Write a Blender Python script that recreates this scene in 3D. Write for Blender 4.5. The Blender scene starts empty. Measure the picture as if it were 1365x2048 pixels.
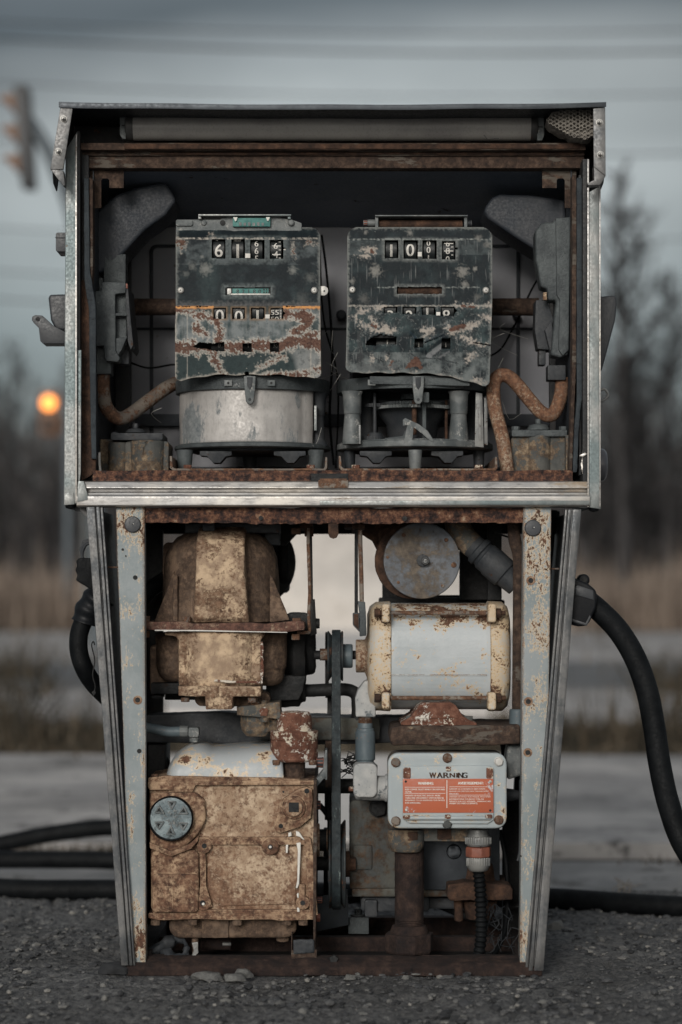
import bpy, bmesh, math, random
from mathutils import Vector, Matrix, noise
R = math.radians
scn = bpy.context.scene
# ---------------------------------------------------------------- camera
S = 0.0008; D = 3.868; HZ = 1180.0; HC = (1945 - HZ) * S
cd = bpy.data.cameras.new("camera"); cam = bpy.data.objects.new("camera", cd)
scn.collection.objects.link(cam); scn.camera = cam
cam.location = (0, -D, HC); cam.rotation_euler = (R(90), 0, 0)
cd.sensor_fit = 'VERTICAL'; cd.sensor_height = 36; cd.sensor_width = 24; cd.lens = 85
cd.shift_y = (HZ - 1024) / 2048.0
cd.clip_start = 0.05; cd.clip_end = 2000
cd.dof.use_dof = True; cd.dof.focus_distance = D + 0.05; cd.dof.aperture_fstop = 3.1; cd.dof.aperture_blades = 0
# ---------------------------------------------------------------- world: overcast over a Nishita sky
SUN_EL, SUN_AZ = 16.0, -14.0      # azimuth measured from straight behind the camera, towards its left
wd = bpy.data.worlds.new("World"); scn.world = wd; wd.use_nodes = True
wn = wd.node_tree.nodes; wl = wd.node_tree.links; wn.clear()
wo = wn.new('ShaderNodeOutputWorld')
sky = wn.new('ShaderNodeTexSky'); sky.sky_type = 'NISHITA'; sky.sun_disc = False
sky.sun_elevation = R(SUN_EL); sky.sun_rotation = R(180 + SUN_AZ)
b1 = wn.new('ShaderNodeBackground'); b1.inputs[1].default_value = 0.05; wl.new(sky.outputs[0], b1.inputs[0])
tc = wn.new('ShaderNodeTexCoord')
mp = wn.new('ShaderNodeMapping'); mp.inputs['Scale'].default_value = (1, 1, 3.5); wl.new(tc.outputs['Generated'], mp.inputs[0])
nz = wn.new('ShaderNodeTexNoise'); nz.inputs['Scale'].default_value = 3.2; nz.inputs['Detail'].default_value = 4; nz.inputs['Roughness'].default_value = .45
wl.new(mp.outputs[0], nz.inputs['Vector'])
sp = wn.new('ShaderNodeSeparateXYZ'); wl.new(tc.outputs['Generated'], sp.inputs[0])
def wmath(op, a, b):
    n = wn.new('ShaderNodeMath'); n.operation = op
    for i, v in enumerate((a, b)):
        if isinstance(v, (int, float)): n.inputs[i].default_value = v
        else: wl.new(v, n.inputs[i])
    return n.outputs[0]
el = wmath('ADD', sp.outputs['Z'], wmath('MULTIPLY', wmath('SUBTRACT', nz.outputs['Fac'], .5), .10))
rp = wn.new('ShaderNodeValToRGB'); wl.new(el, rp.inputs[0])
cr = rp.color_ramp; cr.elements[0].position = 0.0; cr.elements[0].color = (.155, .195, .208, 1)
cr.elements[1].position = 1.0; cr.elements[1].color = (.30, .32, .34, 1)
for p, c in ((.10, (.25, .29, .30, 1)), (.165, (.385, .42, .425, 1)), (.20, (.33, .358, .362, 1)), (.235, (.095, .112, .122, 1)), (.30, (.17, .19, .205, 1)), (.6, (.26, .28, .30, 1))):
    e = cr.elements.new(p); e.color = c
b2 = wn.new('ShaderNodeBackground'); vignette = wmath('SUBTRACT', 1.14, wmath('MULTIPLY', wmath('MULTIPLY', sp.outputs['X'], sp.outputs['X']), 16.0))  # sky dims towards both sides: a vignette put into its brightness
nz2 = wn.new('ShaderNodeTexNoise'); nz2.inputs['Scale'].default_value = 9; nz2.inputs['Detail'].default_value = 3; wl.new(mp.outputs[0], nz2.inputs['Vector'])
vignette = wmath('MULTIPLY', wmath('MAXIMUM', vignette, .80), wmath('ADD', .72, wmath('MULTIPLY', nz2.outputs['Fac'], .56)))
wl.new(rp.outputs[0], b2.inputs[0]); wl.new(vignette, b2.inputs[1])
mx = wn.new('ShaderNodeMixShader'); mx.inputs[0].default_value = .9
wl.new(b1.outputs[0], mx.inputs[1]); wl.new(b2.outputs[0], mx.inputs[2])
# glow added behind the camera, round the sun, to light the pump's inside
vd = wn.new('ShaderNodeVectorMath'); vd.operation = 'DOT_PRODUCT'; wl.new(tc.outputs['Generated'], vd.inputs[0])
vd.inputs[1].default_value = Vector((math.sin(R(SUN_AZ)) , -math.cos(R(SUN_AZ)), .14)).normalized()
lobe = wmath('POWER', wmath('MAXIMUM', vd.outputs['Value'], 0.0), 7.0)
b3 = wn.new('ShaderNodeBackground'); b3.inputs[0].default_value = (1, .95, .88, 1); wl.new(wmath('MULTIPLY', lobe, 1.7), b3.inputs[1])
ad = wn.new('ShaderNodeAddShader'); wl.new(mx.outputs[0], ad.inputs[0]); wl.new(b3.outputs[0], ad.inputs[1]); wl.new(ad.outputs[0], wo.inputs[0])
# ---------------------------------------------------------------- the veiled sun
sd = bpy.data.lights.new("sun", 'SUN'); sun = bpy.data.objects.new("sun", sd); scn.collection.objects.link(sun)
sd.energy = 1.35; sd.angle = R(16); sd.color = (1, .945, .875)
a = R(SUN_AZ); e = R(SUN_EL)
dirv = Vector((math.sin(a) * math.cos(e), -math.cos(a) * math.cos(e), math.sin(e)))
sun.rotation_euler = dirv.to_track_quat('Z', 'Y').to_euler(); sun.location = (0, -5, 6)
scn.view_settings.view_transform = 'Standard'; scn.view_settings.look = 'None'
scn.view_settings.exposure = 0.27; scn.view_settings.gamma = 1.0
try: scn.cycles.use_denoising = True
except Exception: pass

# ================================================================ helpers
random.seed(7)
def K(d): return S * (1 + d / D)
def W(px, py, d):
    k = K(d); return Vector(((px - 682.5) * k, d, HC + (HZ - py) * k))
def vn(x, y, z): return noise.noise(Vector((x, y, z)))

class MB:
    def __init__(s): s.bm = bmesh.new(); s.mi = 0
    def face(s, vs):
        try:
            f = s.bm.faces.new(vs); f.material_index = s.mi; return f
        except ValueError: return None
    def prism(s, a, b):
        va = [s.bm.verts.new(p) for p in a]; vb = [s.bm.verts.new(p) for p in b]; n = len(a)
        s.face(va); s.face(vb[::-1])
        for i in range(n): s.face([va[i], vb[i], vb[(i + 1) % n], va[(i + 1) % n]])
        return s
    def poly(s, pts, d0, d1):          # outline in the front view, thickness in depth
        a = [W(x, y, d0) for x, y in pts]; b = [Vector((p.x, d1, p.z)) for p in a]
        return s.prism(a, b)
    def box(s, x0, y0, x1, y1, d0, d1): return s.poly([(x0, y0), (x1, y0), (x1, y1), (x0, y1)], d0, d1)
    def rbox(s, x0, y0, x1, y1, r, d0, d1, n=5): return s.poly(rrect(x0, y0, x1, y1, r, n), d0, d1)
    def xprism(s, prof, x0, x1, dref=None):   # profile [(depth, py)] run along x
        dr = prof[0][0] if dref is None else dref
        k = K(dr); X0 = (x0 - 682.5) * k; X1 = (x1 - 682.5) * k
        zs = [(d, HC + (HZ - y) * K(dr)) for d, y in prof]
        return s.prism([Vector((X0, d, z)) for d, z in zs], [Vector((X1, d, z)) for d, z in zs])
    def rings(s, rs, cap=True, closed=False):
        L = [[s.bm.verts.new(p) for p in r] for r in rs]; n = len(L[0])
        for i in range(len(L) - 1 + (1 if closed else 0)):
            A, B = L[i], L[(i + 1) % len(L)]
            for j in range(n): s.face([A[j], A[(j + 1) % n], B[(j + 1) % n], B[j]])
        if cap and not closed: s.face(L[0][::-1]); s.face(L[-1])
        return s
    def lathe(s, ax, c, prof, n=32, a0=0, pw=2.0):
        """ax x/y/z; c = (px or py.., ) centre; prof [(pos, r_px)]: ax z pos=py, ax x pos=px, ax y pos=depth"""
        rs = []
        for pos, r in prof:
            ring = []
            if ax == 'z': px, dc = c; o = W(px, pos, dc); rr = r * K(dc)
            elif ax == 'x': py, dc = c; o = W(pos, py, dc); rr = r * K(dc)
            else: px, py, dr = c; o = W(px, py, dr); o.y = pos; rr = r * K(dr)
            for j in range(n):
                t = a0 + 2 * math.pi * j / n
                u, v = math.cos(t), math.sin(t)
                if pw != 2: u = math.copysign(abs(u) ** (2 / pw), u); v = math.copysign(abs(v) ** (2 / pw), v)
                u *= rr; v *= rr
                ring.append(o + (Vector((u, v, 0)) if ax == 'z' else Vector((0, u, v)) if ax == 'x' else Vector((u, 0, v))))
            rs.append(ring)
        return s.rings(rs)
    def cyl(s, ax, c, p0, p1, r, n=24, a0=0): return s.lathe(ax, c, [(p0, r), (p1, r)], n, a0)
    def ring(s, ax, c, p0, p1, r0, r1, n=40):     # hollow ring
        rs = []
        for pos, r in ((p0, r0), (p1, r0), (p1, r1), (p0, r1)):
            px, dc = c[0], c[1]
            if ax == 'z': o = W(px, pos, dc); rr = r * K(dc); ring = [o + Vector((rr * math.cos(2 * math.pi * j / n), rr * math.sin(2 * math.pi * j / n), 0)) for j in range(n)]
            elif ax == 'x': o = W(pos, c[0], c[1]); rr = r * K(c[1]); ring = [o + Vector((0, rr * math.cos(2 * math.pi * j / n), rr * math.sin(2 * math.pi * j / n))) for j in range(n)]
            else: o = W(c[0], c[1], c[2]); o.y = pos; rr = r * K(c[2]); ring = [o + Vector((rr * math.cos(2 * math.pi * j / n), 0, rr * math.sin(2 * math.pi * j / n))) for j in range(n)]
            rs.append(ring)
        return s.rings(rs, closed=True)
    def bolt(s, x, y, d, r, h=.006, n=6, a0=.3, washer=0):   # hex head facing the camera, standing on depth d
        if washer: s.lathe('y', (x, y, d), [(d, r * washer), (d - .002, r * washer)], 20)
        return s.lathe('y', (x, y, d), [(d, r), (d - h, r), (d - h - .0006, r * .86)], n, a0)
    def vbolt(s, x, y0, y1, d, r, n=6): return s.cyl('z', (x, d), y0, y1, r, n, .4)
    def tube(s, pts, r, n=14, world=False, sub=6, rfun=None):
        P = [Vector(p) if world else W(*p) for p in pts]
        Q = []
        for i in range(len(P) - 1):
            p0 = P[max(i - 1, 0)]; p1 = P[i]; p2 = P[i + 1]; p3 = P[min(i + 2, len(P) - 1)]
            for t in range(sub):
                t /= sub
                Q.append(.5 * ((2 * p1) + (p2 - p0) * t + (2 * p0 - 5 * p1 + 4 * p2 - p3) * t * t + (3 * p1 - p0 - 3 * p2 + p3) * t ** 3))
        Q.append(P[-1])
        up = Vector((.13, .97, .2)); rs = []; rr = r if world else r * S
        prev = None
        for i, q in enumerate(Q):
            tg = (Q[min(i + 1, len(Q) - 1)] - Q[max(i - 1, 0)]).normalized()
            u = (up if prev is None else prev) ; u = (u - tg * u.dot(tg)).normalized(); prev = u
            v = tg.cross(u)
            k = rr * (rfun(i / (len(Q) - 1)) if rfun else 1)
            rs.append([q + (u * math.cos(2 * math.pi * j / n) + v * math.sin(2 * math.pi * j / n)) * k for j in range(n)])
        return s.rings(rs)
    def sub(s, L, it=4):
        bmesh.ops.triangulate(s.bm, faces=s.bm.faces[:])
        for _ in range(it):
            es = [e for e in s.bm.edges if e.calc_length() > L]
            if not es: break
            bmesh.ops.subdivide_edges(s.bm, edges=es, cuts=1)
            bmesh.ops.triangulate(s.bm, faces=s.bm.faces[:])
        return s
    def rough(s, amp, sc=90, L=.012, seed=0):
        s.sub(L); s.bm.normal_update()
        for v in s.bm.verts:
            p = v.co * sc + Vector((seed, 0, 0))
            v.co += v.normal * amp * (noise.noise(p) + .5 * noise.noise(p * 2.3))
        return s
    def bevel(s, w, seg=2, ang=32):
        bm = s.bm; bmesh.ops.recalc_face_normals(bm, faces=bm.faces[:])
        es = [e for e in bm.edges if len(e.link_faces) == 2 and e.calc_face_angle(0) > R(ang)]
        if w and es:
            bmesh.ops.bevel(bm, geom=es, offset=w, segments=seg, profile=.6, affect='EDGES', clamp_overlap=True)
        return s
    def done(s, name, mats, parent=None, bev=.0012, seg=2, ang=32, rough=0, rsc=90, L=.012, sharp=42, seed=0):
        s.bevel(bev, seg, ang)
        if rough: s.rough(rough, rsc, L, seed)
        bm = s.bm
        bmesh.ops.recalc_face_normals(bm, faces=bm.faces[:])
        for f in bm.faces: f.smooth = True
        for e in bm.edges:
            if len(e.link_faces) == 2: e.smooth = e.calc_face_angle(0) < R(sharp)
        me = bpy.data.meshes.new(name); bm.to_mesh(me); bm.free()
        for m in (mats if isinstance(mats, (list, tuple)) else [mats]): me.materials.append(m)
        o = bpy.data.objects.new(name, me); scn.collection.objects.link(o)
        if parent: o.parent = parent
        return o
def rrect(x0, y0, x1, y1, r, n=5):
    pts = []
    for cx, cy, a in ((x0 + r, y0 + r, 180), (x1 - r, y0 + r, 270), (x1 - r, y1 - r, 0), (x0 + r, y1 - r, 90)):
        for i in range(n + 1):
            t = R(a + 90 * i / n); pts.append((cx + r * math.cos(t), cy + r * math.sin(t)))
    return pts
def tag(o, label=None, cat=None, group=None, kind=None):
    for k, v in (('label', label), ('category', cat), ('group', group), ('kind', kind)):
        if v: o[k] = v
    return o
def empty(name, loc, label, cat, group=None):
    o = bpy.data.objects.new(name, None); scn.collection.objects.link(o); o.location = loc
    o.empty_display_size = .1
    return tag(o, label, cat, group)
# text as a mesh, appended to an MB; centre (px,py), height in px; lies in the plane of depth d
_tc = {}
def text_geo(body):
    if body in _tc: return _tc[body]
    c = bpy.data.curves.new("t", 'FONT'); c.body = body; c.resolution_u = 4
    o = bpy.data.objects.new("t", c); scn.collection.objects.link(o)
    bpy.context.view_layer.update()
    dg = bpy.context.evaluated_depsgraph_get()
    me = bpy.data.meshes.new_from_object(o.evaluated_get(dg))
    tb_ = bmesh.new(); tb_.from_mesh(me)
    if len(body) < 3:
        for _ in range(3):
            bmesh.ops.triangulate(tb_, faces=tb_.faces[:]); es = [q for q in tb_.edges if q.calc_length() > .12]
            if es: bmesh.ops.subdivide_edges(tb_, edges=es, cuts=1)
    tb_.verts.index_update(); vs = [v.co.copy() for v in tb_.verts]; fs = [tuple(v.index for v in q.verts) for q in tb_.faces]; tb_.free()
    bpy.data.objects.remove(o); bpy.data.curves.remove(c); bpy.data.meshes.remove(me)
    _tc[body] = (vs, fs); return _tc[body]
def add_text(mb, body, px, py, h, d, w=None, align='c', keep=None, bold=0, wheel=None):
    vs, fs = text_geo(body)
    x0 = min(v.x for v in vs); x1 = max(v.x for v in vs); y0 = min(v.y for v in vs); y1 = max(v.y for v in vs)
    sc = h / (y1 - y0); sx = sc if w is None else w / (x1 - x0)
    ox = {'c': (x0 + x1) / 2, 'l': x0, 'r': x1}[align]
    for off in ([0] if not bold else [-bold, 0, bold]):
        V = []
        for v in vs:
            x = px + (v.x - ox) * sx + off; y = py - (v.y - (y0 + y1) / 2) * sc
            p = W(x, y, d)
            if wheel:                       # wrap onto a wheel: (centre z, radius)
                zc, r = wheel; dz = max(-.95, min(.95, (p.z - zc) / r)); p.y = d + r - r * math.cos(math.asin(dz)) - .0007 - abs(off) * .00002
            else: p.y -= abs(off) * .00003 + (off > 0) * .00002
            V.append(mb.bm.verts.new(p))
        for f in fs: mb.face([V[i] for i in f])
    return mb
# ================================================================ materials
def newmat(name):
    m = bpy.data.materials.new(name); m.use_nodes = True
    nt = m.node_tree; nt.nodes.clear()
    out = nt.nodes.new('ShaderNodeOutputMaterial'); b = nt.nodes.new('ShaderNodeBsdfPrincipled')
    nt.links.new(b.outputs[0], out.inputs[0]); return m, nt, b
class N:
    def __init__(s, nt): s.nt = nt
    def set(s, sock, v):
        if hasattr(v, 'links') or hasattr(v, 'node'): s.nt.links.new(v, sock)
        elif isinstance(v, tuple) and len(v) == 3 and sock.type == 'RGBA': sock.default_value = (*v, 1)
        else: sock.default_value = v
    def math(s, op, a, b=0, c=0, clamp=False):
        n = s.nt.nodes.new('ShaderNodeMath'); n.operation = op; n.use_clamp = clamp
        s.set(n.inputs[0], a); s.set(n.inputs[1], b)
        if op in ('MULTIPLY_ADD',): s.set(n.inputs[2], c)
        return n.outputs[0]
    def noise(s, vec, sc, det=6, ro=.6, dist=0):
        n = s.nt.nodes.new('ShaderNodeTexNoise'); n.inputs['Scale'].default_value = sc; n.inputs['Detail'].default_value = det
        n.inputs['Roughness'].default_value = ro; n.inputs['Distortion'].default_value = dist; s.nt.links.new(vec, n.inputs['Vector']); return n.outputs['Fac']
    def vor(s, vec, sc, feat='F1'):
        n = s.nt.nodes.new('ShaderNodeTexVoronoi'); n.inputs['Scale'].default_value = sc; n.feature = feat; s.nt.links.new(vec, n.inputs['Vector']); return n.outputs[0]
    def mix(s, f, a, b):
        n = s.nt.nodes.new('ShaderNodeMix'); n.data_type = 'RGBA'; s.set(n.inputs[0], f); s.set(n.inputs[6], a); s.set(n.inputs[7], b); return n.outputs[2]
    def mixf(s, f, a, b):
        n = s.nt.nodes.new('ShaderNodeMix'); n.data_type = 'FLOAT'; s.set(n.inputs[0], f); s.set(n.inputs[2], a); s.set(n.inputs[3], b); return n.outputs[0]
    def step(s, v, lo, hi, a=0., b=1.):
        n = s.nt.nodes.new('ShaderNodeMapRange'); n.interpolation_type = 'SMOOTHSTEP'
        for i, x in enumerate((v, lo, hi, a, b)): s.set(n.inputs[i], x)
        return n.outputs[0]
    def ramp(s, v, cols):
        n = s.nt.nodes.new('ShaderNodeValToRGB'); s.nt.links.new(v, n.inputs[0]); cr = n.color_ramp
        cr.elements[0].position = cols[0][0]; cr.elements[0].color = (*cols[0][1], 1)
        cr.elements[1].position = cols[-1][0]; cr.elements[1].color = (*cols[-1][1], 1)
        for p, c in cols[1:-1]: e = cr.elements.new(p); e.color = (*c, 1)
        return n.outputs[0]
    def coord(s, scale=(1, 1, 1)):
        t = s.nt.nodes.new('ShaderNodeTexCoord')
        if scale == (1, 1, 1): return t.outputs['Object']
        m = s.nt.nodes.new('ShaderNodeMapping'); m.inputs['Scale'].default_value = scale; s.nt.links.new(t.outputs['Object'], m.inputs[0]); return m.outputs[0]
    def bump(s, h, st, dist=.001):
        n = s.nt.nodes.new('ShaderNodeBump'); n.inputs['Strength'].default_value = st; n.inputs['Distance'].default_value = dist; s.nt.links.new(h, n.inputs['Height']); return n.outputs[0]
RUSTC = ((.30, (.018, .010, .008)), (.45, (.062, .032, .022)), (.56, (.13, .062, .037)), (.70, (.26, .15, .095)))
RUSTD = ((.30, (.012, .008, .007)), (.46, (.04, .022, .015)), (.60, (.085, .045, .028)), (.74, (.17, .09, .055)))
def pm(name, base, base2=None, bscale=9, rust=.3, rscale=22, rc=RUSTC, rcs=70, halo=None, halow=.07, soft=.025, rough=.55, metal=0., bump=.35,
       bsc=260, edge=0., blobs=(), grads=(), stretch=None, spec=.4, bdist=.0012, fine=None, rdet=8, rro=.68, fw=.36, drip=0.):
    m, nt, b = newmat(name); n = N(nt); co = n.coord(); cs = n.coord(stretch) if stretch else co
    f = n.mixf(fw, n.noise(cs, rscale, rdet, rro, .15), n.noise(cs, rscale * 5.5, 6, .75)); f = n.math('MULTIPLY_ADD', f, 1.5, -.25)
    for (x, y, d, r, st) in blobs:
        p = W(x, y, d); v = nt.nodes.new('ShaderNodeVectorMath'); v.operation = 'DISTANCE'; nt.links.new(co, v.inputs[0]); v.inputs[1].default_value = p
        f = n.math('ADD', f, n.step(v.outputs['Value'], r * S * 1.15, r * S * .1, 0., st))
    if grads:
        sx = nt.nodes.new('ShaderNodeSeparateXYZ'); nt.links.new(co, sx.inputs[0])
        for (ax, a0, a1, st) in grads:
            f = n.math('ADD', f, n.step(sx.outputs[ax], a0, a1, 0., st))
    if edge:
        bv = nt.nodes.new('ShaderNodeBevel'); bv.samples = 4; bv.inputs[0].default_value = .0035
        g = nt.nodes.new('ShaderNodeNewGeometry'); dt = nt.nodes.new('ShaderNodeVectorMath'); dt.operation = 'DOT_PRODUCT'
        nt.links.new(bv.outputs[0], dt.inputs[0]); nt.links.new(g.outputs['Normal'], dt.inputs[1])
        f = n.math('ADD', f, n.step(dt.outputs['Value'], 1.0, .86, 0., edge))
    if drip:
        cz = n.coord((1, 1, .09)); dn = n.noise(cz, 55, 4, .6); f = n.math('ADD', f, n.step(dn, .50, .72, 0., drip))
    thr = .5 - (rust - .5) * .5
    rm = n.step(f, thr - soft, thr + soft)
    col = base if base2 is None else n.mix(n.step(n.noise(co, bscale, 5, .6), .38, .62), base, base2)
    if fine: col = n.mix(n.step(n.noise(cs, 160, 4, .7), .48, .66, 0., fine[1]), col, fine[0])
    if halo: col = n.mix(n.step(f, thr - halow - soft, thr - halow * .35), col, halo)
    rcol = n.ramp(n.noise(co, rcs, 7, .72), rc)
    col = n.mix(rm, col, rcol)
    n.set(b.inputs['Base Color'], col)
    fn = n.noise(co, bsc, 4, .65)
    n.set(b.inputs['Roughness'], n.mixf(rm, n.step(fn, .3, .7, max(rough - .1, .05), rough + .12), .9))
    n.set(b.inputs['Metallic'], n.mixf(rm, metal, 0.)); b.inputs['Specular IOR Level'].default_value = spec
    h = n.math('ADD', n.math('MULTIPLY', fn, .5), n.math('MULTIPLY', rm, -.6)); h = n.math('ADD', h, n.math('MULTIPLY', n.math('MULTIPLY', n.noise(co, rcs * 1.3, 6, .7), rm), 1.6))
    n.set(b.inputs['Normal'], n.bump(h, bump, bdist))
    return m
CREAM = (.50, .37, .24)
M = {}
# thin stainless edge trim: brushed metal with dull weathering
M['steel'] = pm('weathered_stainless', (.25, .255, .25), (.13, .16, .165), 9, rust=.06, rscale=12, rc=((.3, (.05, .04, .035)), (.7, (.3, .22, .15))), rough=.5, metal=.7, bump=.15, stretch=(1, 1, .35), fine=((.07, .075, .075), .22), blobs=((145, 520, 0, 60, .12), (1190, 450, 0, 40, .12), (145, 460, 0, 40, .10)))
M['sill'] = pm('bright_stainless', (.49, .465, .43), (.34, .335, .33), 11, rust=.16, rscale=16, rc=((.3, (.20, .15, .10)), (.7, (.42, .33, .24))), rough=.42, metal=.75, bump=.15, stretch=(.2, 1, 1), fine=((.13, .125, .12), .55), soft=.06)
M['trim'] = pm('scuffed_aluminium_trim', (.13, .13, .13), (.07, .075, .08), 22, rust=.05, rscale=20, rough=.48, metal=.7, bump=.3, fine=((.18, .175, .17), .35), stretch=(1, 1, .4))
M['dark'] = pm('dark_grimy_steel', (.016, .018, .021), (.028, .027, .027), 20, rust=.18, rscale=25, rc=RUSTD, rough=.6, bump=.3)
M['hood'] = pm('dull_dark_metal', (.045, .052, .06), (.03, .035, .042), 15, rust=.07, rscale=18, rc=RUSTD, rough=.42, metal=.5, bump=.15)
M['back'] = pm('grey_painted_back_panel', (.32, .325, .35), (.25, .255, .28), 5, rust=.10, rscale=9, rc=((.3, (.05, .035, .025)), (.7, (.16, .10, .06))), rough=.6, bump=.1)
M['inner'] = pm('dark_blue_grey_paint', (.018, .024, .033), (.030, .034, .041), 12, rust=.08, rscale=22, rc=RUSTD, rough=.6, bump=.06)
M['ceil'] = pm('blue_grey_painted_ceiling', (.16, .19, .24), (.12, .145, .18), 6, rust=.12, rscale=14, rc=RUSTD, rough=.5, bump=.1)
M['rust'] = pm('heavy_flaking_rust', (.06, .03, .02), None, rust=.97, rscale=30, rc=((.34, (.008, .007, .009)), (.45, (.048, .028, .024)), (.53, (.125, .058, .038)), (.61, (.22, .115, .07)), (.72, (.42, .31, .22))), rcs=75, rough=.9, bump=1.0, bdist=.004)
M['rustd'] = pm('dark_brown_rust', (.03, .018, .014), None, rust=.95, rscale=30, rc=RUSTD, rcs=45, rough=.9, bump=.7, bdist=.003)
M['rustbeam'] = pm('brown_rusted_beam', (.10, .085, .07), None, rust=.7, rscale=24, rc=((.3, (.013, .010, .009)), (.5, (.048, .030, .022)), (.7, (.12, .078, .055))), rcs=80, rough=.85, bump=.6, stretch=(.3, 1, 1), bdist=.002)
M['rustk'] = pm('dark_rust_vignetted', (.02, .014, .012), None, rust=.95, rscale=30, rc=((.3, (.006, .005, .006)), (.5, (.022, .013, .011)), (.68, (.055, .033, .025)), (.8, (.11, .07, .05))), rcs=45, rough=.8, bump=.8, bdist=.003)  # dark rust, blackened further to hold the vignette's shade low down
M['pipe'] = pm('rusty_pipe', (.20, .17, .14), (.13, .11, .095), 18, rust=.55, rscale=34, rc=((.3, (.04, .024, .017)), (.5, (.11, .058, .036)), (.7, (.24, .13, .075))), rcs=130, rough=.75, bump=.5)
M['pipetan'] = pm('tan_rusty_pipe', (.36, .28, .20), (.22, .165, .12), 14, rust=.46, soft=.09, fw=.7, rscale=40, rc=((.3, (.06, .032, .022)), (.5, (.15, .075, .045)), (.7, (.30, .16, .09))), rcs=150, rough=.75, bump=.5, grads=(('Z', .75, .98, .14),))
M['cast'] = pm('weathered_grey_casting', (.080, .092, .095), (.048, .056, .06), 26, rust=.12, rscale=32, rc=((.3, (.17, .18, .18)), (.7, (.32, .33, .33))), rcs=150, rough=.6, metal=.15, bump=.9, soft=.07, bdist=.003)
M['castl'] = pm('pale_grey_casting', (.16, .17, .17), (.085, .097, .10), 30, rust=.28, rscale=50, rc=((.3, (.2, .2, .19)), (.7, (.42, .42, .40))), rcs=150, rough=.6, metal=.2, bump=.5, soft=.06)
M['castd'] = pm('dark_casting', (.022, .026, .031), (.04, .043, .047), 30, rust=.15, rscale=30, rc=RUSTD, rough=.65, bump=.6)
M['black'] = pm('black_grimy_iron', (.007, .008, .009), (.014, .014, .014), 20, rust=.14, rscale=30, rc=((.3, (.012, .009, .008)), (.7, (.05, .03, .02))), rough=.7, bump=.5)
M['castbr'] = pm('grey_and_brown_meter_casting', (.095, .095, .088), (.06, .064, .062), 25, rust=.45, rscale=30, rc=((.3, (.045, .033, .025)), (.5, (.14, .10, .068)), (.7, (.34, .26, .17))), rcs=90, rough=.75, bump=.8, soft=.05, blobs=((1090, 890, .12, 55, .16),))
M['tan'] = pm('tan_crusted_cast_iron', (.55, .41, .275), (.31, .22, .15), 45, rust=.52, rscale=34, rc=((.3, (.05, .027, .019)), (.46, (.13, .075, .047)), (.6, (.24, .145, .092)), (.74, (.40, .27, .175))), rcs=90, rough=.8, bump=.8, soft=.08, bdist=.003, fw=.5,
               blobs=((443, 1130, .03, 95, -.12), (443, 1315, .03, 95, -.13), (443, 1215, .06, 40, .08), (443, 1400, .04, 60, .05), (320, 1150, .15, 90, .10), (560, 1150, .15, 90, .10)))
M['tandk'] = pm('brown_crusted_cast_iron', (.20, .135, .092), (.095, .066, .048), 34, rust=.60, rscale=22, rc=((.3, (.035, .024, .018)), (.5, (.085, .056, .04)), (.7, (.19, .125, .08))), rcs=110, rough=.8, bump=.7, soft=.09, bdist=.0018)
M['gear'] = pm('cream_and_rust_gearcase', (.53, .405, .285), (.34, .235, .155), 40, rust=.55, rscale=24, drip=.05, rc=((.28, (.05, .027, .019)), (.42, (.14, .075, .047)), (.57, (.24, .14, .088)), (.72, (.42, .285, .185))), rcs=80, rough=.7, bump=.8, edge=.06, soft=.12, bdist=.003, rro=.78, fw=.6,
                blobs=((480, 1620, .03, 120, -.10), (505, 1740, .03, 80, -.11), (618, 1650, .03, 40, -.10), (345, 1752, .02, 40, -.08), (345, 1640, .04, 90, .06), (590, 1625, .03, 45, .03), (430, 1800, .03, 130, .06), (330, 1790, .03, 60, .05), (605, 1780, .03, 50, .10)))
M['white'] = pm('chipped_grey_white_paint', (.44, .47, .485), (.36, .395, .41), 7, rust=.13, rscale=40, drip=.03, fw=.45, halo=(.56, .44, .30), halow=.075, rough=.42, bump=.4, edge=.22, soft=.018, bdist=.0018, rcs=80,
                blobs=((820, 1206, .11, 90, .20), (930, 1206, .11, 90, .20), (885, 1240, .09, 42, .17), (968, 1245, .085, 26, .15), (948, 1385, .08, 34, .13), (875, 1349, .067, 110, .03)))
M['whiteend'] = pm('creamy_chipped_end_bell_paint', (.45, .45, .43), (.50, .42, .32), 9, rust=.27, rscale=48, drip=.04, fw=.55, halo=(.55, .42, .27), halow=.16, rough=.5, bump=.5, edge=.30, soft=.02, bdist=.002, rcs=90,
                blobs=((1000, 1345, .07, 60, .05), (760, 1225, .07, 40, .08), (995, 1225, .07, 50, .10), (770, 1385, .07, 30, .12), (985, 1390, .07, 30, .12)))
M['gearbr'] = pm('rust_brown_gearcase_edge', (.46, .32, .205), (.28, .18, .115), 40, rust=.57, rscale=26, drip=.05, rc=((.3, (.03, .017, .013)), (.45, (.09, .046, .030)), (.58, (.17, .09, .056)), (.74, (.33, .20, .125))), rcs=90, rough=.8, bump=.8, edge=-.10, soft=.10, bdist=.002, fw=.5)
M['redflange'] = pm('red_brown_flange', (.30, .21, .145), (.17, .11, .08), 40, rust=.68, rscale=30, rc=((.3, (.03, .017, .015)), (.47, (.09, .045, .034)), (.6, (.17, .085, .062)), (.74, (.36, .24, .16))), rcs=90, rough=.8, bump=.8, soft=.08, bdist=.002, fw=.5)
M['tank'] = pm('grey_white_enamel', (.42, .44, .45), (.34, .37, .385), 6, rust=.17, rscale=22, halo=(.60, .48, .34), halow=.10, rough=.42, bump=.25, soft=.03, rcs=90, blobs=((372, 1521, .05, 18, .20), (440, 1502, .05, 60, .08), (525, 1505, .05, 26, .12), (440, 1560, .05, 130, .03)))
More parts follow.
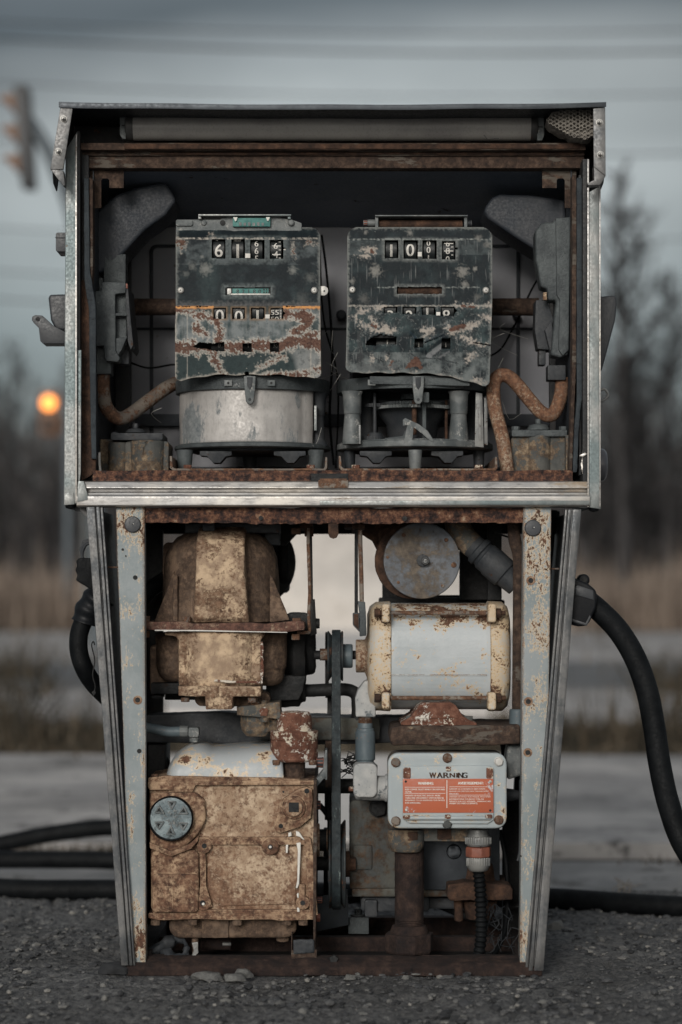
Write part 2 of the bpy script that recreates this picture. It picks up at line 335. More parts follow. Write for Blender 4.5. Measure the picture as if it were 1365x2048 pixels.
M['box'] = pm('pebbled_grey_box_paint', (.37, .41, .42), (.32, .36, .375), 9, drip=.04, rust=.13, rscale=28, halo=(.56, .45, .32), halow=.07, rough=.45, bump=.5, bsc=330, edge=.12, soft=.02, blobs=((795, 1525, .0, 26, .11), (905, 1508, -.01, 60, .05), (792, 1645, 0, 24, .08), (1000, 1640, 0, 26, .09)))
M['post'] = pm('faded_blue_grey_post_paint', (.255, .285, .295), (.19, .225, .235), 12, rust=.15, rscale=52, fw=.5, drip=.12, halo=(.50, .41, .30), halow=.085, rough=.5, bump=.35, edge=.24, soft=.018, rcs=100, blobs=((258, 1050, 0, 60, .17), (1078, 1050, 0, 60, .14), (1085, 1140, 0, 80, .13), (1088, 1260, 0, 80, .13), (1080, 1400, 0, 70, .09), (258, 1225, 0, 30, .1), (275, 1880, 0, 90, .16), (1050, 1870, 0, 70, .16)), stretch=(1, 1, .6))
M['rustwhite'] = pm('rust_with_white_paint_flakes', (.55, .48, .38), (.62, .58, .52), 20, rust=.60, rscale=38, rc=((.3, (.06, .022, .014)), (.48, (.12, .050, .032)), (.62, (.19, .088, .058)), (.75, (.33, .19, .13))), rcs=70, rough=.75, bump=.8, soft=.02, bdist=.002)
M['galv'] = pm('crusted_galvanised_fitting', (.42, .42, .41), (.33, .34, .34), 30, rust=.27, rscale=45, rc=((.3, (.06, .075, .085)), (.7, (.20, .22, .23))), rcs=120, rough=.7, bump=.9, soft=.05)
M['blueg'] = pm('blue_grey_painted_coupling', (.105, .135, .15), (.08, .105, .12), 25, rust=.17, rscale=50, rc=((.3, (.2, .1, .06)), (.7, (.38, .25, .17))), rough=.5, bump=.5)
M['drumplate'] = pm('dull_aluminium_wrap', (.50, .48, .46), (.40, .385, .37), 18, rust=.24, rscale=16, rc=((.3, (.10, .12, .13)), (.7, (.27, .28, .28))), rcs=120, rough=.58, metal=.35, bump=.2, soft=.05, stretch=(1, 1, .4), drip=.05, fine=((.2, .19, .18), .25), blobs=((372, 850, .1, 75, .26), (600, 885, .1, 45, .10), (600, 800, .1, 30, .12)))
M['rubber'] = pm('black_rubber', (.0025, .0032, .004), (.006, .007, .008), 30, rust=.10, rscale=70, rc=((.3, (.015, .015, .015)), (.7, (.045, .045, .043))), rough=.62, bump=.7, spec=.14)
M['gasket'] = pm('cracked_grey_gasket', (.035, .045, .052), (.022, .028, .034), 30, rust=.2, rscale=60, rc=((.3, (.01, .01, .01)), (.7, (.02, .02, .02))), rough=.8, bump=.8, stretch=(.4, 1, 2.2))
M['plastic'] = pm('black_plastic', (.006, .007, .009), None, rust=.04, rscale=40, rc=((.3, (.04, .04, .04)), (.7, (.03, .03, .03))), rough=.5, bump=.15, spec=.2)
M['greypl'] = pm('dark_grey_plastic', (.04, .044, .05), (.03, .033, .038), 15, rust=.05, rscale=40, rc=((.3, (.07, .07, .07)), (.7, (.1, .1, .1))), rough=.45, bump=.2)
M['tubel'] = pm('dusty_lamp_tube', (.34, .33, .31), (.27, .26, .25), 9, rust=.07, rscale=18, rc=((.3, (.07, .06, .05)), (.7, (.12, .11, .1))), rough=.32, bump=.08, stretch=(.25, 1, 1), soft=.08)
M['tubecap'] = pm('dirty_aluminium_cap', (.10, .10, .098), (.06, .06, .06), 30, rust=.2, rscale=50, rc=RUSTD, rough=.5, metal=.4, bump=.3)
M['wheel'] = pm('black_number_wheel', (.010, .013, .014), None, rust=.05, rscale=60, rc=((.3, (.03, .03, .03)), (.7, (.05, .05, .05))), rough=.45, bump=.1)
M['num'] = pm('off_white_numeral', (.70, .68, .63), (.6, .58, .54), 60, rust=.10, rscale=120, rc=((.3, (.2, .18, .16)), (.7, (.35, .33, .3))), rough=.6, bump=.1)
M['teal'] = pm('verdigris_teal_wheel', (.04, .15, .14), (.07, .21, .19), 80, rust=.15, rscale=90, rc=((.3, (.01, .02, .02)), (.7, (.04, .06, .06))), rough=.6, bump=.3)
M['pale'] = pm('pale_worn_metal', (.52, .51, .48), (.42, .41, .39), 40, rust=.15, rscale=90, rc=((.3, (.12, .11, .1)), (.7, (.25, .23, .2))), rough=.5, metal=.3, bump=.2)
M['orange'] = pm('faded_orange_enamel', (.43, .105, .045), (.39, .10, .05), 12, rust=.12, rscale=55, rc=((.3, (.4, .4, .42)), (.7, (.55, .55, .56))), rough=.5, bump=.1, soft=.02,
                 blobs=((985, 1572, -.015, 22, .26), (806, 1558, -.015, 10, .1), (815, 1626, -.015, 24, .13), (895, 1560, -.015, 9, .15), (900, 1624, -.015, 9, .2), (850, 1626, -.015, 14, .12), (980, 1626, -.015, 16, .12)))
M['copper'] = pm('faded_red_oxide_nut', (.24, .085, .055), (.18, .065, .045), 40, rust=.2, rscale=60, rc=RUSTD, rough=.55, bump=.3)
M['zinc'] = pm('dull_zinc', (.23, .23, .22), (.16, .165, .165), 30, rust=.2, rscale=60, rc=RUSTD, rough=.5, metal=.3, bump=.35)
M['belt'] = pm('dusty_drive_belt', (.022, .032, .036), (.012, .017, .02), 60, rust=.22, rscale=150, rc=((.3, (.10, .14, .14)), (.7, (.24, .28, .27))), rough=.7, bump=.7, stretch=(1, 1, .25), soft=.05)
M['pulley'] = pm('rust_edged_pulley', (.02, .027, .03), (.035, .042, .045), 40, rust=.35, rscale=50, rc=RUSTC, rough=.6, bump=.5)
M['disc'] = pm('mottled_grey_steel_disc', (.115, .125, .14), (.085, .095, .11), 12, rust=.42, rscale=15, rc=((.3, (.05, .04, .034)), (.5, (.11, .092, .075)), (.7, (.19, .155, .12))), rcs=60, rough=.5, metal=.25, bump=.2, soft=.08, blobs=((830, 1190, .08, 75, .12), (775, 1130, .08, 40, .10), (843, 1122, .08, 26, .15), (815, 1085, .08, 14, .16), (805, 1065, .08, 10, .18), (900, 1080, .08, 12, .15), (905, 1130, .08, 12, .15), (890, 1165, .08, 12, .12), (870, 1060, .08, 60, -.08)))
M['olive'] = pm('grimy_olive_grey_casting', (.085, .085, .072), (.05, .055, .055), 12, rust=.4, rscale=14, rc=((.3, (.02, .014, .01)), (.5, (.06, .035, .02)), (.7, (.12, .07, .04))), rcs=60, rough=.7, bump=.4, soft=.1)
M['paper'] = pm('grey_paper_comb', (.26, .24, .21), (.17, .155, .14), 40, rust=.1, rscale=60, rc=RUSTD, rough=.9, bump=.5)
M['gauge'] = pm('scratched_pale_cap_face', (.20, .25, .265), (.11, .145, .16), 50, rust=.35, rscale=60, rc=((.3, (.03, .04, .045)), (.5, (.10, .12, .125)), (.7, (.32, .35, .35))), rcs=110, rough=.35, bump=.9, soft=.04, fw=.5)
M['lampglass'] = pm('lens_glass', (.10, .10, .11), None, rust=.02, rough=.15, bump=.0)
# ================================================================ the fuel pump
pump = empty('fuel_pump', (0, .22, 0), 'derelict fuel pump with its panels off, rusty motor and meters showing inside', 'fuel pump')
class Sub:   # parents with the offset of the empty kept out of the mesh coordinates
    pass
def part(mb, name, mat, parent=None, **kw):
    o = mb.done(name, mat, None, **kw)
    return o
PARTS = []
KEEP = {'sign_lettering', 'stamped_word', 'printed_marks', 'cast_marks', 'cap_ribs', 'cap_recess', 'tangled_wire', 'number_wheel', 'totaliser', 'upper_totaliser', 'counter_unit', 'relief_ribs', 'torn_foil', 'electric_motor', 'meter_gearcase', 'separator_casting', 'through_bolt_nuts', 'plate_screw', 'screw_recess', 'elbow_thread'}
def P_(mb, name, mat, parent=None, **kw):
    if name not in KEEP:
        bm = mb.bm; bm.verts.index_update(); lab = {}; isl = []
        for v in bm.verts:
            if v in lab: continue
            st = [v]; lab[v] = len(isl); g = [v]
            while st:
                q = st.pop()
                for e_ in q.link_edges:
                    w_ = e_.other_vert(q)
                    if w_ not in lab: lab[w_] = len(isl); st.append(w_); g.append(w_)
            isl.append(g)
        if len(isl) > 1:
            mgn = .0025; B_ = [[min(v.co[k] for v in g) - mgn for k in range(3)] + [max(v.co[k] for v in g) + mgn for k in range(3)] for g in isl]
            par = list(range(len(isl)))
            def fd(i):
                while par[i] != i: i = par[i]
                return i
            for i in range(len(isl)):
                for j in range(i):
                    if all(B_[i][k] < B_[j][k + 3] and B_[j][k] < B_[i][k + 3] for k in range(3)): par[fd(i)] = fd(j)
            roots = sorted({fd(i) for i in range(len(isl))})
            if 1 < len(roots) < 30:
                first = None
                for r_ in roots:
                    keep = {v for i, g in enumerate(isl) if fd(i) == r_ for v in g}
                    nb = MB(); mp_ = {}
                    for v in bm.verts:
                        if v in keep: mp_[v] = nb.bm.verts.new(v.co)
                    for f_ in bm.faces:
                        if f_.verts[0] in keep: nf = nb.bm.faces.new([mp_[v] for v in f_.verts]); nf.material_index = f_.material_index
                    o = P1(nb, name, mat, parent, **kw); first = first or o
                bm.free(); return first
    return P1(mb, name, mat, parent, **kw)
def P1(mb, name, mat, parent=None, **kw):
    o = mb.done(name, mat, None, **kw)
    o.parent = parent or pump
    if (parent or pump) is pump: o.matrix_parent_inverse = Matrix.Translation((0, -.22, 0))
    return o
# ---- hood
b = MB()
n = 24; top = []; bot = []
for i in range(n + 1):
    t = i / n; x = 118 + (1213 - 118) * t
    y = 203.5 + 5 * math.sin(math.pi * t) ** .8 + 1.0 * t + .6 * math.sin(23 * t)
    top.append((x, y)); bot.append((x, y + 11.5 - 1.5 * t + .4 * math.sin(31 * t)))
b.poly(top + bot[::-1], -.075, -.0735)                      # folded front lip
tp = [W(x, y + 1.2, -.0735) for x, y in top]
A = [b.bm.verts.new(p) for p in tp]; B = [b.bm.verts.new(Vector((p.x * .985, .44, p.z - .006))) for p in tp]
A2 = [b.bm.verts.new(p - Vector((0, 0, .002))) for p in tp]; B2 = [b.bm.verts.new(Vector((p.x * .985, .44, p.z - .008))) for p in tp]
for i in range(n): b.face([A[i], A[i + 1], B[i + 1], B[i]]); b.face([A2[i], B2[i], B2[i + 1], A2[i + 1]]); b.face([B[i], B[i + 1], B2[i + 1], B2[i]])
hood = P_(b, 'hood', M['hood'], bev=.0006)
# hood end brackets with screws
for pts, low, sc, sx in (([(121, 215), (146, 216), (127, 339), (101, 339)], [(101, 338), (127, 341), (131, 371), (127, 372)], ((128, 239), (118, 304)), -1),
                     ([(1187, 217), (1211, 215), (1212, 352), (1188, 333)], [(1188, 333), (1212, 352), (1201, 370), (1176, 371), (1176, 366), (1189, 360)], ((1199, 246), (1201, 310)), 1)):
    b = MB(); b.poly(pts, -.072, -.066)
    side = [(-.069, 214), (.0, 214), (.0, 368), (-.045, 362), (-.069, 345)]
    x = pts[0][0] if sx < 0 else 1211
    k = K(-.07)
    o1 = [Vector(((x - 682.5) * k + (0 if sx > 0 else -.0135 * ((y - 214) / 140)), d, HC + (HZ - y) * k)) for d, y in side]
    b.prism(o1, [p + Vector((-.0022 * sx, 0, 0)) for p in o1])
    h = P_(b, 'hood_bracket', M['trim'], bev=.001)
    b = MB(); b.poly(low, -.070, -.048); P_(b, 'bracket_lip', M['trim'], h, bev=.0012)
    for (x, y) in sc:
        b = MB(); b.lathe('y', (x, y, -.07), [(-.068, 7.2), (-.0735, 7.2)], 20)
        b.lathe('y', (x, y, -.07), [(-.0735, 5.8), (-.0765, 5.2), (-.078, 3)], 20)
        P_(b, 'screw', M['pale'], h, bev=.0003)
        b = MB(); b.box(x - 3.6, y - 1, x + 3.6, y + 1, -.0785, -.0775); b.box(x - 1, y - 3.6, x + 1, y + 3.6, -.0786, -.0775); P_(b, 'screw_recess', M['black'], h, bev=0)
# ---- upper box: outer skins, channels, back panel, ceiling
b = MB()
b.poly([(132, 300), (155, 262), (153, 1008), (128, 1008)], -.012, .004)
b.poly([(129, 985), (148, 985), (150, 1009), (128, 1011)], -.014, -.010)
lp = P_(b, 'corner_trim', M['steel'], bev=.0015, rough=.0005, rsc=25, L=.02)
b = MB(); b.poly([(1177, 385), (1200, 372), (1202, 1018), (1178, 1015)], -.012, .004)
rp_ = P_(b, 'corner_trim', M['steel'], bev=.0015, rough=.0005, rsc=25, L=.02)
for tr, x0, x1 in ((lp, 151, 154.5), (rp_, 1175.5, 1179), (rp_, 1199.5, 1202)):
    b = MB(); b.box(x0, 268 if x0 < 600 else 318, x1, 1006 if x0 < 600 else 1014, -.0165, -.011); P_(b, 'trim_edge', M['sill'], tr, bev=.0008)
# side skins
for x, sx in ((131, 1), (1199, -1)):
    b = MB(); k = K(0); X = (x - 682.5) * k + (0 if sx > 0 else 0)
    z0 = HC + (HZ - 1012) * k; z1 = HC + (HZ - 214) * k
    b.prism([Vector((X, .002, z0)), Vector((X, .44, z0)), Vector((X, .44, z1)), Vector((X, .002, z1))],
            [Vector((X + .002 * sx, .002, z0)), Vector((X + .002 * sx, .44, z0)), Vector((X + .002 * sx, .44, z1)), Vector((X + .002 * sx, .002, z1))])
    P_(b, 'side_skin', M['dark'], bev=0)
# door channels beside the opening (black), rusty return and gasket
b = MB(); b.poly([(153, 262), (160, 262), (160, 1000), (153, 1008)], -.006, .05); b.box(160, 300, 178, 950, .03, .05); P_(b, 'door_channel', M['dark'], bev=.001)
b = MB(); b.poly([(155, 700), (163, 700), (162, 945), (157, 980)], -.008, -.004); P_(b, 'peeled_strip', M['steel'], bev=.0004)
b = MB(); b.poly([(163, 560), (178, 560), (192, 900), (192, 945), (163, 962)], .022, .034); P_(b, 'rusty_return', M['rustd'], bev=.001, rough=.0012, rsc=140, L=.008)
b = MB(); b.poly([(168, 355), (178, 355), (180, 540), (192, 610), (193, 918), (183, 918), (178, 620), (169, 560)], .010, .022); P_(b, 'gasket', M['gasket'], bev=.002, rough=.0008, rsc=120, L=.01)
b = MB(); b.poly([(179, 355), (186, 358), (186, 540), (182, 580), (179, 540)], .016, .05); P_(b, 'edge_flange', M['rustbeam'], bev=.0008, rough=.0006)
b = MB(); b.box(1166, 318, 1178, 962, -.004, .05); b.box(1158, 350, 1168, 950, .028, .05); P_(b, 'door_channel', M['dark'], bev=.001)
b = MB(); b.poly([(1154, 355), (1165, 355), (1165, 790), (1158, 860), (1155, 945), (1146, 945), (1149, 860), (1154, 800)], .012, .022); P_(b, 'gasket', M['gasket'], bev=.002, rough=.0008, rsc=120, L=.01)
b = MB(); b.poly([(1145, 350), (1153, 350), (1153, 720), (1150, 800), (1146, 900), (1144, 960), (1138, 960), (1145, 740)], .018, .05); P_(b, 'edge_flange', M['rustbeam'], bev=.0008, rough=.001, rsc=150, L=.008)
b = MB(); b.poly([(1166, 860), (1172, 850), (1176, 872), (1170, 900), (1174, 930), (1168, 962), (1162, 930), (1166, 900)], -.002, .001)
b.poly([(1158, 912), (1170, 905), (1175, 908), (1166, 914)], -.006, -.004)
P_(b, 'torn_foil', M['sill'], bev=.0003, rough=.002, rsc=120, L=.006)
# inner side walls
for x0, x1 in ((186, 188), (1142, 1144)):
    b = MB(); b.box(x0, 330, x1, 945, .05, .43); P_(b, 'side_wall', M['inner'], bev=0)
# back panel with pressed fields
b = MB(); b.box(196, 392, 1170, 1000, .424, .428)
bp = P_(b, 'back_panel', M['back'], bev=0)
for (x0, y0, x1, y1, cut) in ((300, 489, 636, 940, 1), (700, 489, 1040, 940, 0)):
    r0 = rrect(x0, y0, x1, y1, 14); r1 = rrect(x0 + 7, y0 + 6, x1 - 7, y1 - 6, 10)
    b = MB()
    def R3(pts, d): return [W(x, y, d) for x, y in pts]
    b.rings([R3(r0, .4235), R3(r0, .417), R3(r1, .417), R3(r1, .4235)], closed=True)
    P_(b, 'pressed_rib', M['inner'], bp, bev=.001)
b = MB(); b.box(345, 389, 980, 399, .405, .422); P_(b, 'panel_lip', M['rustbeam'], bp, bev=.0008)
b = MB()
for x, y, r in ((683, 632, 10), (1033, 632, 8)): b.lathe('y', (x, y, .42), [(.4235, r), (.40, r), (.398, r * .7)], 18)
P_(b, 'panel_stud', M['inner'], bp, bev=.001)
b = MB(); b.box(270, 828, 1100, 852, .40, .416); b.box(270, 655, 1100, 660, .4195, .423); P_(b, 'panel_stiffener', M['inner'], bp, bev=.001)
# back posts
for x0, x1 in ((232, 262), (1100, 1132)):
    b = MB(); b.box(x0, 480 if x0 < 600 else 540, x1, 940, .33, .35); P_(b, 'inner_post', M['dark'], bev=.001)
# lamp recess, beam, ceiling
b = MB(); b.xprism([(.055, 288), (.42, 300), (.42, 303), (.055, 291)], 150, 1190, .055); b.box(150, 222, 1190, 290, .10, .103)
P_(b, 'lamp_recess', M['dark'], bev=0)
b = MB(); b.xprism([(.012, 286), (.012, 300), (.03, 300), (.03, 307), (.036, 308), (.036, 331), (.06, 333), (.06, 286)], 158, 1172, .012)
P_(b, 'lintel', M['rustbeam'], bev=.001, rough=.0007, rsc=120, L=.012)
b = MB(); b.xprism([(.012, 288.5), (.0095, 289), (.0095, 298), (.012, 299)], 250, 1160, .012); b.xprism([(.030, 301), (.0275, 301.5), (.0275, 305.5), (.030, 306)], 300, 1150, .012)
P_(b, 'lintel_ledge', M['rustd'], bev=.0005, rough=.0012, rsc=160, L=.007)
b = MB(); b.xprism([(.06, 332), (.42, 383), (.42, 388), (.06, 337)], 190, 1140, .06); P_(b, 'compartment_ceiling', M['ceil'], bev=0)
# notched hangers below the lintel
for f in (lambda x: x, lambda x: 1333 - x):
    b = MB(); b.poly([(f(x), y) for x, y in ((180, 333), (248, 333), (248, 376), (219, 376), (219, 361), (216, 357), (206, 357), (203, 361), (203, 416), (187, 416), (187, 370), (180, 355))], .055, .058)
    P_(b, 'notched_hanger', M['rustbeam'], bev=.0004)
# lamp tube
b = MB(); b.lathe('x', (255, .04), [(266, 26.5), (1062, 27.0)], 40); lt = P_(b, 'lamp_tube', M['tubel'], bev=.001, seg=1)
for x0, x1, r in ((252, 268, 27.5), (1060, 1075, 27.8)):
    b = MB(); b.lathe('x', (255, .04), [(x0, r * .93), (x0 + 2, r), (x1 - 2, r), (x1, r * .97)], 40); P_(b, 'tube_cap', M['tubecap'], lt, bev=.0004)
for pts in ([(240, 233), (252, 233), (252, 278), (246, 278), (240, 270)], [(1075, 235), (1089, 235), (1089, 270), (1085, 281), (1075, 281)]):
    b = MB(); b.poly(pts, .022, .045); P_(b, 'lamp_holder', M['castl'], bev=.0012)
b = MB(); b.box(244, 250, 252, 252, .0212, .0222); b.box(1076, 253, 1086, 255, .0212, .0222); P_(b, 'holder_slot', M['black'], lt, bev=0)
b = MB()
random.seed(3)
for i in range(26):
    x = 968 + i * 1.5 if i < 4 else 981 + (i - 4) * .8
    if 999 < x: x = 1016 + (i - 18) * 2.4
    b.box(x, 276 if i >= 4 else 271 + i * 2, x + (.6 if i > 3 else 3), 277.6 if i >= 4 else 272 + i * 2, .0185, .0192)
P_(b, 'printed_marks', M['wheel'], lt, bev=0)
# ---- stainless sill
b = MB()
b.xprism([(-.004, 962), (-.009, 964), (-.013, 976), (-.004, 978), (-.003, 982), (-.012, 986), (-.013, 990), (-.018, 991), (-.0195, 994), (-.019, 1011), (-.014, 1014), (.03, 1014), (.03, 962)], 155, 1179, -.01)
sill = P_(b, 'sill', M['sill'], bev=.0008, seg=2, ang=20, rough=.0006, rsc=18, L=.03)
b = MB(); b.poly([(157, 962), (168, 962), (176, 990), (176, 1000), (155, 1004), (155, 985)], -.0205, -.012); P_(b, 'mitre_corner', M['steel'], sill, bev=.001)
b = MB(); b.xprism([(-.0205, 1002), (-.0205, 1010), (-.018, 1011), (-.018, 1001)], 640, 1178, -.01); P_(b, 'sill_scuff_plate', M['steel'], sill, bev=.0004)
b = MB(); b.lathe('z', (142, .0), [(1010, 12), (1016, 10), (1018, 3)], 16); b.lathe('z', (1188, .0), [(1016, 12), (1022, 9), (1024, 3)], 16); P_(b, 'rubber_stop', M['rubber'], sill, bev=0)
# rust shelf beam
b = MB(); b.xprism([(.012, 941), (.012, 964), (.03, 964), (.03, 945), (.40, 945), (.40, 941)], 186, 1146, .012)
shelf = P_(b, 'shelf_beam', M['rust'], bev=.001, rough=.0016, rsc=150, L=.007)
b = MB(); b.box(623, 947, 697, 963, .0095, .0125); P_(b, 'latch_opening', M['black'], shelf, bev=0)
b = MB(); b.box(637, 960, 697, 976, -.0155, -.0105); b.box(640, 957, 694, 961, -.0155, .01); P_(b, 'latch_plate', M['pipe'], bev=.0008)
# ---- lower cabinet: front posts
lpost = [(232, 1012), (287, 1012), (289, 1200), (292, 1500), (292, 1760), (291, 1935), (262, 1935), (256, 1760), (248, 1500), (240, 1250)]
rpost = [(1050, 1012), (1103, 1012), (1101, 1200), (1098, 1400), (1090, 1640), (1078, 1800), (1064, 1925), (1040, 1925), (1042, 1700), (1046, 1400), (1048, 1200)]
for pts, holes, cap in ((lpost, ((271, 1155, 4.5), (276, 1400, 5), (279, 1502, 4.5), (246, 1099, 2.5), (252, 1112, 1.6)), (266, 1049)), (rpost, ((1062, 1161, 5), (1057, 1403, 5), (1056, 1505, 5), (1042, 1712, 2)), (1066, 1056))):
    b = MB(); b.poly(pts, .0, .0035)
    x0 = 287 if cap[0] < 600 else 1050
    xs = 1 if cap[0] < 600 else -1
    b.poly([(x0 - xs * 1, 1014), (x0 + xs * 2.5, 1014), (x0 + xs * (5 if xs > 0 else 10) , 1930), (x0 + xs * (2 if xs > 0 else 7), 1930)], .0002, .03)
    p = P_(b, 'front_post', M['post'], bev=.0012, rough=.0003, rsc=60, L=.02)
    for hx, hy, hr in holes:
        b = MB(); b.lathe('y', (hx, hy, 0), [(.001, hr), (-.0012, hr)], 18); P_(b, 'bolt_hole', M['black'], p, bev=0)
        if hr > 4.6:
            b = MB(); b.ring('y', (hx, hy, 0), .001, -.0008, hr + 4, hr, 20); P_(b, 'worn_washer_mark', M['gear'], p, bev=0)
    b = MB(); b.lathe('y', (*cap, 0), [(.002, 16.5), (-.003, 16.5), (-.0045, 15)], 28); b.lathe('y', (cap[0] + 1, cap[1] - 1, 0), [(-.004, 3), (-.0055, 2)], 10)
    P_(b, 'rubber_plug', M['greypl'], p, bev=.0004)
    b = MB(); b.lathe('y', (cap[0] + 2, cap[1] - 1, 0), [(-.0052, 1.3), (-.0062, 1)], 8); P_(b, 'plug_pin', M['pale'], p, bev=0)
# slanted aluminium trims, ribbed lengthwise
def slant(xa0, xa1, ya, xb0, xb1, yb, inv):
    def at(f, y): t = (y - ya) / (yb - ya); a = xa0 + (xb0 - xa0) * t; c = xa1 + (xb1 - xa1) * t; return a + (c - a) * f
    bands = ((0, .50, -.016), (.50, .60, -.009), (.60, .80, -.014), (.80, .86, -.006), (.86, 1, -.010))
    b = MB()
    for f0, f1, d in bands:
        if inv: f0, f1 = 1 - f1, 1 - f0
        b.poly([(at(f0, ya), ya), (at(f1, ya), ya), (at(f1, yb), yb), (at(f0, yb), yb)], d, .004)
    t = P_(b, 'side_trim', M['trim'], bev=.001, rough=.0008, rsc=30, L=.02)
    b = MB(); xo = at(1 if inv else 0, ya), at(1 if inv else 0, yb); s = -1 if inv else 1
    q = [W(xo[0] + 2 * s, ya, .004), W(xo[1] + 2 * s, yb, .004)]
    q = [q[0], q[1], q[1] + Vector((0, .42, 0)), q[0] + Vector((0, .42, 0))]
    b.prism(q, [p + Vector((.002 * s, 0, 0)) for p in q]); P_(b, 'side_panel', M['dark'], bev=0)
    return t
slant(173, 206, 1014, 243, 271, 1931, False)
slant(1131, 1163, 1019, 1051, 1087, 1941, True)
b = MB(); b.box(212, 1133, 236, 1136, .02, .024); b.box(1098, 1136, 1122, 1139, .02, .024); P_(b, 'spacer_rod', M['pipe'], bev=.0004)
# top rust beam of the lower bay
pts = [(285, 1016), (1048, 1016)]; random.seed(5)
low = [(1048 - i * 9.54, 1045 + 1.2 * random.random() + (3.0 * random.random() if 25 < i < 60 else 0)) for i in range(81)]
b = MB(); b.poly(pts + low, .006, .012); b.xprism([(.006, 1016), (.33, 1016), (.33, 1020), (.006, 1020)], 232, 1102, .006)
tb = P_(b, 'bay_top_beam', M['rust'], bev=.0006, rough=.0018, rsc=130, L=.007)
b = MB(); b.lathe('y', (522, 1036, 0), [(.008, 4.5), (.003, 4.5)], 16); b.lathe('y', (810, 1037, 0), [(.008, 5), (.003, 5)], 16); P_(b, 'beam_hole', M['black'], tb, bev=0)
b = MB(); b.poly([(657, 1044), (677, 1044), (677, 1068), (674, 1075), (667, 1078), (660, 1075), (657, 1068)], .008, .011); P_(b, 'hanging_tongue', M['rustd'], tb, bev=.0006, rough=.0006)
# base frame
b = MB(); b.xprism([(-.004, 1928), (-.012, 1934), (-.012, 1952), (.03, 1952), (.05, 1921), (.02, 1918)], 252, 1084, -.01)
bf = P_(b, 'base_rail', M['rustk'], bev=.002, rough=.003, rsc=50, L=.012)
b = MB()
for x0, x1, z0 in ((262, 300, 0), (1040, 1076, 0)):
    a0 = W(x0, 1935, 0); a1 = W(x1, 1935, 0)
    b.prism([Vector((a0.x, .03, .0)), Vector((a1.x, .03, .0)), Vector((a1.x, .03, .03)), Vector((a0.x, .03, .03))], [Vector((a0.x, .42, .0)), Vector((a1.x, .42, .0)), Vector((a1.x, .42, .03)), Vector((a0.x, .42, .03))])
a0 = W(262, 1935, 0).x; a1 = W(1076, 1935, 0).x
for y0, y1, z in ((.39, .42, .035), (.20, .215, .028), (.245, .262, .022)):
    b.prism([Vector((a0, y0, .0)), Vector((a1, y0, .0)), Vector((a1, y0, z)), Vector((a0, y0, z))], [Vector((a0, y1, .0)), Vector((a1, y1, .0)), Vector((a1, y1, z)), Vector((a0, y1, z))])
P_(b, 'base_cross_rail', M['rustk'], bev=.001, rough=.001, rsc=60, L=.02)
b = MB(); b.prism([Vector((a0 + .01, .035, .004)), Vector((a1 - .01, .035, .004)), Vector((a1 - .01, .39, .004)), Vector((a0 + .01, .39, .004))], [Vector((a0 + .01, .035, .001)), Vector((a1 - .01, .035, .001)), Vector((a1 - .01, .39, .001)), Vector((a0 + .01, .39, .001))])
P_(b, 'oily_sump', M['black'], bev=0)
b = MB(); b.lathe('y', (668, 1917, .01), [(.012, 9), (.0, 9)], 5, .2); P_(b, 'rail_slot', M['black'], bf, bev=0)
# rear posts and braces of the lower cabinet
for q_ in ([(245, 1020), (300, 1020), (318, 1850), (282, 1850)], [(1065, 1020), (1115, 1020), (1040, 1850), (1010, 1850)]):
    b = MB(); b.poly(q_, .36, .37); P_(b, 'rear_post', M['black'], bev=.001)
b = MB(); b.box(240, 1022, 1120, 1068, .40, .41); P_(b, 'rear_top_beam', M['black'], bev=.001)
# ================================================================ upper bay: two meters with counters
def poly_dist(px, py, pl):
    best = 1e9
    for (x0, y0, w0), (x1, y1, w1) in zip(pl[:-1], pl[1:]):
        dx, dy = x1 - x0, y1 - y0; L2 = dx * dx + dy * dy or 1
        t = max(0, min(1, ((px - x0) * dx + (py - y0) * dy) / L2))
        best = min(best, math.hypot(px - x0 - dx * t, py - y0 - dy * t) - (w0 + (w1 - w0) * t))
    return best
def fbm(x, y, z=0, o=4):
    s = 0; a = 1; f = 1
    for i in range(o): s += a * noise.noise(Vector((x * f, y * f, z + i * 7))); a *= .55; f *= 2.1
    return s
def mixc(a, b, t): t = max(0, min(1, t)); return tuple(a[i] + (b[i] - a[i]) * t for i in range(3))
def plate_mat(name):
    m, nt, b = newmat(name); n = N(nt); co = n.coord()
    at = nt.nodes.new('ShaderNodeAttribute'); at.attribute_name = 'Col'
    f = n.noise(co, 380, 5, .7); f2 = n.noise(co, 90, 5, .7)
    c = n.mix(n.step(f, .52, .74, 0, .25), at.outputs['Color'], n.mix(.2, at.outputs['Color'], (.30, .27, .25)))
    c = n.mix(n.step(f2, .50, .66, 0, .7), c, n.mix(.6, c, (.008, .012, .015)))
    n.set(b.inputs['Base Color'], c)
    sep = nt.nodes.new('ShaderNodeAttribute'); sep.attribute_name = 'Rgh'
    n.set(b.inputs['Roughness'], n.math('ADD', n.math('MULTIPLY', sep.outputs['Fac'], .45), .42)); b.inputs['Specular IOR Level'].default_value = .18
    h = n.math('ADD', f, n.math('MULTIPLY', sep.outputs['Fac'], n.noise(co, 170, 5, .7)))
    n.set(b.inputs['Normal'], n.bump(h, .45, .0012))
    return m
MPL = plate_mat('corroded_face_plate')
DK = (.0085, .014, .0175); TEAL = (.035, .055, .058); PALE = (.42, .39, .345); RU = (.135, .075, .056); ZN = (.17, .19, .195); OR = (.62, .30, .11)
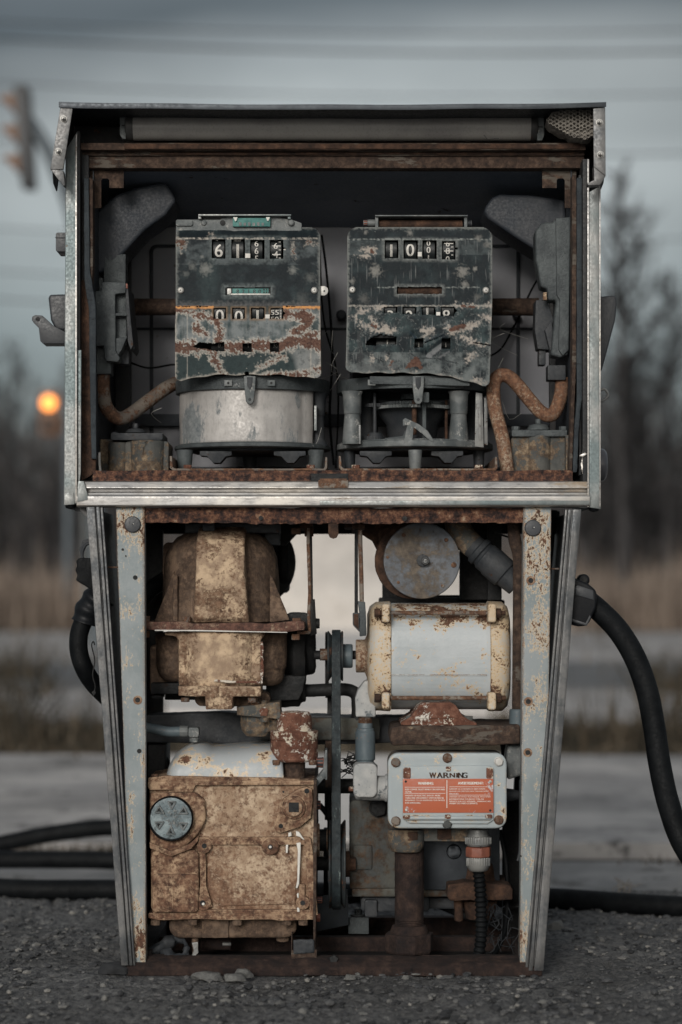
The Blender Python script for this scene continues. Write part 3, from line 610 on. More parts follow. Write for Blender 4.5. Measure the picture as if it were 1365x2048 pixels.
def faceplate(x0, x1, y0, bottom, left, right, holes, shade, bend, name, depth, rc=22):
    st = 1.5; nx = int((x1 - x0) / st); ny = int(330 / st)
    bm = bmesh.new(); cl = bm.loops.layers.float_color.new('Col')
    grid = []; cols = []
    for j in range(ny + 1):
        row = []
        for i in range(nx + 1):
            u = i / nx; v = j / ny
            px = x0 + (x1 - x0) * u; yb = bottom(px); py = y0 + (yb - y0) * v
            qx = left(py) + (right(py) - left(py)) * u
            p = W(qx, py, depth); p.y += bend(qx, py)
            row.append((bm.verts.new(p), qx, py, u, v, yb))
        grid.append(row)
    def corner(px, py, l, r, yb):
        for cx, cy, sx, sy in ((l + rc, y0 + rc, -1, -1), (r - rc, y0 + rc, 1, -1), (l + rc * .7, yb - rc * .7, -1, 1), (r - rc * .7, yb - rc * .7, 1, 1)):
            rr = rc if sy < 0 else rc * .7
            if (px - cx) * sx > 0 and (py - cy) * sy > 0 and math.hypot(px - cx, py - cy) > rr: return True
        return False
    colmap = {}
    for j in range(ny):
        for i in range(nx):
            q = [grid[j][i], grid[j + 1][i], grid[j + 1][i + 1], grid[j][i + 1]]
            cx = sum(t[1] for t in q) / 4; cy = sum(t[2] for t in q) / 4
            if corner(cx, cy, left(cy), right(cy), q[0][5]) or holes(cx, cy): continue
            f = bm.faces.new([t[0] for t in q]); f.smooth = True
            for lp, t in zip(f.loops, q):
                k = id(t[0])
                if k not in colmap: colmap[k] = shade(t[1], t[2], left(t[2]), right(t[2]), y0, t[5])
                c, rg = colmap[k]; lp[cl] = (c[0], c[1], c[2], 1)
    bm.faces.ensure_lookup_table()
    for v in [v for v in bm.verts if not v.link_faces]: bm.verts.remove(v)
    me = bpy.data.meshes.new(name); bm.to_mesh(me); bm.free(); me.materials.append(MPL)
    a = me.attributes.new('Rgh', 'FLOAT', 'POINT'); ca = me.color_attributes['Col'] if 'Col' in me.color_attributes else None
    vals = [0.] * len(me.vertices)
    for li, lp in enumerate(me.loops):
        c = ca.data[li].color; vals[lp.vertex_index] = 1. if c[0] > c[2] * 1.45 and c[0] > .05 else .35
    a.data.foreach_set('value', vals)
    o = bpy.data.objects.new(name, me); scn.collection.objects.link(o)
    s = o.modifiers.new('thickness', 'SOLIDIFY'); s.thickness = .0016; s.offset = 0
    return o
def inrect(x, y, r): return r[0] < x < r[2] and r[1] < y < r[3]
def rdist(x, y, r): return math.hypot(max(r[0] - x, 0, x - r[2]), max(r[1] - y, 0, y - r[3]))
# ---------- left plate
LW1 = [(425, 479, 452, 517), (463, 479, 490, 517), (501, 480, 529, 518), (540, 480, 567, 518)]
LW2 = [(427, 616, 453, 638), (465, 616, 491, 638), (503, 616, 529, 638), (541, 616, 567, 638)]
LH = LW1 + LW2 + [(451, 575, 542, 590), (486, 687, 504, 704), (541, 686, 559, 704)]
def lholes(x, y):
    for r in LH:
        if inrect(x, y, r): return True
    if math.hypot(x - 494, (y - 747) * 1.4) < 4.5: return True
    if poly_dist(x, y, [(387, 694, 1), (400, 691, 6), (425, 694, 7), (448, 694, 9)]) + 2.2 * fbm(x * .12, y * .12, 3) < 0 and y > 683 and x < 450: return True
    if poly_dist(x, y, [(566, 498, 3), (572, 499, 2)]) < 0 or poly_dist(x, y, [(566, 627, 5), (571, 627, 1)]) < 0: return True
    if 612.5 < y < 614.2 and (355 < x < 380 or 392 < x < 416 or 572 < x < 592) and fbm(x * .2, 9) > -.15: return True
    return False
LR = [[(352, 692, 13), (400, 700, 8), (470, 694, 12), (560, 692, 12), (600, 682, 12), (641, 690, 14)], [(352, 622, 7), (390, 628, 6), (430, 640, 8), (441, 660, 7), (436, 690, 8), (430, 715, 6), (443, 752, 6)],
      [(572, 628, 9), (600, 632, 13), (626, 638, 9), (612, 655, 8), (580, 662, 4), (610, 672, 8), (641, 668, 8)], [(502, 750, 2), (530, 728, 5), (568, 714, 5)], [(395, 655, 10), (410, 665, 8)],
      [(520, 755, 5), (570, 748, 4), (610, 752, 6), (641, 735, 5)]]
LU = [[(352, 484, 4), (366, 490, 7), (360, 502, 0)], [(586, 488, 0), (587, 505, 3), (588, 516, 0)], [(424, 466, 2), (428, 475, 1)], [(612, 490, -1), (620, 484, 2), (634, 490, -1)]]
LB = [(412, 538, 14, .8), (586, 541, 9, .8), (621, 556, 11, .35), (385, 532, 9, .5), (372, 548, 7, .4), (405, 514, 4, .7), (604, 598, 16, .2)]
def lshade(x, y, l, r, y0, yb):
    nf = fbm(x * .045, y * .045, 1); nh = fbm(x * .2, y * .2, 5, 3)
    edge = min(x - l, r - x, yb - y); etop = min(edge, y - y0)
    if y < 612:
        c = mixc(DK, (.022, .034, .038), .2 + nf * 1.2)
        if y < 477: c = mixc(c, DK, .6 - nf)
        c = mixc(c, TEAL, .8 * max(0, 1 - abs(x - 420) / 30) * (y > 500) * max(0, 1 - abs(y - 560) / 70))
        d = min(rdist(x, y, w) for w in LW1 + [(451, 575, 542, 590)]); c = mixc(c, (.12, .14, .14), (1 - d / 11) * .9 * (1 + nh))
        if 477 < y < 530: c = mixc(c, (.085, .10, .105), .30 + 1.1 * nf)
        if abs(y - 477.5) < 1.6: c = mixc(c, PALE, .45 + nh)
        c = mixc(c, (.2, .21, .2), (1 - etop / (7 + 5 * nh)) * .8)
        for bx, by, br, s in LB: c = mixc(c, (.17, .175, .165), s * 1.6 * (1 - math.hypot(x - bx, y - by) / (br * (1.15 + .8 * nh))))
        dr = min(poly_dist(x, y, p) for p in LU) + 8 * nh + 5 * nf + 1.5
        c = mixc(c, PALE, (1 - dr / 6) * .7)
        if dr < 0: c = mixc(RU, (.07, .04, .03), .5 + nh)
        if y > 600: c = mixc(c, (.10, .10, .10), (y - 600) / 14 + nh * .6)
        return c, 0
    if y < 620 and (x < 428 or x > 566): 
        t = 1 - abs(y - 614.5 - 2 * nh) / 4.5
        if t > 0: return mixc(mixc(RU, ZN, .4), OR, t * 1.4), 1
    dr = min(poly_dist(x, y, p) for p in LR) + 9 * nh + 9 * nf
    c = mixc(ZN, TEAL, .25 + nf * 1.1)
    c = mixc(c, (.22, .225, .215), .5 * (vn(x * .25, y * .012, 3) + .2))
    if y > 700: c = mixc(c, (.24, .24, .23), .45)
    c = mixc(c, (.025, .04, .042), (1 - abs(x - 620) / 22) * (1 - abs(y - 660) / 30) * 1.5)
    c = mixc(c, PALE, (1 - abs(dr) / (5.0 + 5 * nh)) * .95)
    c = mixc(c, PALE, (1 - edge / (5 + 5 * nh)) * .8)
    for w in LW2: c = mixc(c, (.25, .17, .11), (1 - rdist(x, y, w) / 6) * .8)
    if abs(x - 375) < 1.2 or abs(x - 622) < 1: c = mixc(c, PALE, .55)
    if dr < -2.6: c = mixc(mixc(RU, (.075, .036, .028), .5 + nh * 1.4), (.30, .22, .17), .5 * max(0, fbm(x * .5, y * .5, 2)))
    return c, 1
bumpn = lambda x, y: .0008 * fbm(x * .02, y * .02, 4)
plateL = faceplate(352, 641, 453, lambda x: 750 + 14 * max(0, (430 - x) / 78) ** 1.2 + 8 * max(0, (x - 560) / 80) + 1.2 * math.sin(x * .11), lambda y: 352 - (1 if y > 640 else 0), lambda y: 641 + max(0, (y - 620) / 140) * 2,
                   lholes, lshade, lambda x, y: (-.004 if y < 477 else 0) * ((477 - y) / 24 if y < 477 else 0) * -3 + (-.0035 * (1 - abs(y - 690) / 78) if y > 612 else 0) + bumpn(x, y), 'face_plate', .05)
# ---------- right plate
RW1 = [(770, 481, 797, 517), (808, 481, 836, 518), (846, 481, 874, 518), (884, 482, 912, 519)]
RW2 = [(768, 614, 795, 626), (806, 614, 833, 628), (844, 614, 871, 630), (882, 614, 909, 632)]
RH = RW1 + RW2 + [(794, 574, 885, 588), (829, 677, 847, 696), (883, 677, 901, 698)]
def rholes(x, y):
    for r in RH:
        if inrect(x, y, r): return True
    if poly_dist(x, y, [(734, 688, 2), (745, 684, 8), (762, 679, 10), (793, 682, 8)]) + 1.8 * fbm(x * .15, y * .15, 3) < 0 and y < 695 and x < 794: return True
    if poly_dist(x, y, [(911, 497, 3), (914, 497, 2)]) < 0 or poly_dist(x, y, [(910, 622, 5), (914, 622, 1)]) < 0: return True
    if poly_dist(x, y, [(850, 686, 1.0), (872, 678, .8), (899, 665, .2)]) < 0: return True
    if poly_dist(x, y, [(938, 684, .2), (962, 688, 1.3), (981, 691, 1.2)]) < 0: return True
    return False
RL = [[(708, 632, 2), (730, 652, 5), (752, 662, 3), (790, 662, 3)], [(742, 636, 3), (752, 655, 6)], [(718, 626, 5), (735, 622, 4)], [(770, 650, 3), (776, 660, 4)], [(895, 648, 2), (903, 665, 7), (935, 655, 7), (962, 645, 2)],
      [(922, 672, 3), (945, 685, 4), (980, 692, 3)], [(738, 745, 1), (744, 715, 3)], [(772, 712, 1), (788, 745, 3)], [(936, 720, 2), (945, 712, 6), (952, 708, 2)], [(845, 660, 2), (862, 662, 4), (848, 676, 3)],
      [(722, 500, 2), (747, 503, 6)], [(712, 510, 1), (738, 512, 2)], [(770, 614, 2), (752, 618, 4)], [(913, 612, 2), (985, 612, 3)], [(962, 630, 2), (983, 638, 3)], [(697, 730, 2), (715, 747, 3), (760, 748, 2), (840, 748, 2), (920, 758, 2), (975, 766, 4)]]
RR = [[(815, 735, 3), (832, 722, 8), (842, 735, 4)], [(903, 660, 4), (927, 652, 5)], [(745, 650, 3), (752, 655, 3)], [(786, 722, 1), (782, 730, 2)], [(924, 612, 2), (950, 614, 2)], [(744, 503, 4), (746, 504, 3)]]
RB = [(751, 542, 13, .95), (925, 544, 13, 1.), (951, 538, 5, 1.), (820, 466, 7, .7), (731, 465, 5, .6), (955, 595, 9, .35), (728, 598, 12, .3), (930, 569, 9, .7), (705, 562, 6, .7), (957, 476, 8, .6), (975, 489, 8, .5), (700, 600, 5, .6)]
def rshade(x, y, l, r, y0, yb):
    nf = fbm(x * .04, y * .04, 21); nh = fbm(x * .2, y * .2, 25, 3)
    edge = min(x - l, r - x); et = min(edge, y - y0, yb - y)
    c = mixc(DK, TEAL if y > 610 else (.022, .034, .038), (.15 if y < 610 else .35) + nf * 1.1)
    if 481 < y < 510: c = mixc(c, (.07, .085, .088), .5 + .7 * nf)
    d = min(rdist(x, y, w) for w in RW1 + [(794, 574, 885, 588)]); c = mixc(c, (.16, .17, .165), (1 - d / 8) * .9 * (1 + nh))
    c = mixc(c, (.20, .21, .20), (1 - et / (6 + 6 * nh)) * .95)
    if abs(y - 479) < 1.5: c = mixc(c, (.25, .27, .26), .5 + nh)
    if abs(y - 575 - (abs(x - 840) > 50) * 0) < 1.4 and (750 < x < 960): c = mixc(c, (.25, .27, .26), .5 + nh)
    if abs(y - 612) < 2: c = mixc(c, (.3, .28, .25), .55 + nh)
    for bx, by, br, s in RB: c = mixc(c, (.20, .195, .18), s * 1.5 * (1 - math.hypot(x - bx, y - by) / (br * (1.15 + .9 * nh))))
    dr = min(poly_dist(x, y, p) for p in RL) + 9 * nh + 5 * nf + 2.2
    c = mixc(c, (.20, .205, .20), (1 - dr / 9) * .5); c = mixc(c, (.36, .32, .28), (1 - dr / 3.5) * .95)
    if y > 478:
        sv = vn(x * .9, y * .03, 7); c = mixc(c, (.18, .19, .19), (sv - .35) * 2.2)
    if y > 610:
        v = abs(fbm(x * .035, y * .035, 33)); c = mixc(c, (.20, .21, .205), (1 - v / .055) * .55)
        if y > 705: c = mixc(c, (.14, .155, .155), .4 + nf)
    if poly_dist(x, y, [(718, 665, 3), (722, 735, 8), (792, 735, 6)]) < 0: c = mixc(c, (.06, .062, .064), .4)
    # layered peeled sheet in the lower right
    for p, col, w in (([(858, 712, 6), (892, 686, 5)], (.20, .205, .21), 1), ([(866, 714, 1.2), (890, 692, 1.2)], (.02, .025, .03), 1), ([(878, 716, 2), (898, 704, 2)], (.11, .115, .12), 1), ([(822, 708, 1.2), (835, 716, 1.2), (880, 718, 1.2), (918, 728, 1.2)], (.02, .025, .028), 1),
                      ([(820, 664, 2), (832, 676, 3)], (.02, .035, .045), 1), ([(852, 684, 2), (898, 665, 1.2)], (.012, .02, .026), 1), ([(858, 700, 2), (880, 684, 3)], (.015, .02, .024), 1)):
        if poly_dist(x, y, p) < nh: c = mixc(c, col, .8)
    dd = min(poly_dist(x, y, p) for p in RR) + 3 * nh
    if dd < 0: c = mixc(RU, (.08, .04, .03), .5 + nh)
    return c, 0
def rbend(x, y):
    v = (.0035 * (477 - y) / 24 if y < 477 else 0) + bumpn(x, y)
    if y > 612: v += -.003 * (1 - abs(y - 680) / 90)
    if y > 655 and x > 800:
        v += -.004 * max(0, 1 - poly_dist(x, y, [(842, 700, 1), (900, 668, 1)]) / 12) + .003 * max(0, 1 - poly_dist(x, y, [(830, 670, 1), (862, 715, 1)]) / 10)
    return v
plateR = faceplate(695, 985, 454, lambda x: 746 + 3 * max(0, (x - 800) / 100) + 20 * max(0, (x - 870) / 100) ** 1.3 + 1.2 * math.sin(x * .13), lambda y: 695 - max(0, (y - 600) / 150) * 3.5, lambda y: 985 - max(0, (y - 600) / 150) * 5,
                   rholes, rshade, rbend, 'face_plate', .05)
# ---------- counters: body, wheels, numerals
def wheel(parent, x0, x1, pyc, items, d=.0545, rad=.024, extra=None):
    """a number wheel seen through its window; items = [(text, px, py, height)]"""
    b = MB(); zc = W(0, pyc, d).z; o = W(x0, pyc, d)
    rs = []
    n = 40
    for px in (x0, x1):
        X = (px - 682.5) * K(d)
        rs.append([Vector((X, d + rad - rad * math.cos(2 * math.pi * j / n), zc + rad * math.sin(2 * math.pi * j / n))) for j in range(n)])
    b.rings(rs); b.mi = 1
    for it in items:
        add_text(b, it[0], it[1], it[2], it[3], d, bold=.45 if it[3] > 14 else .25, wheel=(zc, rad), w=(it[4] if len(it) > 4 else None))
    if extra: extra(b, d, zc, rad)
    return P_(b, 'number_wheel', [M['wheel'], M['num']], parent, bev=0)
def scale_bits(x0, x1, ys, dash=None):
    def f(b, d, zc, rad):
        for y in ys: 
            z = W(0, y, d).z; dz = max(-.9, min(.9, (z - zc) / rad)); yy = d + rad - rad * math.cos(math.asin(dz))
            b.box(x0, y - .6, x1, y + .6, yy - .0009, yy + .0001)
        if dash:
            for (xa, xb, y) in dash:
                z = W(0, y, d).z; dz = max(-.9, min(.9, (z - zc) / rad)); yy = d + rad - rad * math.cos(math.asin(dz)); b.box(xa, y - .8, xb, y + .8, yy - .0010, yy + .0001)
    return f
def counter_body(x0, x1, name_parent):
    b = MB(); b.box(x0, 462, x1, 745, .11, .26); b.box(x0, 520, x1, 570, .0535, .11); b.box(x0, 592, x1, 612, .0535, .11); b.box(x0, 640, x1, 676, .0535, .11); b.box(x0, 705, x1, 742, .06, .11); b.box(x0, 462, x1, 478, .062, .11)
    o = P_(b, 'counter_unit', M['black'], name_parent, bev=.0015); return o
cuL = counter_body(366, 630, pump); cuR = counter_body(706, 974, pump)
cuL['label'] = 'computer behind the left face plate, with teal totaliser wheels'
for cu, pl in ((cuL, plateL), (cuR, plateR)): pl.parent = cu
yc = 498
wheel(cuL, 427, 449, yc, [('6', 438, 501, 25), ('7', 438.5, 470, 23)])
wheel(cuL, 465, 487, yc, [('1', 476, 502, 27), ('2', 475, 471, 22)])
wheel(cuL, 503, 525, yc, [('6', 513.5, 502, 12), ('6', 513.5, 487, 12), ('5', 513.5, 517, 12)])
wheel(cuL, 541, 563, yc, [('6', 552, 492, 12), ('4', 552, 509, 13), ('6', 552, 476, 11)], extra=scale_bits(558, 562, (484, 492, 500, 509, 516), [(545, 562, 492), (545, 561, 509)]))
wheel(cuL, 429, 451, 622, [('0', 440, 632, 25), ('9', 440, 601, 22)])
wheel(cuL, 467, 489, 622, [('0', 478, 634, 25)])
wheel(cuL, 505, 527, 622, [('1', 515.5, 633, 25)])
wheel(cuL, 541, 565, 622, [('55', 550, 625, 9.5, 16), ('50', 550, 638, 9.5, 16)], extra=scale_bits(560, 563.5, (618, 621, 624, 627, 630, 633, 636)))
for x in (437, 495, 550): wheel(cuL, x - 14, x + 12, 694, [('0' if x == 437 else ('35' if x > 500 else '1'), x + 2, 691, 8)], d=.075, rad=.016)
wheel(cuR, 772, 794, yc, [('1', 783, 501, 24)])
wheel(cuR, 810, 833, yc, [('0', 821, 500, 24)])
wheel(cuR, 848, 870, yc, [('0', 857.5, 500, 12), ('0', 857.5, 486, 11), ('1', 857.5, 516, 12)])
wheel(cuR, 886, 909, yc, [('8', 896, 502, 12), ('6', 896, 487, 12), ('0', 896, 518, 12)], extra=scale_bits(903, 907, (494, 510), [(889, 907, 502), (889, 907, 487)]))
wheel(cuR, 770, 792, 618, [('3', 781, 632, 22)])
wheel(cuR, 808, 830, 618, [('2', 819, 632, 22)])
wheel(cuR, 846, 868, 618, [('1', 855, 624, 22)])
wheel(cuR, 884, 908, 618, [('8', 893, 631, 22)])
for x in (775, 838, 892): wheel(cuR, x - 22, x + 16, 687, [('1', x, 684 if x < 800 else 690, 9)], d=.075, rad=.016)
# decimal points, arrows
for cu, pts in ((cuL, ((491, 507, 501, 516), (531, 629, 540, 637))), (cuR, ((836, 504, 844, 513), (873, 624, 881, 631)))):
    for i, r in enumerate(pts):
        b = MB(); b.box(*r, .0475, .0486); P_(b, 'decimal_marker', M['num'], cu, bev=.0003)
for cu, x, y in ((cuL, 567, 499), (cuR, 912, 504)):
    b = MB(); b.poly([(x, y), (x + 6, y - 3), (x + 5, y + 3)], .0535, .0545); P_(b, 'pointer', M['num'], cu, bev=0)
# left totaliser in its slot; right slot shows a rusty roller
b = MB(); b.box(452, 575, 541, 591, .0525, .0545); b.mi = 1; b.box(465, 577, 538, 588, .0515, .0525); b.mi = 2
for i, ch in enumerate('82180'): add_text(b, ch, 476 + i * 11, 583, 8, .0512, bold=.2)
for i in range(6): b.box(527 + (i % 3) * 5, 578 + (i // 3) * 5, 530 + (i % 3) * 5, 581 + (i // 3) * 5, .0511, .0515)
b.mi = 3; b.box(455, 577, 463, 589, .049, .0515); b.box(459, 587, 541, 590, .049, .0515)
P_(b, 'totaliser', [M['black'], M['teal'], M['wheel'], M['pale']], cuL, bev=.0003)
b = MB(); b.lathe('x', (581, .066), [(796, 12), (884, 12)], 20); P_(b, 'bare_roller', M['rustd'], cuR, bev=.0003, rough=.0006, rsc=200, L=.006)
# screws and tab
for cu, pts in ((cuL, ((362, 581), (629, 581))), (cuR, ((705, 580), (972, 581)))):
    for (x, y) in pts:
        b = MB(); b.lathe('y', (x, y, .05), [(.050, 6.6), (.0465, 6.4), (.0448, 4.2)], 20); b.mi = 1; b.lathe('y', (x, y, .05), [(.0449, 2), (.0440, 2)], 4, .6)
        P_(b, 'plate_screw', [M['pale'], M['black']], cu, bev=.0004)
b = MB(); b.poly([(636, 572), (650, 572), (656, 576), (657, 582), (655, 588), (650, 591), (636, 591)], .056, .0575); b.mi = 1; b.lathe('y', (649, 582, .055), [(.0559, 2.4), (.055, 2.4)], 10)
P_(b, 'mounting_ear', [M['pale'], M['black']], cuL, bev=.0005)
# top brackets
b = MB(); b.poly([(352, 460), (353, 443), (358, 439), (385, 439), (440, 439), (463, 431), (541, 431), (575, 438), (590, 441), (604, 446), (604, 470), (352, 470)], .058, .085)
b.rbox(352, 439, 386, 452, 4, .054, .06)
b.lathe('y', (408, 446, .058), [(.058, 6), (.055, 5)], 18); b.lathe('y', (583, 446, .058), [(.058, 7), (.053, 6.4), (.052, 4)], 18)
P_(b, 'counter_bracket', M['castl'], cuL, bev=.0014, rough=.0003)
b = MB(); b.lathe('y', (446, 446, .058), [(.0585, 5.5), (.0565, 5.5)], 16); b.box(467, 433, 540, 437, .0555, .058); P_(b, 'bracket_hole', M['black'], cuL, bev=0)
b = MB(); b.box(466, 436, 541, 453, .050, .0575); b.mi = 1
for i in range(6): b.box(478 + i * 9, 444 + (i % 2), 484 + i * 9, 452, .0492, .0501)
b.mi = 2; b.poly([(466, 434), (476, 434), (474, 441), (471, 444)], .047, .0505); b.poly([(532, 434), (541, 434), (537, 443), (534, 441)], .047, .0505)
P_(b, 'upper_totaliser', [M['teal'], M['castl'], M['num']], cuL, bev=.0004)
b = MB(); b.box(397, 428.5, 583, 431.5, .045, .12); b.mi = 1; b.box(403, 431.5, 578, 437, .062, .12); b.mi = 0; b.box(397, 431, 403, 438, .05, .07); b.box(576, 431, 582, 438, .05, .07)
P_(b, 'cover_strip', [M['steel'], M['black']], cuL, bev=.0006)
b = MB(); b.box(751, 430, 936, 432.5, .045, .12); b.box(751, 432, 757, 455, .052, .07); b.box(929, 432, 935, 455, .052, .07)
P_(b, 'cover_strip', M['castl'], cuR, bev=.0006)
b = MB(); b.box(752, 433, 934, 440, .085, .10); P_(b, 'cover_shadow_box', M['black'], cuR, bev=0)
b = MB(); b.lathe('x', (449, .07), [(758, 9), (925, 9)], 20); P_(b, 'bare_roller', M['rustd'], cuR, bev=.0003, rough=.0006, rsc=200, L=.006)
b = MB(); b.lathe('x', (446, .066), [(736, 7), (751, 7)], 18); b.mi = 1; b.lathe('x', (446, .066), [(727, 6), (736, 6)], 8); b.mi = 2; b.lathe('x', (447, .066), [(935, 7), (944, 6)], 14)
P_(b, 'roller_stub', [M['castl'], M['copper'], M['castd']], cuR, bev=.0008)
# ---------- meter drums beneath
def drum_top(cx, r, name):
    b = MB(); b.ring('z', (cx, .19), 764, 790, r, r - 10, 72); b.cyl('z', (cx, .19), 770, 778, r - 9, 72)
    return b
DC = .19
b = drum_top(506, 154, ''); dl = P_(b, 'meter_drum', M['cast'], bev=.0015); dl['label'] = 'left meter drum wrapped in a dull aluminium band'
# aluminium wrap, open towards the right rear
b = MB(); k = K(DC); cx = 503; zc0 = W(cx, 787, DC); zc1 = W(cx, 895, DC)
r = 143 * k; rs0 = []; n = 90
outer = []; inner = []
for j in range(n + 1):
    t = R(180 + (-14)) + (R(331) - R(166)) * j / n
    rr = r - .003 * max(0, 1 - abs(math.degrees(t) - 318) / 7) + .0009 * vn(t * 6, 0, 1)
    outer.append((t, rr))
rows = 14
V = [[b.bm.verts.new(Vector((zc0.x + rr * math.cos(t) * (1 + .012 * vn(t * 5, i * .2, 2)), DC + rr * math.sin(t) + .0014 * vn(t * 4, i * .3, 3), zc0.z + (zc1.z - zc0.z) * i / rows))) for i in range(rows + 1)] for t, rr in outer]
for j in range(n):
    for i in range(rows): b.face([V[j][i], V[j][i + 1], V[j + 1][i + 1], V[j + 1][i]])
w = P_(b, 'aluminium_wrap', M['drumplate'], dl, bev=0); so = w.modifiers.new('thickness', 'SOLIDIFY'); so.thickness = .0015
b = MB(); b.lathe('z', (500, DC), [(787, 138), (895, 138)], 64); P_(b, 'drum_core', M['black'], dl, bev=0)
for cx, dd in ((506, dl),):
    b = MB(); b.lathe('z', (cx, DC), [(892, 150), (895, 156), (901, 156), (903, 150)], 72); P_(b, 'base_flange', M['cast'], dl, bev=.001)
b = MB(); b.lathe('z', (637, .155), [(786, 20), (800, 15), (832, 13), (833, 11), (880, 13), (893, 22)], 24); P_(b, 'drum_column', M['castd'], dl, bev=.001)
b = MB(); b.box(629, 811, 634, 861, .115, .14); P_(b, 'wrap_clip', M['steel'], dl, bev=.0005)
def feet(parent, xs, mat, y1=938):
    for x, r0, d in xs:
        b = MB(); b.lathe('z', (x, d), [(900, r0), (y1, r0 * .8)], 20); P_(b, 'drum_foot', mat, parent, bev=.001)
feet(dl, ((370, 17, .10), (632, 17, .12)), M['cast']); feet(dl, ((500, 16, .26),), M['castd'])
def underside(parent, x0, x1, cx):
    b = MB(); b.lathe('z', (cx, DC), [(903, 120), (908, 118), (909, 40)], 48)
    for xa in (x0, x1):
        b.poly([(xa - 32, 902), (xa + 32, 902), (xa + 32, 911), (xa + 20, 913), (xa + 9, 926), (xa - 5, 926), (xa - 17, 913), (xa - 32, 911)], .09, .13)
    P_(b, 'drum_underside', M['castd'], parent, bev=.0015)
underside(dl, 432, 580, 506)
def rim_details(parent, cx, tabx, sqs):
    b = MB()
    for x, y in sqs: b.box(x - 8, y - 6, x + 8, y + 6, .060, .068)
    P_(b, 'rim_lug', M['castl'], parent, bev=.001)
    b = MB()
    for x, y in sqs: b.lathe('y', (x, y, .06), [(.0602, 2.4), (.059, 2.4)], 10)
    P_(b, 'rim_lug_hole', M['black'], parent, bev=0)
    b = MB(); b.poly([(tabx - 12, 752), (tabx + 12, 752), (tabx + 11, 775), (tabx + 8, 802), (tabx + 4, 808), (tabx - 4, 808), (tabx - 8, 802), (tabx - 11, 775)], .047, .060); o = P_(b, 'hanging_tab', M['castl'], parent, bev=.002)
    b = MB(); b.poly([(tabx - 6, 754), (tabx + 6, 754), (tabx + 5, 772), (tabx, 780), (tabx - 5, 772)], .0462, .048); b.lathe('y', (tabx, 799, .047), [(.0475, 3), (.0462, 3)], 12); P_(b, 'tab_recess', M['castd'], parent, bev=.0005)
rim_details(dl, 506, 500, ((457, 766), (543, 766)))
# right drum: open frame with gears
b = MB(); cx = 830
b.ring('z', (cx, DC), 765, 789, 156, 146, 72); b.cyl('z', (cx, DC), 768, 774, 147, 72); b.poly([(740, 752), (920, 756), (940, 762), (940, 772), (740, 768)], .058, .07)
dr = P_(b, 'meter_drum', M['cast'], bev=.0015); dr['label'] = 'right meter drum, an open frame with gears showing'
b = MB(); b.lathe('z', (cx, DC), [(886, 148), (889, 150), (890, 156), (901, 156), (903, 150)], 72); P_(b, 'base_flange', M['castl'], dr, bev=.001, rough=.0003)
for x, d in ((705, .10), (918, .10)):
    b = MB(); b.lathe('z', (x, d), [(783, 22), (790, 19), (828, 17), (829, 15.5), (870, 19), (889, 20)], 28); P_(b, 'drum_column', M['castl'], dr, bev=.001, rough=.0003)
for x, d in ((740, .28), (950, .27)):
    b = MB(); b.lathe('z', (x, d), [(783, 18), (889, 16)], 20); P_(b, 'drum_column', M['castd'], dr, bev=.001)
b = MB(); b.box(845, 785, 853, 888, .09, .12); b.box(838, 784, 859, 805, .07, .12); P_(b, 'centre_bracket', M['cast'], dr, bev=.002)
def gear(parent, cx, d, y0, y1, r, teeth, mat):
    b = MB(); rs = []; 
    for y in (y0, y1):
        o = W(cx, y, d); k = K(d); ring = []
        for j in range(teeth * 2):
            rr = r * (1 if (j % 2) else .95) * k; t = math.pi * j / teeth; ring.append(o + Vector((rr * math.cos(t), rr * math.sin(t), 0)))
        rs.append(ring)
    b.rings(rs); return P_(b, 'gear', mat, parent, bev=0)
gear(dr, 825, .17, 806, 812, 62, 60, M['cast']); gear(dr, 825, .17, 814, 820, 78, 70, M['castl']); gear(dr, 830, .17, 790, 800, 28, 24, M['cast']); gear(dr, 752, .15, 808, 815, 22, 24, M['castd']); gear(dr, 885, .16, 812, 819, 26, 26, M['cast'])
gear(dr, 745, .13, 874, 880, 24, 26, M['castd']); gear(dr, 800, .15, 882, 887, 45, 48, M['cast'])
b = MB(); b.lathe('z', (825, .19), [(820, 70), (832, 66), (850, 52), (880, 48)], 48); P_(b, 'gear_housing', M['castd'], dr, bev=.002)
b = MB(); b.lathe('z', (750, .13), [(786, 3), (868, 4)], 12); b.lathe('z', (750, .13), [(866, 14), (876, 18)], 18); b.mi = 1; b.lathe('z', (829, .12), [(800, 5), (870, 5)], 12); b.lathe('z', (893, .15), [(800, 3), (885, 3)], 12)
P_(b, 'gear_spindle', [M['castd'], M['rustd']], dr, bev=.0004)
b = MB(); b.poly([(808, 886), (815, 850), (806, 852), (806, 840), (811, 836), (822, 841), (838, 848), (856, 862), (869, 882), (862, 884), (846, 868), (828, 855), (825, 886)], .06, .066); P_(b, 'lever_quadrant', M['castl'], dr, bev=.001, rough=.0004)
b = MB(); b.poly([(770, 876), (806, 872), (810, 862), (816, 858), (816, 880), (770, 880)], .075, .082); P_(b, 'lever_arm', M['cast'], dr, bev=.0008)
b = MB(); b.poly([(952, 785), (965, 787), (968, 895), (950, 893)], .10, .103); b.poly([(957, 800), (963, 801), (964, 880), (958, 880)], .098, .10); b.poly([(969, 795), (975, 797), (976, 890), (968, 890)], .11, .112); b.box(718, 850, 722, 888, .08, .083)
P_(b, 'louvre_plate', M['zinc'], dr, bev=.0006)
feet(dr, ((831, 14, .055),), M['castl'], 939); feet(dr, ((700, 12, .16), (958, 12, .16)), M['castd'])
underside(dr, 752, 895, 830); rim_details(dr, 830, 837, ((793, 763), (879, 765), (744, 765)))
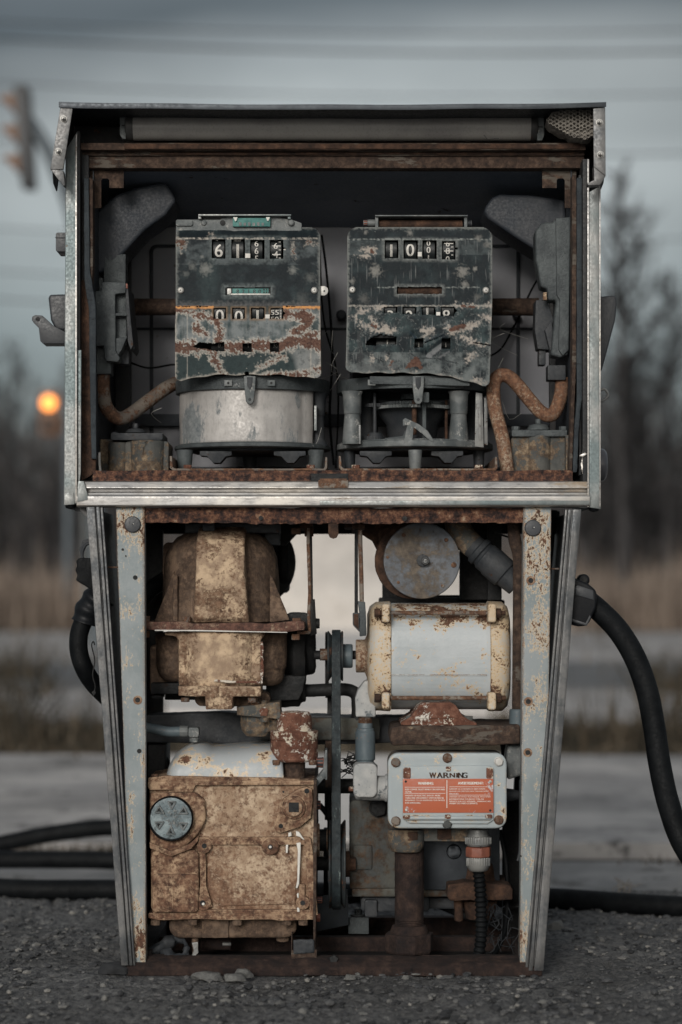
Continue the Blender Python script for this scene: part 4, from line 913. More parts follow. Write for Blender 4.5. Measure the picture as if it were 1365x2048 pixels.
for x0 in (340, 678):
    f = (lambda x: x)
    b = MB(); L = x0; Rr = 655 if x0 == 340 else 995
    b.poly([(L, 912), (L + 4, 912), (L + 6, 934), (L + 10, 937), (Rr - 8, 937), (Rr - 5, 934), (Rr - 4, 914), (Rr, 914), (Rr, 936), (Rr - 4, 941), (L + 6, 941), (L, 936)], .016, .30)
    tr = P_(b, 'mounting_channel', M['pipe'], bev=.0006, rough=.0006, rsc=150, L=.01)
    for bx in ((376, 622) if x0 == 340 else (712, 958)):
        b = MB(); b.lathe('z', (bx, .035), [(930, 9), (937, 9)], 6, .4); P_(b, 'channel_bolt', M['rustwhite'], tr, bev=.0006)
# ---------- side castings, chutes, pipes in the upper bay
b = MB(); b.poly([(188, 548), (188, 428), (232, 390), (262, 378), (322, 365), (334, 366), (352, 398), (350, 405), (332, 430), (290, 460), (240, 515), (205, 545)], .13, .25)
P_(b, 'air_chute', M['inner'], bev=.006, seg=3)
b = MB(); b.poly([(968, 422), (972, 412), (985, 394), (1000, 388), (1060, 390), (1130, 400), (1142, 560), (1085, 508), (1040, 480), (975, 436)], .13, .25)
P_(b, 'air_chute', M['inner'], bev=.006, seg=3)
b = MB(); b.poly([(190, 582), (204, 581), (204, 564), (252, 564), (252, 586), (231, 588), (232, 702), (241, 716), (237, 724), (212, 722), (207, 692), (190, 692)], .08, .12)
b.box(231, 586, 254, 690, .10, .13); b.box(231, 626, 255, 632, .082, .12); b.poly([(232, 676), (256, 672), (244, 700), (236, 712), (232, 700)], .084, .12)
b.box(208, 508, 252, 566, .13, .17); b.poly([(190, 555), (207, 555), (207, 585), (190, 585)], .14, .17); b.box(190, 692, 222, 748, .10, .15)
jl = P_(b, 'conduit_box', M['cast'], bev=.0025, rough=.0006, rsc=120)
b = MB(); b.poly([(251, 575), (256, 572), (262, 640), (267, 690), (262, 700), (256, 682)], .085, .20); b.lathe('x', (696, .10), [(262, 5), (270, 5)], 12); b.box(240, 700, 258, 728, .12, .15); P_(b, 'box_flange', M['castd'], jl, bev=.001)
b = MB(); b.box(250, 567, 256, 577, .083, .088); P_(b, 'flange_screw', M['copper'], jl, bev=.001)
b = MB(); b.poly([(1071, 462), (1082, 447), (1092, 443), (1106, 446), (1112, 436), (1141, 434), (1137, 710), (1120, 715), (1102, 710), (1113, 600), (1095, 600), (1095, 578), (1082, 574), (1078, 550), (1072, 520)], .07, .12)
jr = P_(b, 'conduit_box', M['cast'], bev=.006, seg=3, rough=.0006, rsc=120)
b = MB(); b.poly([(1112, 436), (1141, 434), (1138, 700), (1126, 712), (1118, 700), (1120, 600), (1114, 590)], .064, .08); P_(b, 'box_cover', M['cast'], jr, bev=.002, rough=.0004)
b = MB(); b.poly([(1072, 600), (1095, 600), (1108, 640), (1104, 700), (1076, 698), (1070, 660)], .10, .15); b.box(1078, 700, 1092, 730, .11, .14); b.poly([(1090, 660), (1104, 640), (1110, 700), (1102, 708)], .085, .11); b.box(1096, 730, 1132, 760, .09, .13)
P_(b, 'box_neck', M['castd'], jr, bev=.002)
b = MB(); b.box(1087, 585, 1094, 600, .067, .08); P_(b, 'torn_label', M['tan'], jr, bev=.001, rough=.0008, rsc=200, L=.004)
b = MB(); b.tube([(206, 740, .12), (206, 775, .12), (212, 812, .13), (232, 835, .14), (256, 832, .16), (300, 800, .20), (335, 775, .23), (362, 764, .26), (400, 760, .28)], 14.5); P_(b, 'bent_pipe', M['pipe'], bev=0)
b = MB(); b.tube([(1125, 755, .11), (1122, 790, .11), (1112, 820, .11), (1100, 831, .11), (1082, 824, .11), (1060, 800, .11), (1038, 773, .11), (1020, 755, .11), (1004, 750, .11), (991, 760, .11), (987, 782, .10), (991, 820, .09), (1006, 880, .07), (1016, 950, .06)], 14.3, sub=8); P_(b, 'bent_pipe', M['pipetan'], bev=0)
b = MB(); b.lathe('x', (614, .32), [(258, 17), (380, 16.5)], 24); P_(b, 'cross_pipe', M['rustbeam'], bev=.001)
b = MB(); b.lathe('x', (614, .32), [(970, 17), (1078, 18)], 24); P_(b, 'cross_pipe', M['rustbeam'], bev=.001)
# valve bodies on the shelf
b = MB(); b.rbox(1022, 872, 1135, 950, 10, .08, .20); b.lathe('z', (1042, .10), [(872, 18), (945, 16)], 24); b.lathe('z', (1078, .09), [(872, 26), (945, 25)], 28); b.lathe('z', (1120, .10), [(872, 17), (945, 16)], 24); b.box(1132, 870, 1144, 950, .06, .10)
vr = P_(b, 'valve_body', M['castbr'], bev=.003, rough=.0007, rsc=110)
b = MB(); b.rbox(1024, 860, 1135, 873, 3, .07, .20); b.lathe('z', (1077, .11), [(848, 10), (850, 18), (858, 23), (861, 24)], 28); b.lathe('z', (1077, .11), [(838, 6.5), (848, 6.5)], 6); P_(b, 'valve_cap', M['cast'], vr, bev=.0015, rough=.0004)
for x in (1032, 1127): b = MB(); b.lathe('z', (x, .085), [(853, 9), (861, 9)], 6); P_(b, 'cap_bolt', M['cast'], vr, bev=.0008)
b = MB(); b.rbox(250, 882, 338, 950, 8, .12, .22); b.lathe('z', (296, .13), [(882, 36), (945, 34)], 28); b.rbox(190, 878, 244, 950, 6, .16, .24); b.lathe('z', (240, .14), [(885, 24), (945, 22)], 24)
vl = P_(b, 'valve_body', M['castbr'], bev=.003, rough=.0007, rsc=110)
b = MB(); b.rbox(222, 866, 326, 880, 3, .11, .22); b.lathe('z', (272, .14), [(857, 8), (859, 16), (866, 22)], 24); b.lathe('z', (272, .14), [(847, 5.5), (858, 5.5)], 6); b.lathe('z', (318, .12), [(866, 8), (872, 8)], 6); b.lathe('z', (230, .12), [(864, 7), (872, 7)], 6)
P_(b, 'valve_cap', M['castd'], vl, bev=.0012)
b = MB(); b.tube([(199, 905, .05), (199, 925, .05), (201, 945, .05)], 3); P_(b, 'white_wire', M['pale'], bev=0)

for pts, r_ in (([(200, 640, .2), (225, 700, .3), (290, 735, .35), (360, 730, .36), (430, 760, .36)], 2.2), ([(1130, 500, .3), (1075, 560, .36), (1030, 650, .38), (1000, 700, .36), (960, 720, .34)], 2.2), ([(644, 470, .3), (655, 560, .33), (665, 700, .33), (660, 830, .3), (668, 930, .28)], 2.6), ([(640, 500, .28), (648, 640, .3), (676, 760, .3), (672, 936, .28)], 2.0)):
    b = MB(); b.tube(pts, r_, n=8, sub=8); P_(b, 'loose_cable', M['rubber'], bev=0)
b = MB(); random.seed(4)
for i in range(16):
    x = random.choice((random.uniform(640, 700), random.uniform(985, 1060), random.uniform(250, 350))); y = random.uniform(640, 900)
    b.tube([(x, y, .12), (x + random.uniform(-30, 30), y + random.uniform(10, 40), .14), (x + random.uniform(-50, 50), y + random.uniform(20, 60), .2)], .45, n=3, sub=3)
P1(b, 'cobweb', M['pale'], bev=0)
# ================================================================ lower bay
# ---------- air separator: the domed tan casting
b = MB()
b.lathe('z', (443, .17), [(1243, 121), (1215, 118), (1150, 115), (1115, 112), (1092, 103), (1075, 88), (1064, 66), (1058, 38), (1056, 5)], 56, pw=2.2)
b.rbox(326, 1085, 360, 1245, 12, .20, .28)
sep = P_(b, 'separator_casting', M['tandk'], bev=.002, ang=50, rough=.0009, rsc=70, L=.012, sharp=60)
sep['label'] = 'domed casting of the left pump with a broad tan rib down its front'
b = MB()
# central rib hugging the dome
prof = [(.058, 1246), (.048, 1236), (.046, 1150), (.050, 1110), (.062, 1080), (.085, 1062), (.12, 1052), (.17, 1050), (.17, 1246)]
rs = []
for X, grow in ((0, 1), (1, 1)):
    pass
L_, R_ = [], []
for d, y in prof:
    t = (y - 1050) / 196
    hl = 393 - 2 * t - 5 * max(0, t - .9) * 10; hr = 489 + 3 * t + 8 * max(0, t - .9) * 10
    L_.append(W(hl, y, .05)); L_[-1].y = d; R_.append(W(hr, y, .05)); R_[-1].y = d
b.prism(L_, R_)
P_(b, 'front_rib', M['tan'], sep, bev=.010, seg=4, rough=.0009, rsc=80, L=.009, sharp=60)
b = MB()
b.poly([(349, 1140), (353, 1245), (306, 1245), (312, 1236)], .10, .106); b.poly([(540, 1148), (546, 1155), (580, 1240), (540, 1245)], .10, .106)
b.poly([(346, 1150), (356, 1150), (356, 1245), (346, 1245)], .085, .12); b.poly([(383, 1160), (393, 1150), (390, 1245), (380, 1245)], .072, .12)
P_(b, 'gusset', M['tandk'], sep, bev=.003, rough=.0006, rsc=90)
b = MB(); b.poly([(288, 1244), (370, 1243), (385, 1247), (500, 1245), (530, 1248), (600, 1241), (609, 1244), (610, 1260), (575, 1264), (400, 1262), (288, 1260)], .042, .30)
fl = P_(b, 'casting_flange', M['redflange'], sep, bev=.0025, rough=.0008, rsc=80)
b = MB(); b.poly([(310, 1259.5), (400, 1260), (575, 1264), (575, 1265.5), (400, 1262.5), (310, 1261.5)], .0395, .05); P_(b, 'gasket_edge', M['pale'], sep, bev=0)
for x, y0, y1, d in ((292, 1232, 1244, .07), (374, 1233, 1244, .062), (594, 1236, 1247, .07), (592, 1268, 1280, .07), (291, 1262, 1275, .07), (371, 1395, 1404, .05), (505, 1395, 1405, .05), (511, 1403, 1414, .07)):
    b = MB(); b.vbolt(x, y0, y1, d, 9.5); P_(b, 'casting_bolt', M['pipe'], sep, bev=.0012, rough=.0003)
b = MB()
b.lathe('z', (352, .14), [(1264, 40), (1330, 39), (1345, 36), (1358, 28), (1364, 14)], 32); b.lathe('z', (536, .14), [(1264, 39), (1335, 38), (1340, 34), (1360, 31), (1371, 20)], 32); b.rbox(300, 1290, 340, 1390, 10, .16, .28)
b.rbox(390, 1385, 540, 1412, 14, .09, .22)
sl = P_(b, 'separator_lower_body', M['tandk'], sep, bev=.008, seg=4, rough=.0009, rsc=70, sharp=60)
b = MB(); b.poly([(352, 1264), (530, 1264), (528, 1272), (522, 1280), (522, 1370), (358, 1370), (358, 1282), (352, 1272), (330, 1270), (330, 1264)], .062, .12); b.lathe('z', (440, .115), [(1262, 80), (1268, 83), (1360, 82), (1371, 80)], 56, pw=3.0)
b.poly([(357, 1372), (522, 1373), (522, 1393), (466, 1393), (465, 1419), (412, 1419), (411, 1393), (357, 1392)], .033, .12)
P_(b, 'strainer_housing', M['tan'], sep, bev=.007, seg=3, rough=.001, rsc=90, L=.009, sharp=55)
b = MB(); random.seed(9)
pts = [(521 + random.random() * 2, 1284 + i * 6) for i in range(15)] + [(525 + random.random() * 4, 1368 - i * 6) for i in range(15)]
b.poly(pts, .0345, .04); b.poly([(430, 1359), (470, 1362), (520, 1362), (521, 1366), (465, 1366), (428, 1363)], .0355, .04); P_(b, 'peeling_sealant', M['rustwhite'], sep, bev=.0006, rough=.001, rsc=200, L=.004)
b = MB(); b.box(302, 1366, 360, 1388, .12, .28); b.box(304, 1390, 324, 1398, .13, .2); b.rbox(330, 1388, 440, 1400, 3, .2, .3); P_(b, 'rear_flange', M['black'], sep, bev=.003)
# behind the casting: conduit, posts, pulley of the other side
b = MB(); b.lathe('x', (1120, .38), [(560, 62), (566, 66), (574, 66), (580, 60)], 40); b.cyl('y', (500, 1125, .36), .34, .37, 92, 44); P_(b, 'rear_disc', M['black'], bev=.002)
b = MB(); b.poly([(545, 1040), (602, 1046), (600, 1062), (571, 1092), (545, 1092)], .28, .30); P_(b, 'corner_brace', M['black'], bev=.002)
b = MB(); b.poly([(724, 1046), (800, 1046), (800, 1150), (766, 1120), (745, 1082), (724, 1068)], .17, .20); P_(b, 'corner_brace', M['rustd'], bev=.002, rough=.001)
b = MB(); b.box(600, 1046, 625, 1056, .10, .30); b.box(610, 1056, 627, 1072, .10, .14); b.box(583, 1056, 601, 1068, .08, .12); b.box(705, 1047, 730, 1058, .06, .3); b.box(690, 1046, 712, 1054, .12, .3)
P_(b, 'beam_clip', M['rustd'], bev=.001, rough=.001, rsc=140, L=.008)
b = MB(); b.box(288, 1060, 326, 1500, .30, .32); b.box(296, 1490, 331, 1560, .18, .30); P_(b, 'rear_plate', M['black'], bev=.002)
b = MB(); b.tube([(280, 1200, .2), (300, 1180, .22), (330, 1160, .28)], 18); P_(b, 'dark_hose', M['rubber'], bev=0)
b = MB(); b.box(370, 1046, 560, 1066, .12, .2); b.box(405, 1046, 430, 1062, .08, .12); b.box(530, 1052, 560, 1090, .16, .2); P_(b, 'outlet_block', M['castd'], bev=.002, rough=.001)
# rods
b = MB(); b.tube([(618, 1056, .09), (617, 1090, .09), (620, 1180, .085), (618, 1230, .08), (619, 1262, .078), (612, 1265, .07), (595, 1265, .07)], 3.6, sub=4); P_(b, 'threaded_rod', M['pipe'], bev=0, rough=.0004, rsc=400, L=.004)
b = MB(); b.tube([(622, 1070, .13), (623, 1140, .13), (624, 1215, .13)], 3, sub=4); b.poly([(620, 1200), (630, 1198), (631, 1215), (634, 1268), (620, 1272)], .12, .14); b.lathe('x', (1247, .13), [(630, 11), (640, 10)], 14); P_(b, 'control_link', M['black'], bev=.001)
b = MB(); b.tube([(721, 1060, .06), (721, 1085, .06), (723, 1150, .06), (724, 1205, .06)], 4.6, sub=4); lr = P_(b, 'control_rod', M['pipe'], bev=0)
b = MB(); b.box(709.5, 1058, 716.5, 1228, .09, .096); P_(b, 'flat_link', M['black'], bev=.0005)
b = MB(); b.poly([(716, 1202), (731, 1204), (733, 1238), (733, 1271), (720, 1273), (720, 1230)], .055, .075); b.mi = 1; b.poly([(706, 1226), (719, 1226), (720, 1264), (712, 1256), (706, 1250)], .06, .09)
P_(b, 'rod_clamp', [M['cast'], M['rustd']], lr, bev=.0015, rough=.0006)
# dark pump body right of the separator
b = MB(); b.lathe('x', (1300, .23), [(570, 66), (590, 76), (612, 70), (613, 50), (628, 48), (632, 44)], 40); b.rbox(570, 1226, 618, 1262, 12, .12, .25); b.poly([(530, 1350), (612, 1352), (606, 1382), (598, 1400), (535, 1402)], .16, .30); b.lathe('x', (1385, .2), [(560, 30), (600, 28), (604, 20), (612, 18)], 24)
pb = P_(b, 'vane_pump', M['black'], bev=.003, rough=.0012, rsc=80)
b = MB(); b.lathe('x', (1310, .16), [(628, 9), (645, 9), (712, 9)], 18); b.mi = 1; b.lathe('x', (1309, .16), [(640, 12), (661, 12)], 20); P_(b, 'drive_shaft', [M['black'], M['pipe']], bev=.0008)
# pulleys and belt
def pulley(x0, x1, yc, dc, r, mat, name='belt_pulley'):
    b = MB(); w = x1 - x0
    b.lathe('x', (yc, dc), [(x0, r - 2), (x0 + 1, r), (x0 + 3, r), (x0 + w * .35, r - 12), (x0 + w * .65, r - 12), (x1 - 3, r), (x1 - 1, r), (x1, r - 2)], 56)
    return P_(b, name, mat, bev=.0004)
pulley(655, 687, 1312, .16, 50, M['pulley'])
b = MB(); b.lathe('x', (1312, .16), [(686, 24), (703, 24), (706, 22)], 28); P_(b, 'pulley_hub', M['blueg'], bev=.001)
b = MB(); b.lathe('x', (1330, .26), [(651, 66), (658, 66)], 40); P_(b, 'rear_pulley', M['black'], bev=.001)
pulley(658, 692, 1728, .16, 88, M['pulley'])
b = MB(); b.lathe('x', (1728, .16), [(690, 26), (700, 26), (700, 14), (712, 14)], 24); P_(b, 'pulley_hub', M['rustd'], bev=.001)
b = MB(); b.lathe('x', (1725, .3), [(648, 70), (657, 70)], 40); b.lathe('x', (1560, .30), [(650, 80), (656, 80)], 40); P_(b, 'rear_pulley', M['black'], bev=.001)
b = MB(); b.box(651, 1482, 664, 1575, .15, .17); P_(b, 'belt_guard_strip', M['rustbeam'], bev=.001)
# belt as a loop round the two pulleys (runs in the depth plane)
def beltloop(x0, x1, y1, r1, y2, r2, dc, th=4.5):
    b = MB(); k = K(dc); c1 = W((x0 + x1) / 2, y1, dc); c2 = W((x0 + x1) / 2, y2, dc); path = []
    for j in range(25): t = math.pi * j / 24; path.append((c1.y - r1 * k * math.cos(t), c1.z + r1 * k * math.sin(t)))
    m = 16
    for j in range(1, m): t = j / m; path.append((c1.y + r1 * k + (r2 - r1) * k * t, c1.z + (c2.z - c1.z) * t))
    for j in range(25): t = math.pi * j / 24; path.append((c2.y + r2 * k * math.cos(t), c2.z - r2 * k * math.sin(t)))
    for j in range(1, m): t = j / m; path.append((c2.y - r2 * k + (r2 - r1) * k * t, c2.z + (c1.z - c2.z) * t))
    X0 = (x0 - 682.5) * k; X1 = (x1 - 682.5) * k; rs = []; n = len(path)
    for i, (y, z) in enumerate(path):
        a_ = path[i - 1]; c_ = path[(i + 1) % n]; tg = Vector((0, c_[0] - a_[0], c_[1] - a_[1])).normalized(); nn = Vector((0, tg.z, -tg.y)); p = Vector((0, y, z)); q = p - nn * th * k
        if (q - (c1 + c2) / 2).length > (p - (c1 + c2) / 2).length and False: q = p + nn * th * k
        xm = .2
        rs.append([Vector((X0, p.y, p.z)), Vector((X0 + (X1 - X0) * .38, p.y, p.z)), Vector((X0 + (X1 - X0) * .45, p.y, p.z)) + (q - p) * .3, Vector((X0 + (X1 - X0) * .55, p.y, p.z)) + (q - p) * .3, Vector((X0 + (X1 - X0) * .62, p.y, p.z)), Vector((X1, p.y, p.z)), Vector((X1 - .0006, q.y, q.z)), Vector((X0 + .0006, q.y, q.z))])
    b.rings(rs, closed=True); return P_(b, 'drive_belt', M['belt'], bev=0, sharp=30)
beltloop(664, 682, 1312, 48, 1728, 86, .16)
b = MB(); b.box(655, 1385, 664, 1700, .24, .25); P_(b, 'rear_belt', M['black'], bev=.0005)
# ---------- motor
b = MB(); MC = .155
b.lathe('x', (1312, MC), [(778, 106), (1006 - 26, 106)], 72, pw=3.0)
mot = P_(b, 'electric_motor', M['white'], bev=.0015, ang=60, rough=.0002, sharp=60)
mot['label'] = 'grey painted electric motor with rust chips along its top'
b = MB(); b.xprism([(.0725, 1356), (.0675, 1352), (.067, 1349), (.0715, 1346), (.08, 1346), (.08, 1356)], 781, 974, .067); P_(b, 'shell_seam', M['white'], mot, bev=.0006)
b = MB(); b.lathe('x', (1312, MC), [(738, 66), (735, 84), (740, 100), (752, 108), (781, 110), (781, 90)], 72, pw=3.1); b.box(767, 1385, 783, 1421, .065, .09); b.rbox(764, 1208, 780, 1245, 5, .045, .08); b.rbox(764, 1385, 780, 1418, 5, .045, .08)
e1 = P_(b, 'end_bell', M['whiteend'], mot, bev=.003, ang=50, seg=3, rough=.0004, rsc=60)
b = MB(); b.lathe('x', (1312, MC), [(975, 90), (975, 110), (1002, 109), (1012, 100), (1016, 84), (1014, 60)], 72, pw=3.1); b.rbox(976, 1208, 993, 1245, 5, .045, .08); b.rbox(976, 1385, 993, 1420, 5, .045, .08)
e2 = P_(b, 'end_bell', M['whiteend'], mot, bev=.003, ang=50, seg=3, rough=.0004, rsc=60)
for y in (1226, 1396):
    b = MB(); b.lathe('x', (y, .060), [(776, 4.6), (980, 4.6)], 14); r_ = P_(b, 'through_bolt', M['pipe'], mot, bev=0)
    b = MB(); b.lathe('x', (y, .060), [(749, 9.5), (761, 9.5)], 6, .3); b.lathe('x', (y, .060), [(761, 6), (766, 6)], 12); b.lathe('x', (y, .060), [(993, 10), (1003, 10)], 6, .3); b.lathe('x', (y, .060), [(1003, 5), (1012, 5)], 12)
    P_(b, 'through_bolt_nut', M['rustd'], mot, bev=.0012, rough=.0003)
b = MB(); b.lathe('x', (1312, MC), [(712, 32), (714, 33), (730, 33), (738, 52)], 32); P_(b, 'motor_nose', M['pipetan'], mot, bev=.0012)
b = MB(); b.poly([(802, 1445), (812, 1440), (824, 1432), (836, 1412), (845, 1406), (902, 1405), (912, 1411), (926, 1432), (938, 1440), (954, 1446), (954, 1452), (802, 1451)], .035, .19); b.poly([(820, 1450), (938, 1450), (930, 1458), (828, 1457)], .05, .17)
mb_ = P_(b, 'motor_cradle', M['rustwhite'], mot, bev=.003, seg=3, rough=.0007, rsc=90)
b = MB(); b.poly([(838, 1425), (852, 1415), (896, 1414), (910, 1424), (918, 1436), (830, 1437)], .0325, .036); P_(b, 'cradle_face', M['rustwhite'], mot, bev=.001)
for x in (821, 937): b = MB(); b.vbolt(x, 1432, 1441, .045, 10); b.lathe('z', (x, .045), [(1452, 21), (1458, 21)], 24); P_(b, 'cradle_bolt', M['castbr'], mot, bev=.001)
b = MB(); b.poly([(784, 1455), (800, 1452), (1040, 1450), (1042, 1488), (960, 1492), (940, 1488), (920, 1492), (800, 1491), (784, 1492), (780, 1475)], .028, .22); P_(b, 'motor_shelf', M['rustbeam'], bev=.005, seg=3, rough=.0015, rsc=60)
# clutch disc behind the motor
b = MB(); b.cyl('y', (826, 1122, .14), .13, .15, 76, 48); b.poly([(757, 1060), (800, 1044), (800, 1080), (760, 1120)], .145, .16); P_(b, 'backing_plate', M['rustd'], bev=.002, rough=.0008)
b = MB(); b.lathe('y', (844, 1121, .10), [(.12, 76), (.104, 77), (.100, 76), (.100, 74)], 64); dsk = P_(b, 'end_disc', M['disc'], bev=.0006)
b = MB(); b.lathe('y', (846, 1121, .10), [(.100, 12), (.097, 13), (.094, 13)], 8); b.mi = 1; b.lathe('y', (851, 1122, .09), [(.094, 8), (.086, 8), (.084, 5)], 16)
P_(b, 'disc_nut', [M['castd'], M['zinc']], dsk, bev=.0008)
for x, y, r in ((808, 1070, 4.5), (776, 1114, 3.6), (893, 1080, 4.5), (908, 1130, 6), (886, 1172, 4), (797, 1165, 3.5), (842, 1058, 3)):
    b = MB(); b.lathe('y', (x, y, .1), [(.1005, r), (.0985, r * .8)], 14); P_(b, 'disc_pin', M['pipe'], dsk, bev=.0003)
b = MB(); b.box(758, 1195, 990, 1300, .30, .32); b.box(920, 1040, 1000, 1200, .26, .28); b.poly([(765, 1130), (790, 1190), (920, 1190), (1010, 1200), (1010, 1400), (740, 1400), (765, 1210)], .33, .34)
P_(b, 'rear_casing', M['black'], bev=.003)
# pipes top right
b = MB(); b.tube([(915, 1040, .14), (920, 1062, .13), (938, 1085, .12), (958, 1100, .11)], 27, sub=6, n=20, rfun=lambda t: 1.05 - .15 * t); P_(b, 'pipe_elbow', M['castbr'], bev=0, rough=.0006)
def axis_stack(name, mats, p0, p1, prof, parent=None, n=24, **kw):
    A_, B_ = W(*p0), W(*p1); t = (B_ - A_); u = t.normalized().cross(Vector((0, 1, 0))).normalized(); v = t.normalized().cross(u); b = MB(); rs = []
    for f, r in prof: rs.append([A_ + t * f + (u * math.cos(2 * math.pi * j / n) + v * math.sin(2 * math.pi * j / n)) * r * S for j in range(n)])
    b.rings(rs); return P_(b, name, mats, parent, **kw)
axis_stack('hose_fitting', M['castd'], (945, 1090, .11), (1035, 1170, .10), [(0, 24), (.1, 25), (.12, 30), (.2, 31), (.22, 27), (.26, 27), (.28, 30), (.40, 30), (.44, 32), (.72, 31), (.74, 27), (1, 25)], bev=.0006, rough=.0004)
b = MB(); b.box(976, 1046, 1004, 1200, .2, .22); b.tube([(990, 1066, .15), (1010, 1072, .14), (1030, 1078, .14)], 2); P_(b, 'side_strap', M['black'], bev=.001)
b = MB(); b.tube([(1027, 1040, .075), (1030, 1080, .075), (1038, 1110, .075), (1039, 1160, .075), (1038, 1300, .075), (1037, 1418, .075)], 13, n=18); rp2 = P_(b, 'riser_pipe', M['rustbeam'], bev=0)
b = MB(); b.lathe('z', (1036, .075), [(1418, 15), (1421, 17), (1484, 17), (1486, 15)], 24); P_(b, 'riser_coupling', M['blueg'], rp2, bev=.0006)
b = MB(); b.poly([(1016, 1490), (1050, 1488), (1050, 1550), (1040, 1552), (1016, 1560), (1012, 1520)], .06, .12); P_(b, 'cable_entry', M['castl'], bev=.005, seg=3, rough=.0006)
b = MB(); b.lathe('x', (1590, .08), [(1010, 14), (1026, 12), (1040, 8)], 20); b.tube([(1041, 1560, .06), (1041, 1650, .06), (1040, 1700, .06), (1036, 1722, .06)], 3); P_(b, 'cable_gland', M['castd'], bev=.001)
# horizontal beam and black pipe in the middle
b = MB(); b.poly([(288, 1430), (440, 1424), (700, 1432), (820, 1432), (820, 1485), (600, 1490), (288, 1485)], .20, .26); P_(b, 'cross_beam', M['castd'], bev=.003, rough=.001, rsc=60)
b = MB(); b.box(520, 1436, 760, 1480, .18, .205); P_(b, 'cross_beam_plate', M['olive'], bev=.002, rough=.001)
b = MB(); b.tube([(590, 1380, .21), (620, 1381, .20), (668, 1379, .19), (698, 1380, .19), (712, 1388, .19), (716, 1402, .19), (716, 1440, .19)], 13.5, n=18); P_(b, 'fuel_pipe', M['black'], bev=0, rough=.0006, rsc=90)
b = MB(); b.poly([(730, 1362), (744, 1360), (756, 1366), (757, 1390), (752, 1396), (752, 1434), (712, 1434), (711, 1396), (716, 1380)], .10, .15); b.lathe('z', (731, .115), [(1400, 17), (1434, 19)], 6, .2)
el = P_(b, 'conduit_elbow', M['galv'], bev=.004, seg=3, rough=.0008, rsc=100)
b = MB()
for i in range(6): b.lathe('z', (731, .115), [(1434 + i * 2.6, 14.5), (1435.2 + i * 2.6, 13), (1436.6 + i * 2.6, 14.5)], 20)
P_(b, 'elbow_thread', M['pipe'], el, bev=0)
b = MB(); b.lathe('z', (731, .115), [(1446, 15), (1456, 15), (1457, 18), (1462, 18), (1464, 20), (1519, 20), (1521, 17), (1530, 17)], 28); P_(b, 'conduit_union', M['blueg'], el, bev=.0006, rough=.0003)
b = MB(); b.rbox(707, 1527, 755, 1595, 12, .07, .13); b.lathe('x', (1576, .095), [(707, 10), (712, 24), (775, 25)], 28); b.lathe('x', (1576, .095), [(770, 28), (778, 28)], 28); b.lathe('z', (731, .10), [(1528, 25), (1560, 24)], 28)
el2 = P_(b, 'conduit_elbow', M['galv'], bev=.005, seg=3, rough=.0007, rsc=110, sharp=60)
b = MB(); b.lathe('x', (1578, .09), [(698, 5), (708, 5)], 10); P_(b, 'grease_nipple', M['rustwhite'], el2, bev=.0005)
b = MB(); random.seed(21)
for i in range(46):
    x = 690 + random.random() * 30; y = 1515 + random.random() * 30; b.tube([(x, y, .15), (x + random.uniform(-12, 12), y + random.uniform(-8, 8), .14), (x + random.uniform(-22, 22), y + random.uniform(-16, 16), .15)], 1.1, n=4, sub=3)
P_(b, 'tangled_wire', M['black'], bev=0)
# ---------- junction box with the warning plate
b = MB(); b.poly(rrect(777, 1507, 1014, 1658, 22, 7), .006, .10); bx = P_(b, 'junction_box', M['castbr'], bev=.003, seg=2)
b = MB(); b.poly(rrect(776, 1506, 1014, 1657, 22, 7), -.012, .005); lid = P_(b, 'box_lid', M['box'], bx, bev=.0035, seg=3, rough=.0002, rsc=300, L=.006)
b = MB(); b.poly([(806, 1638), (806, 1540), (813, 1532), (980, 1531), (988, 1540), (988, 1640), (975, 1648), (820, 1647)], -.0165, -.011); b.xprism([(-.0165, 1631), (-.0205, 1634), (-.0205, 1638), (-.012, 1645), (-.012, 1628)], 812, 982, -.016)
P_(b, 'raised_panel', M['box'], lid, bev=.003, seg=3)
for x, y, m in ((792, 1525, 'pipe'), (895, 1516, 'pipe'), (998, 1523, 'pale'), (792, 1642, 'pipe'), (895, 1648, 'castbr'), (998, 1640, 'pipe')):
    b = MB(); b.bolt(x, y, -.012, 8.8, .006, washer=1.1); P_(b, 'lid_bolt', M[m], lid, bev=.0012, rough=.0003)
b = MB()
for r in ((807, 1535, 822, 1557), (973, 1535, 987, 1557), (892, 1533, 903, 1543)): b.rbox(*r, 3, -.0175, -.016)
for r in ((806, 1631, 821, 1638), (890, 1629, 902, 1638), (971, 1629, 985, 1637)): b.rbox(*r, 3, -.0215, -.0195)
P_(b, 'chipped_boss', M['rustwhite'], lid, bev=.0006)
b = MB(); b.poly([(806, 1557.5), (987, 1557.5), (987.5, 1625.5), (806.5, 1625.5)], -.0182, -.0168); sg = P_(b, 'warning_plate', M['orange'], lid, bev=.0003)
b = MB(); z = -.0185
add_text(b, 'WARNING:', 852, 1566.5, 5.2, z, bold=.35, w=31); add_text(b, 'AVERTISSEMENT:', 942, 1566.3, 5.2, z, bold=.35, w=51)
for i, (t, w_) in enumerate((('KEEP COVER TIGHT WHILE CIRCUITS ARE', 79), ('ALIVE.', 13))): add_text(b, t, 811, 1578.8 + i * 4.8, 3.1, z, w=w_, align='l', bold=.12)
for i, (t, w_) in enumerate((('HAZARD OF ELECTRIC SHOCK. MORE', 70), ('THAN ONE DISCONNECT SWITCH MAY BE', 77), ('REQUIRED TO DE-ENERGIZE THE DEVICE', 79), ('FOR SERVICING.', 31))): add_text(b, t, 811, 1591 + i * 4.9, 3.1, z, w=w_, align='l', bold=.12)
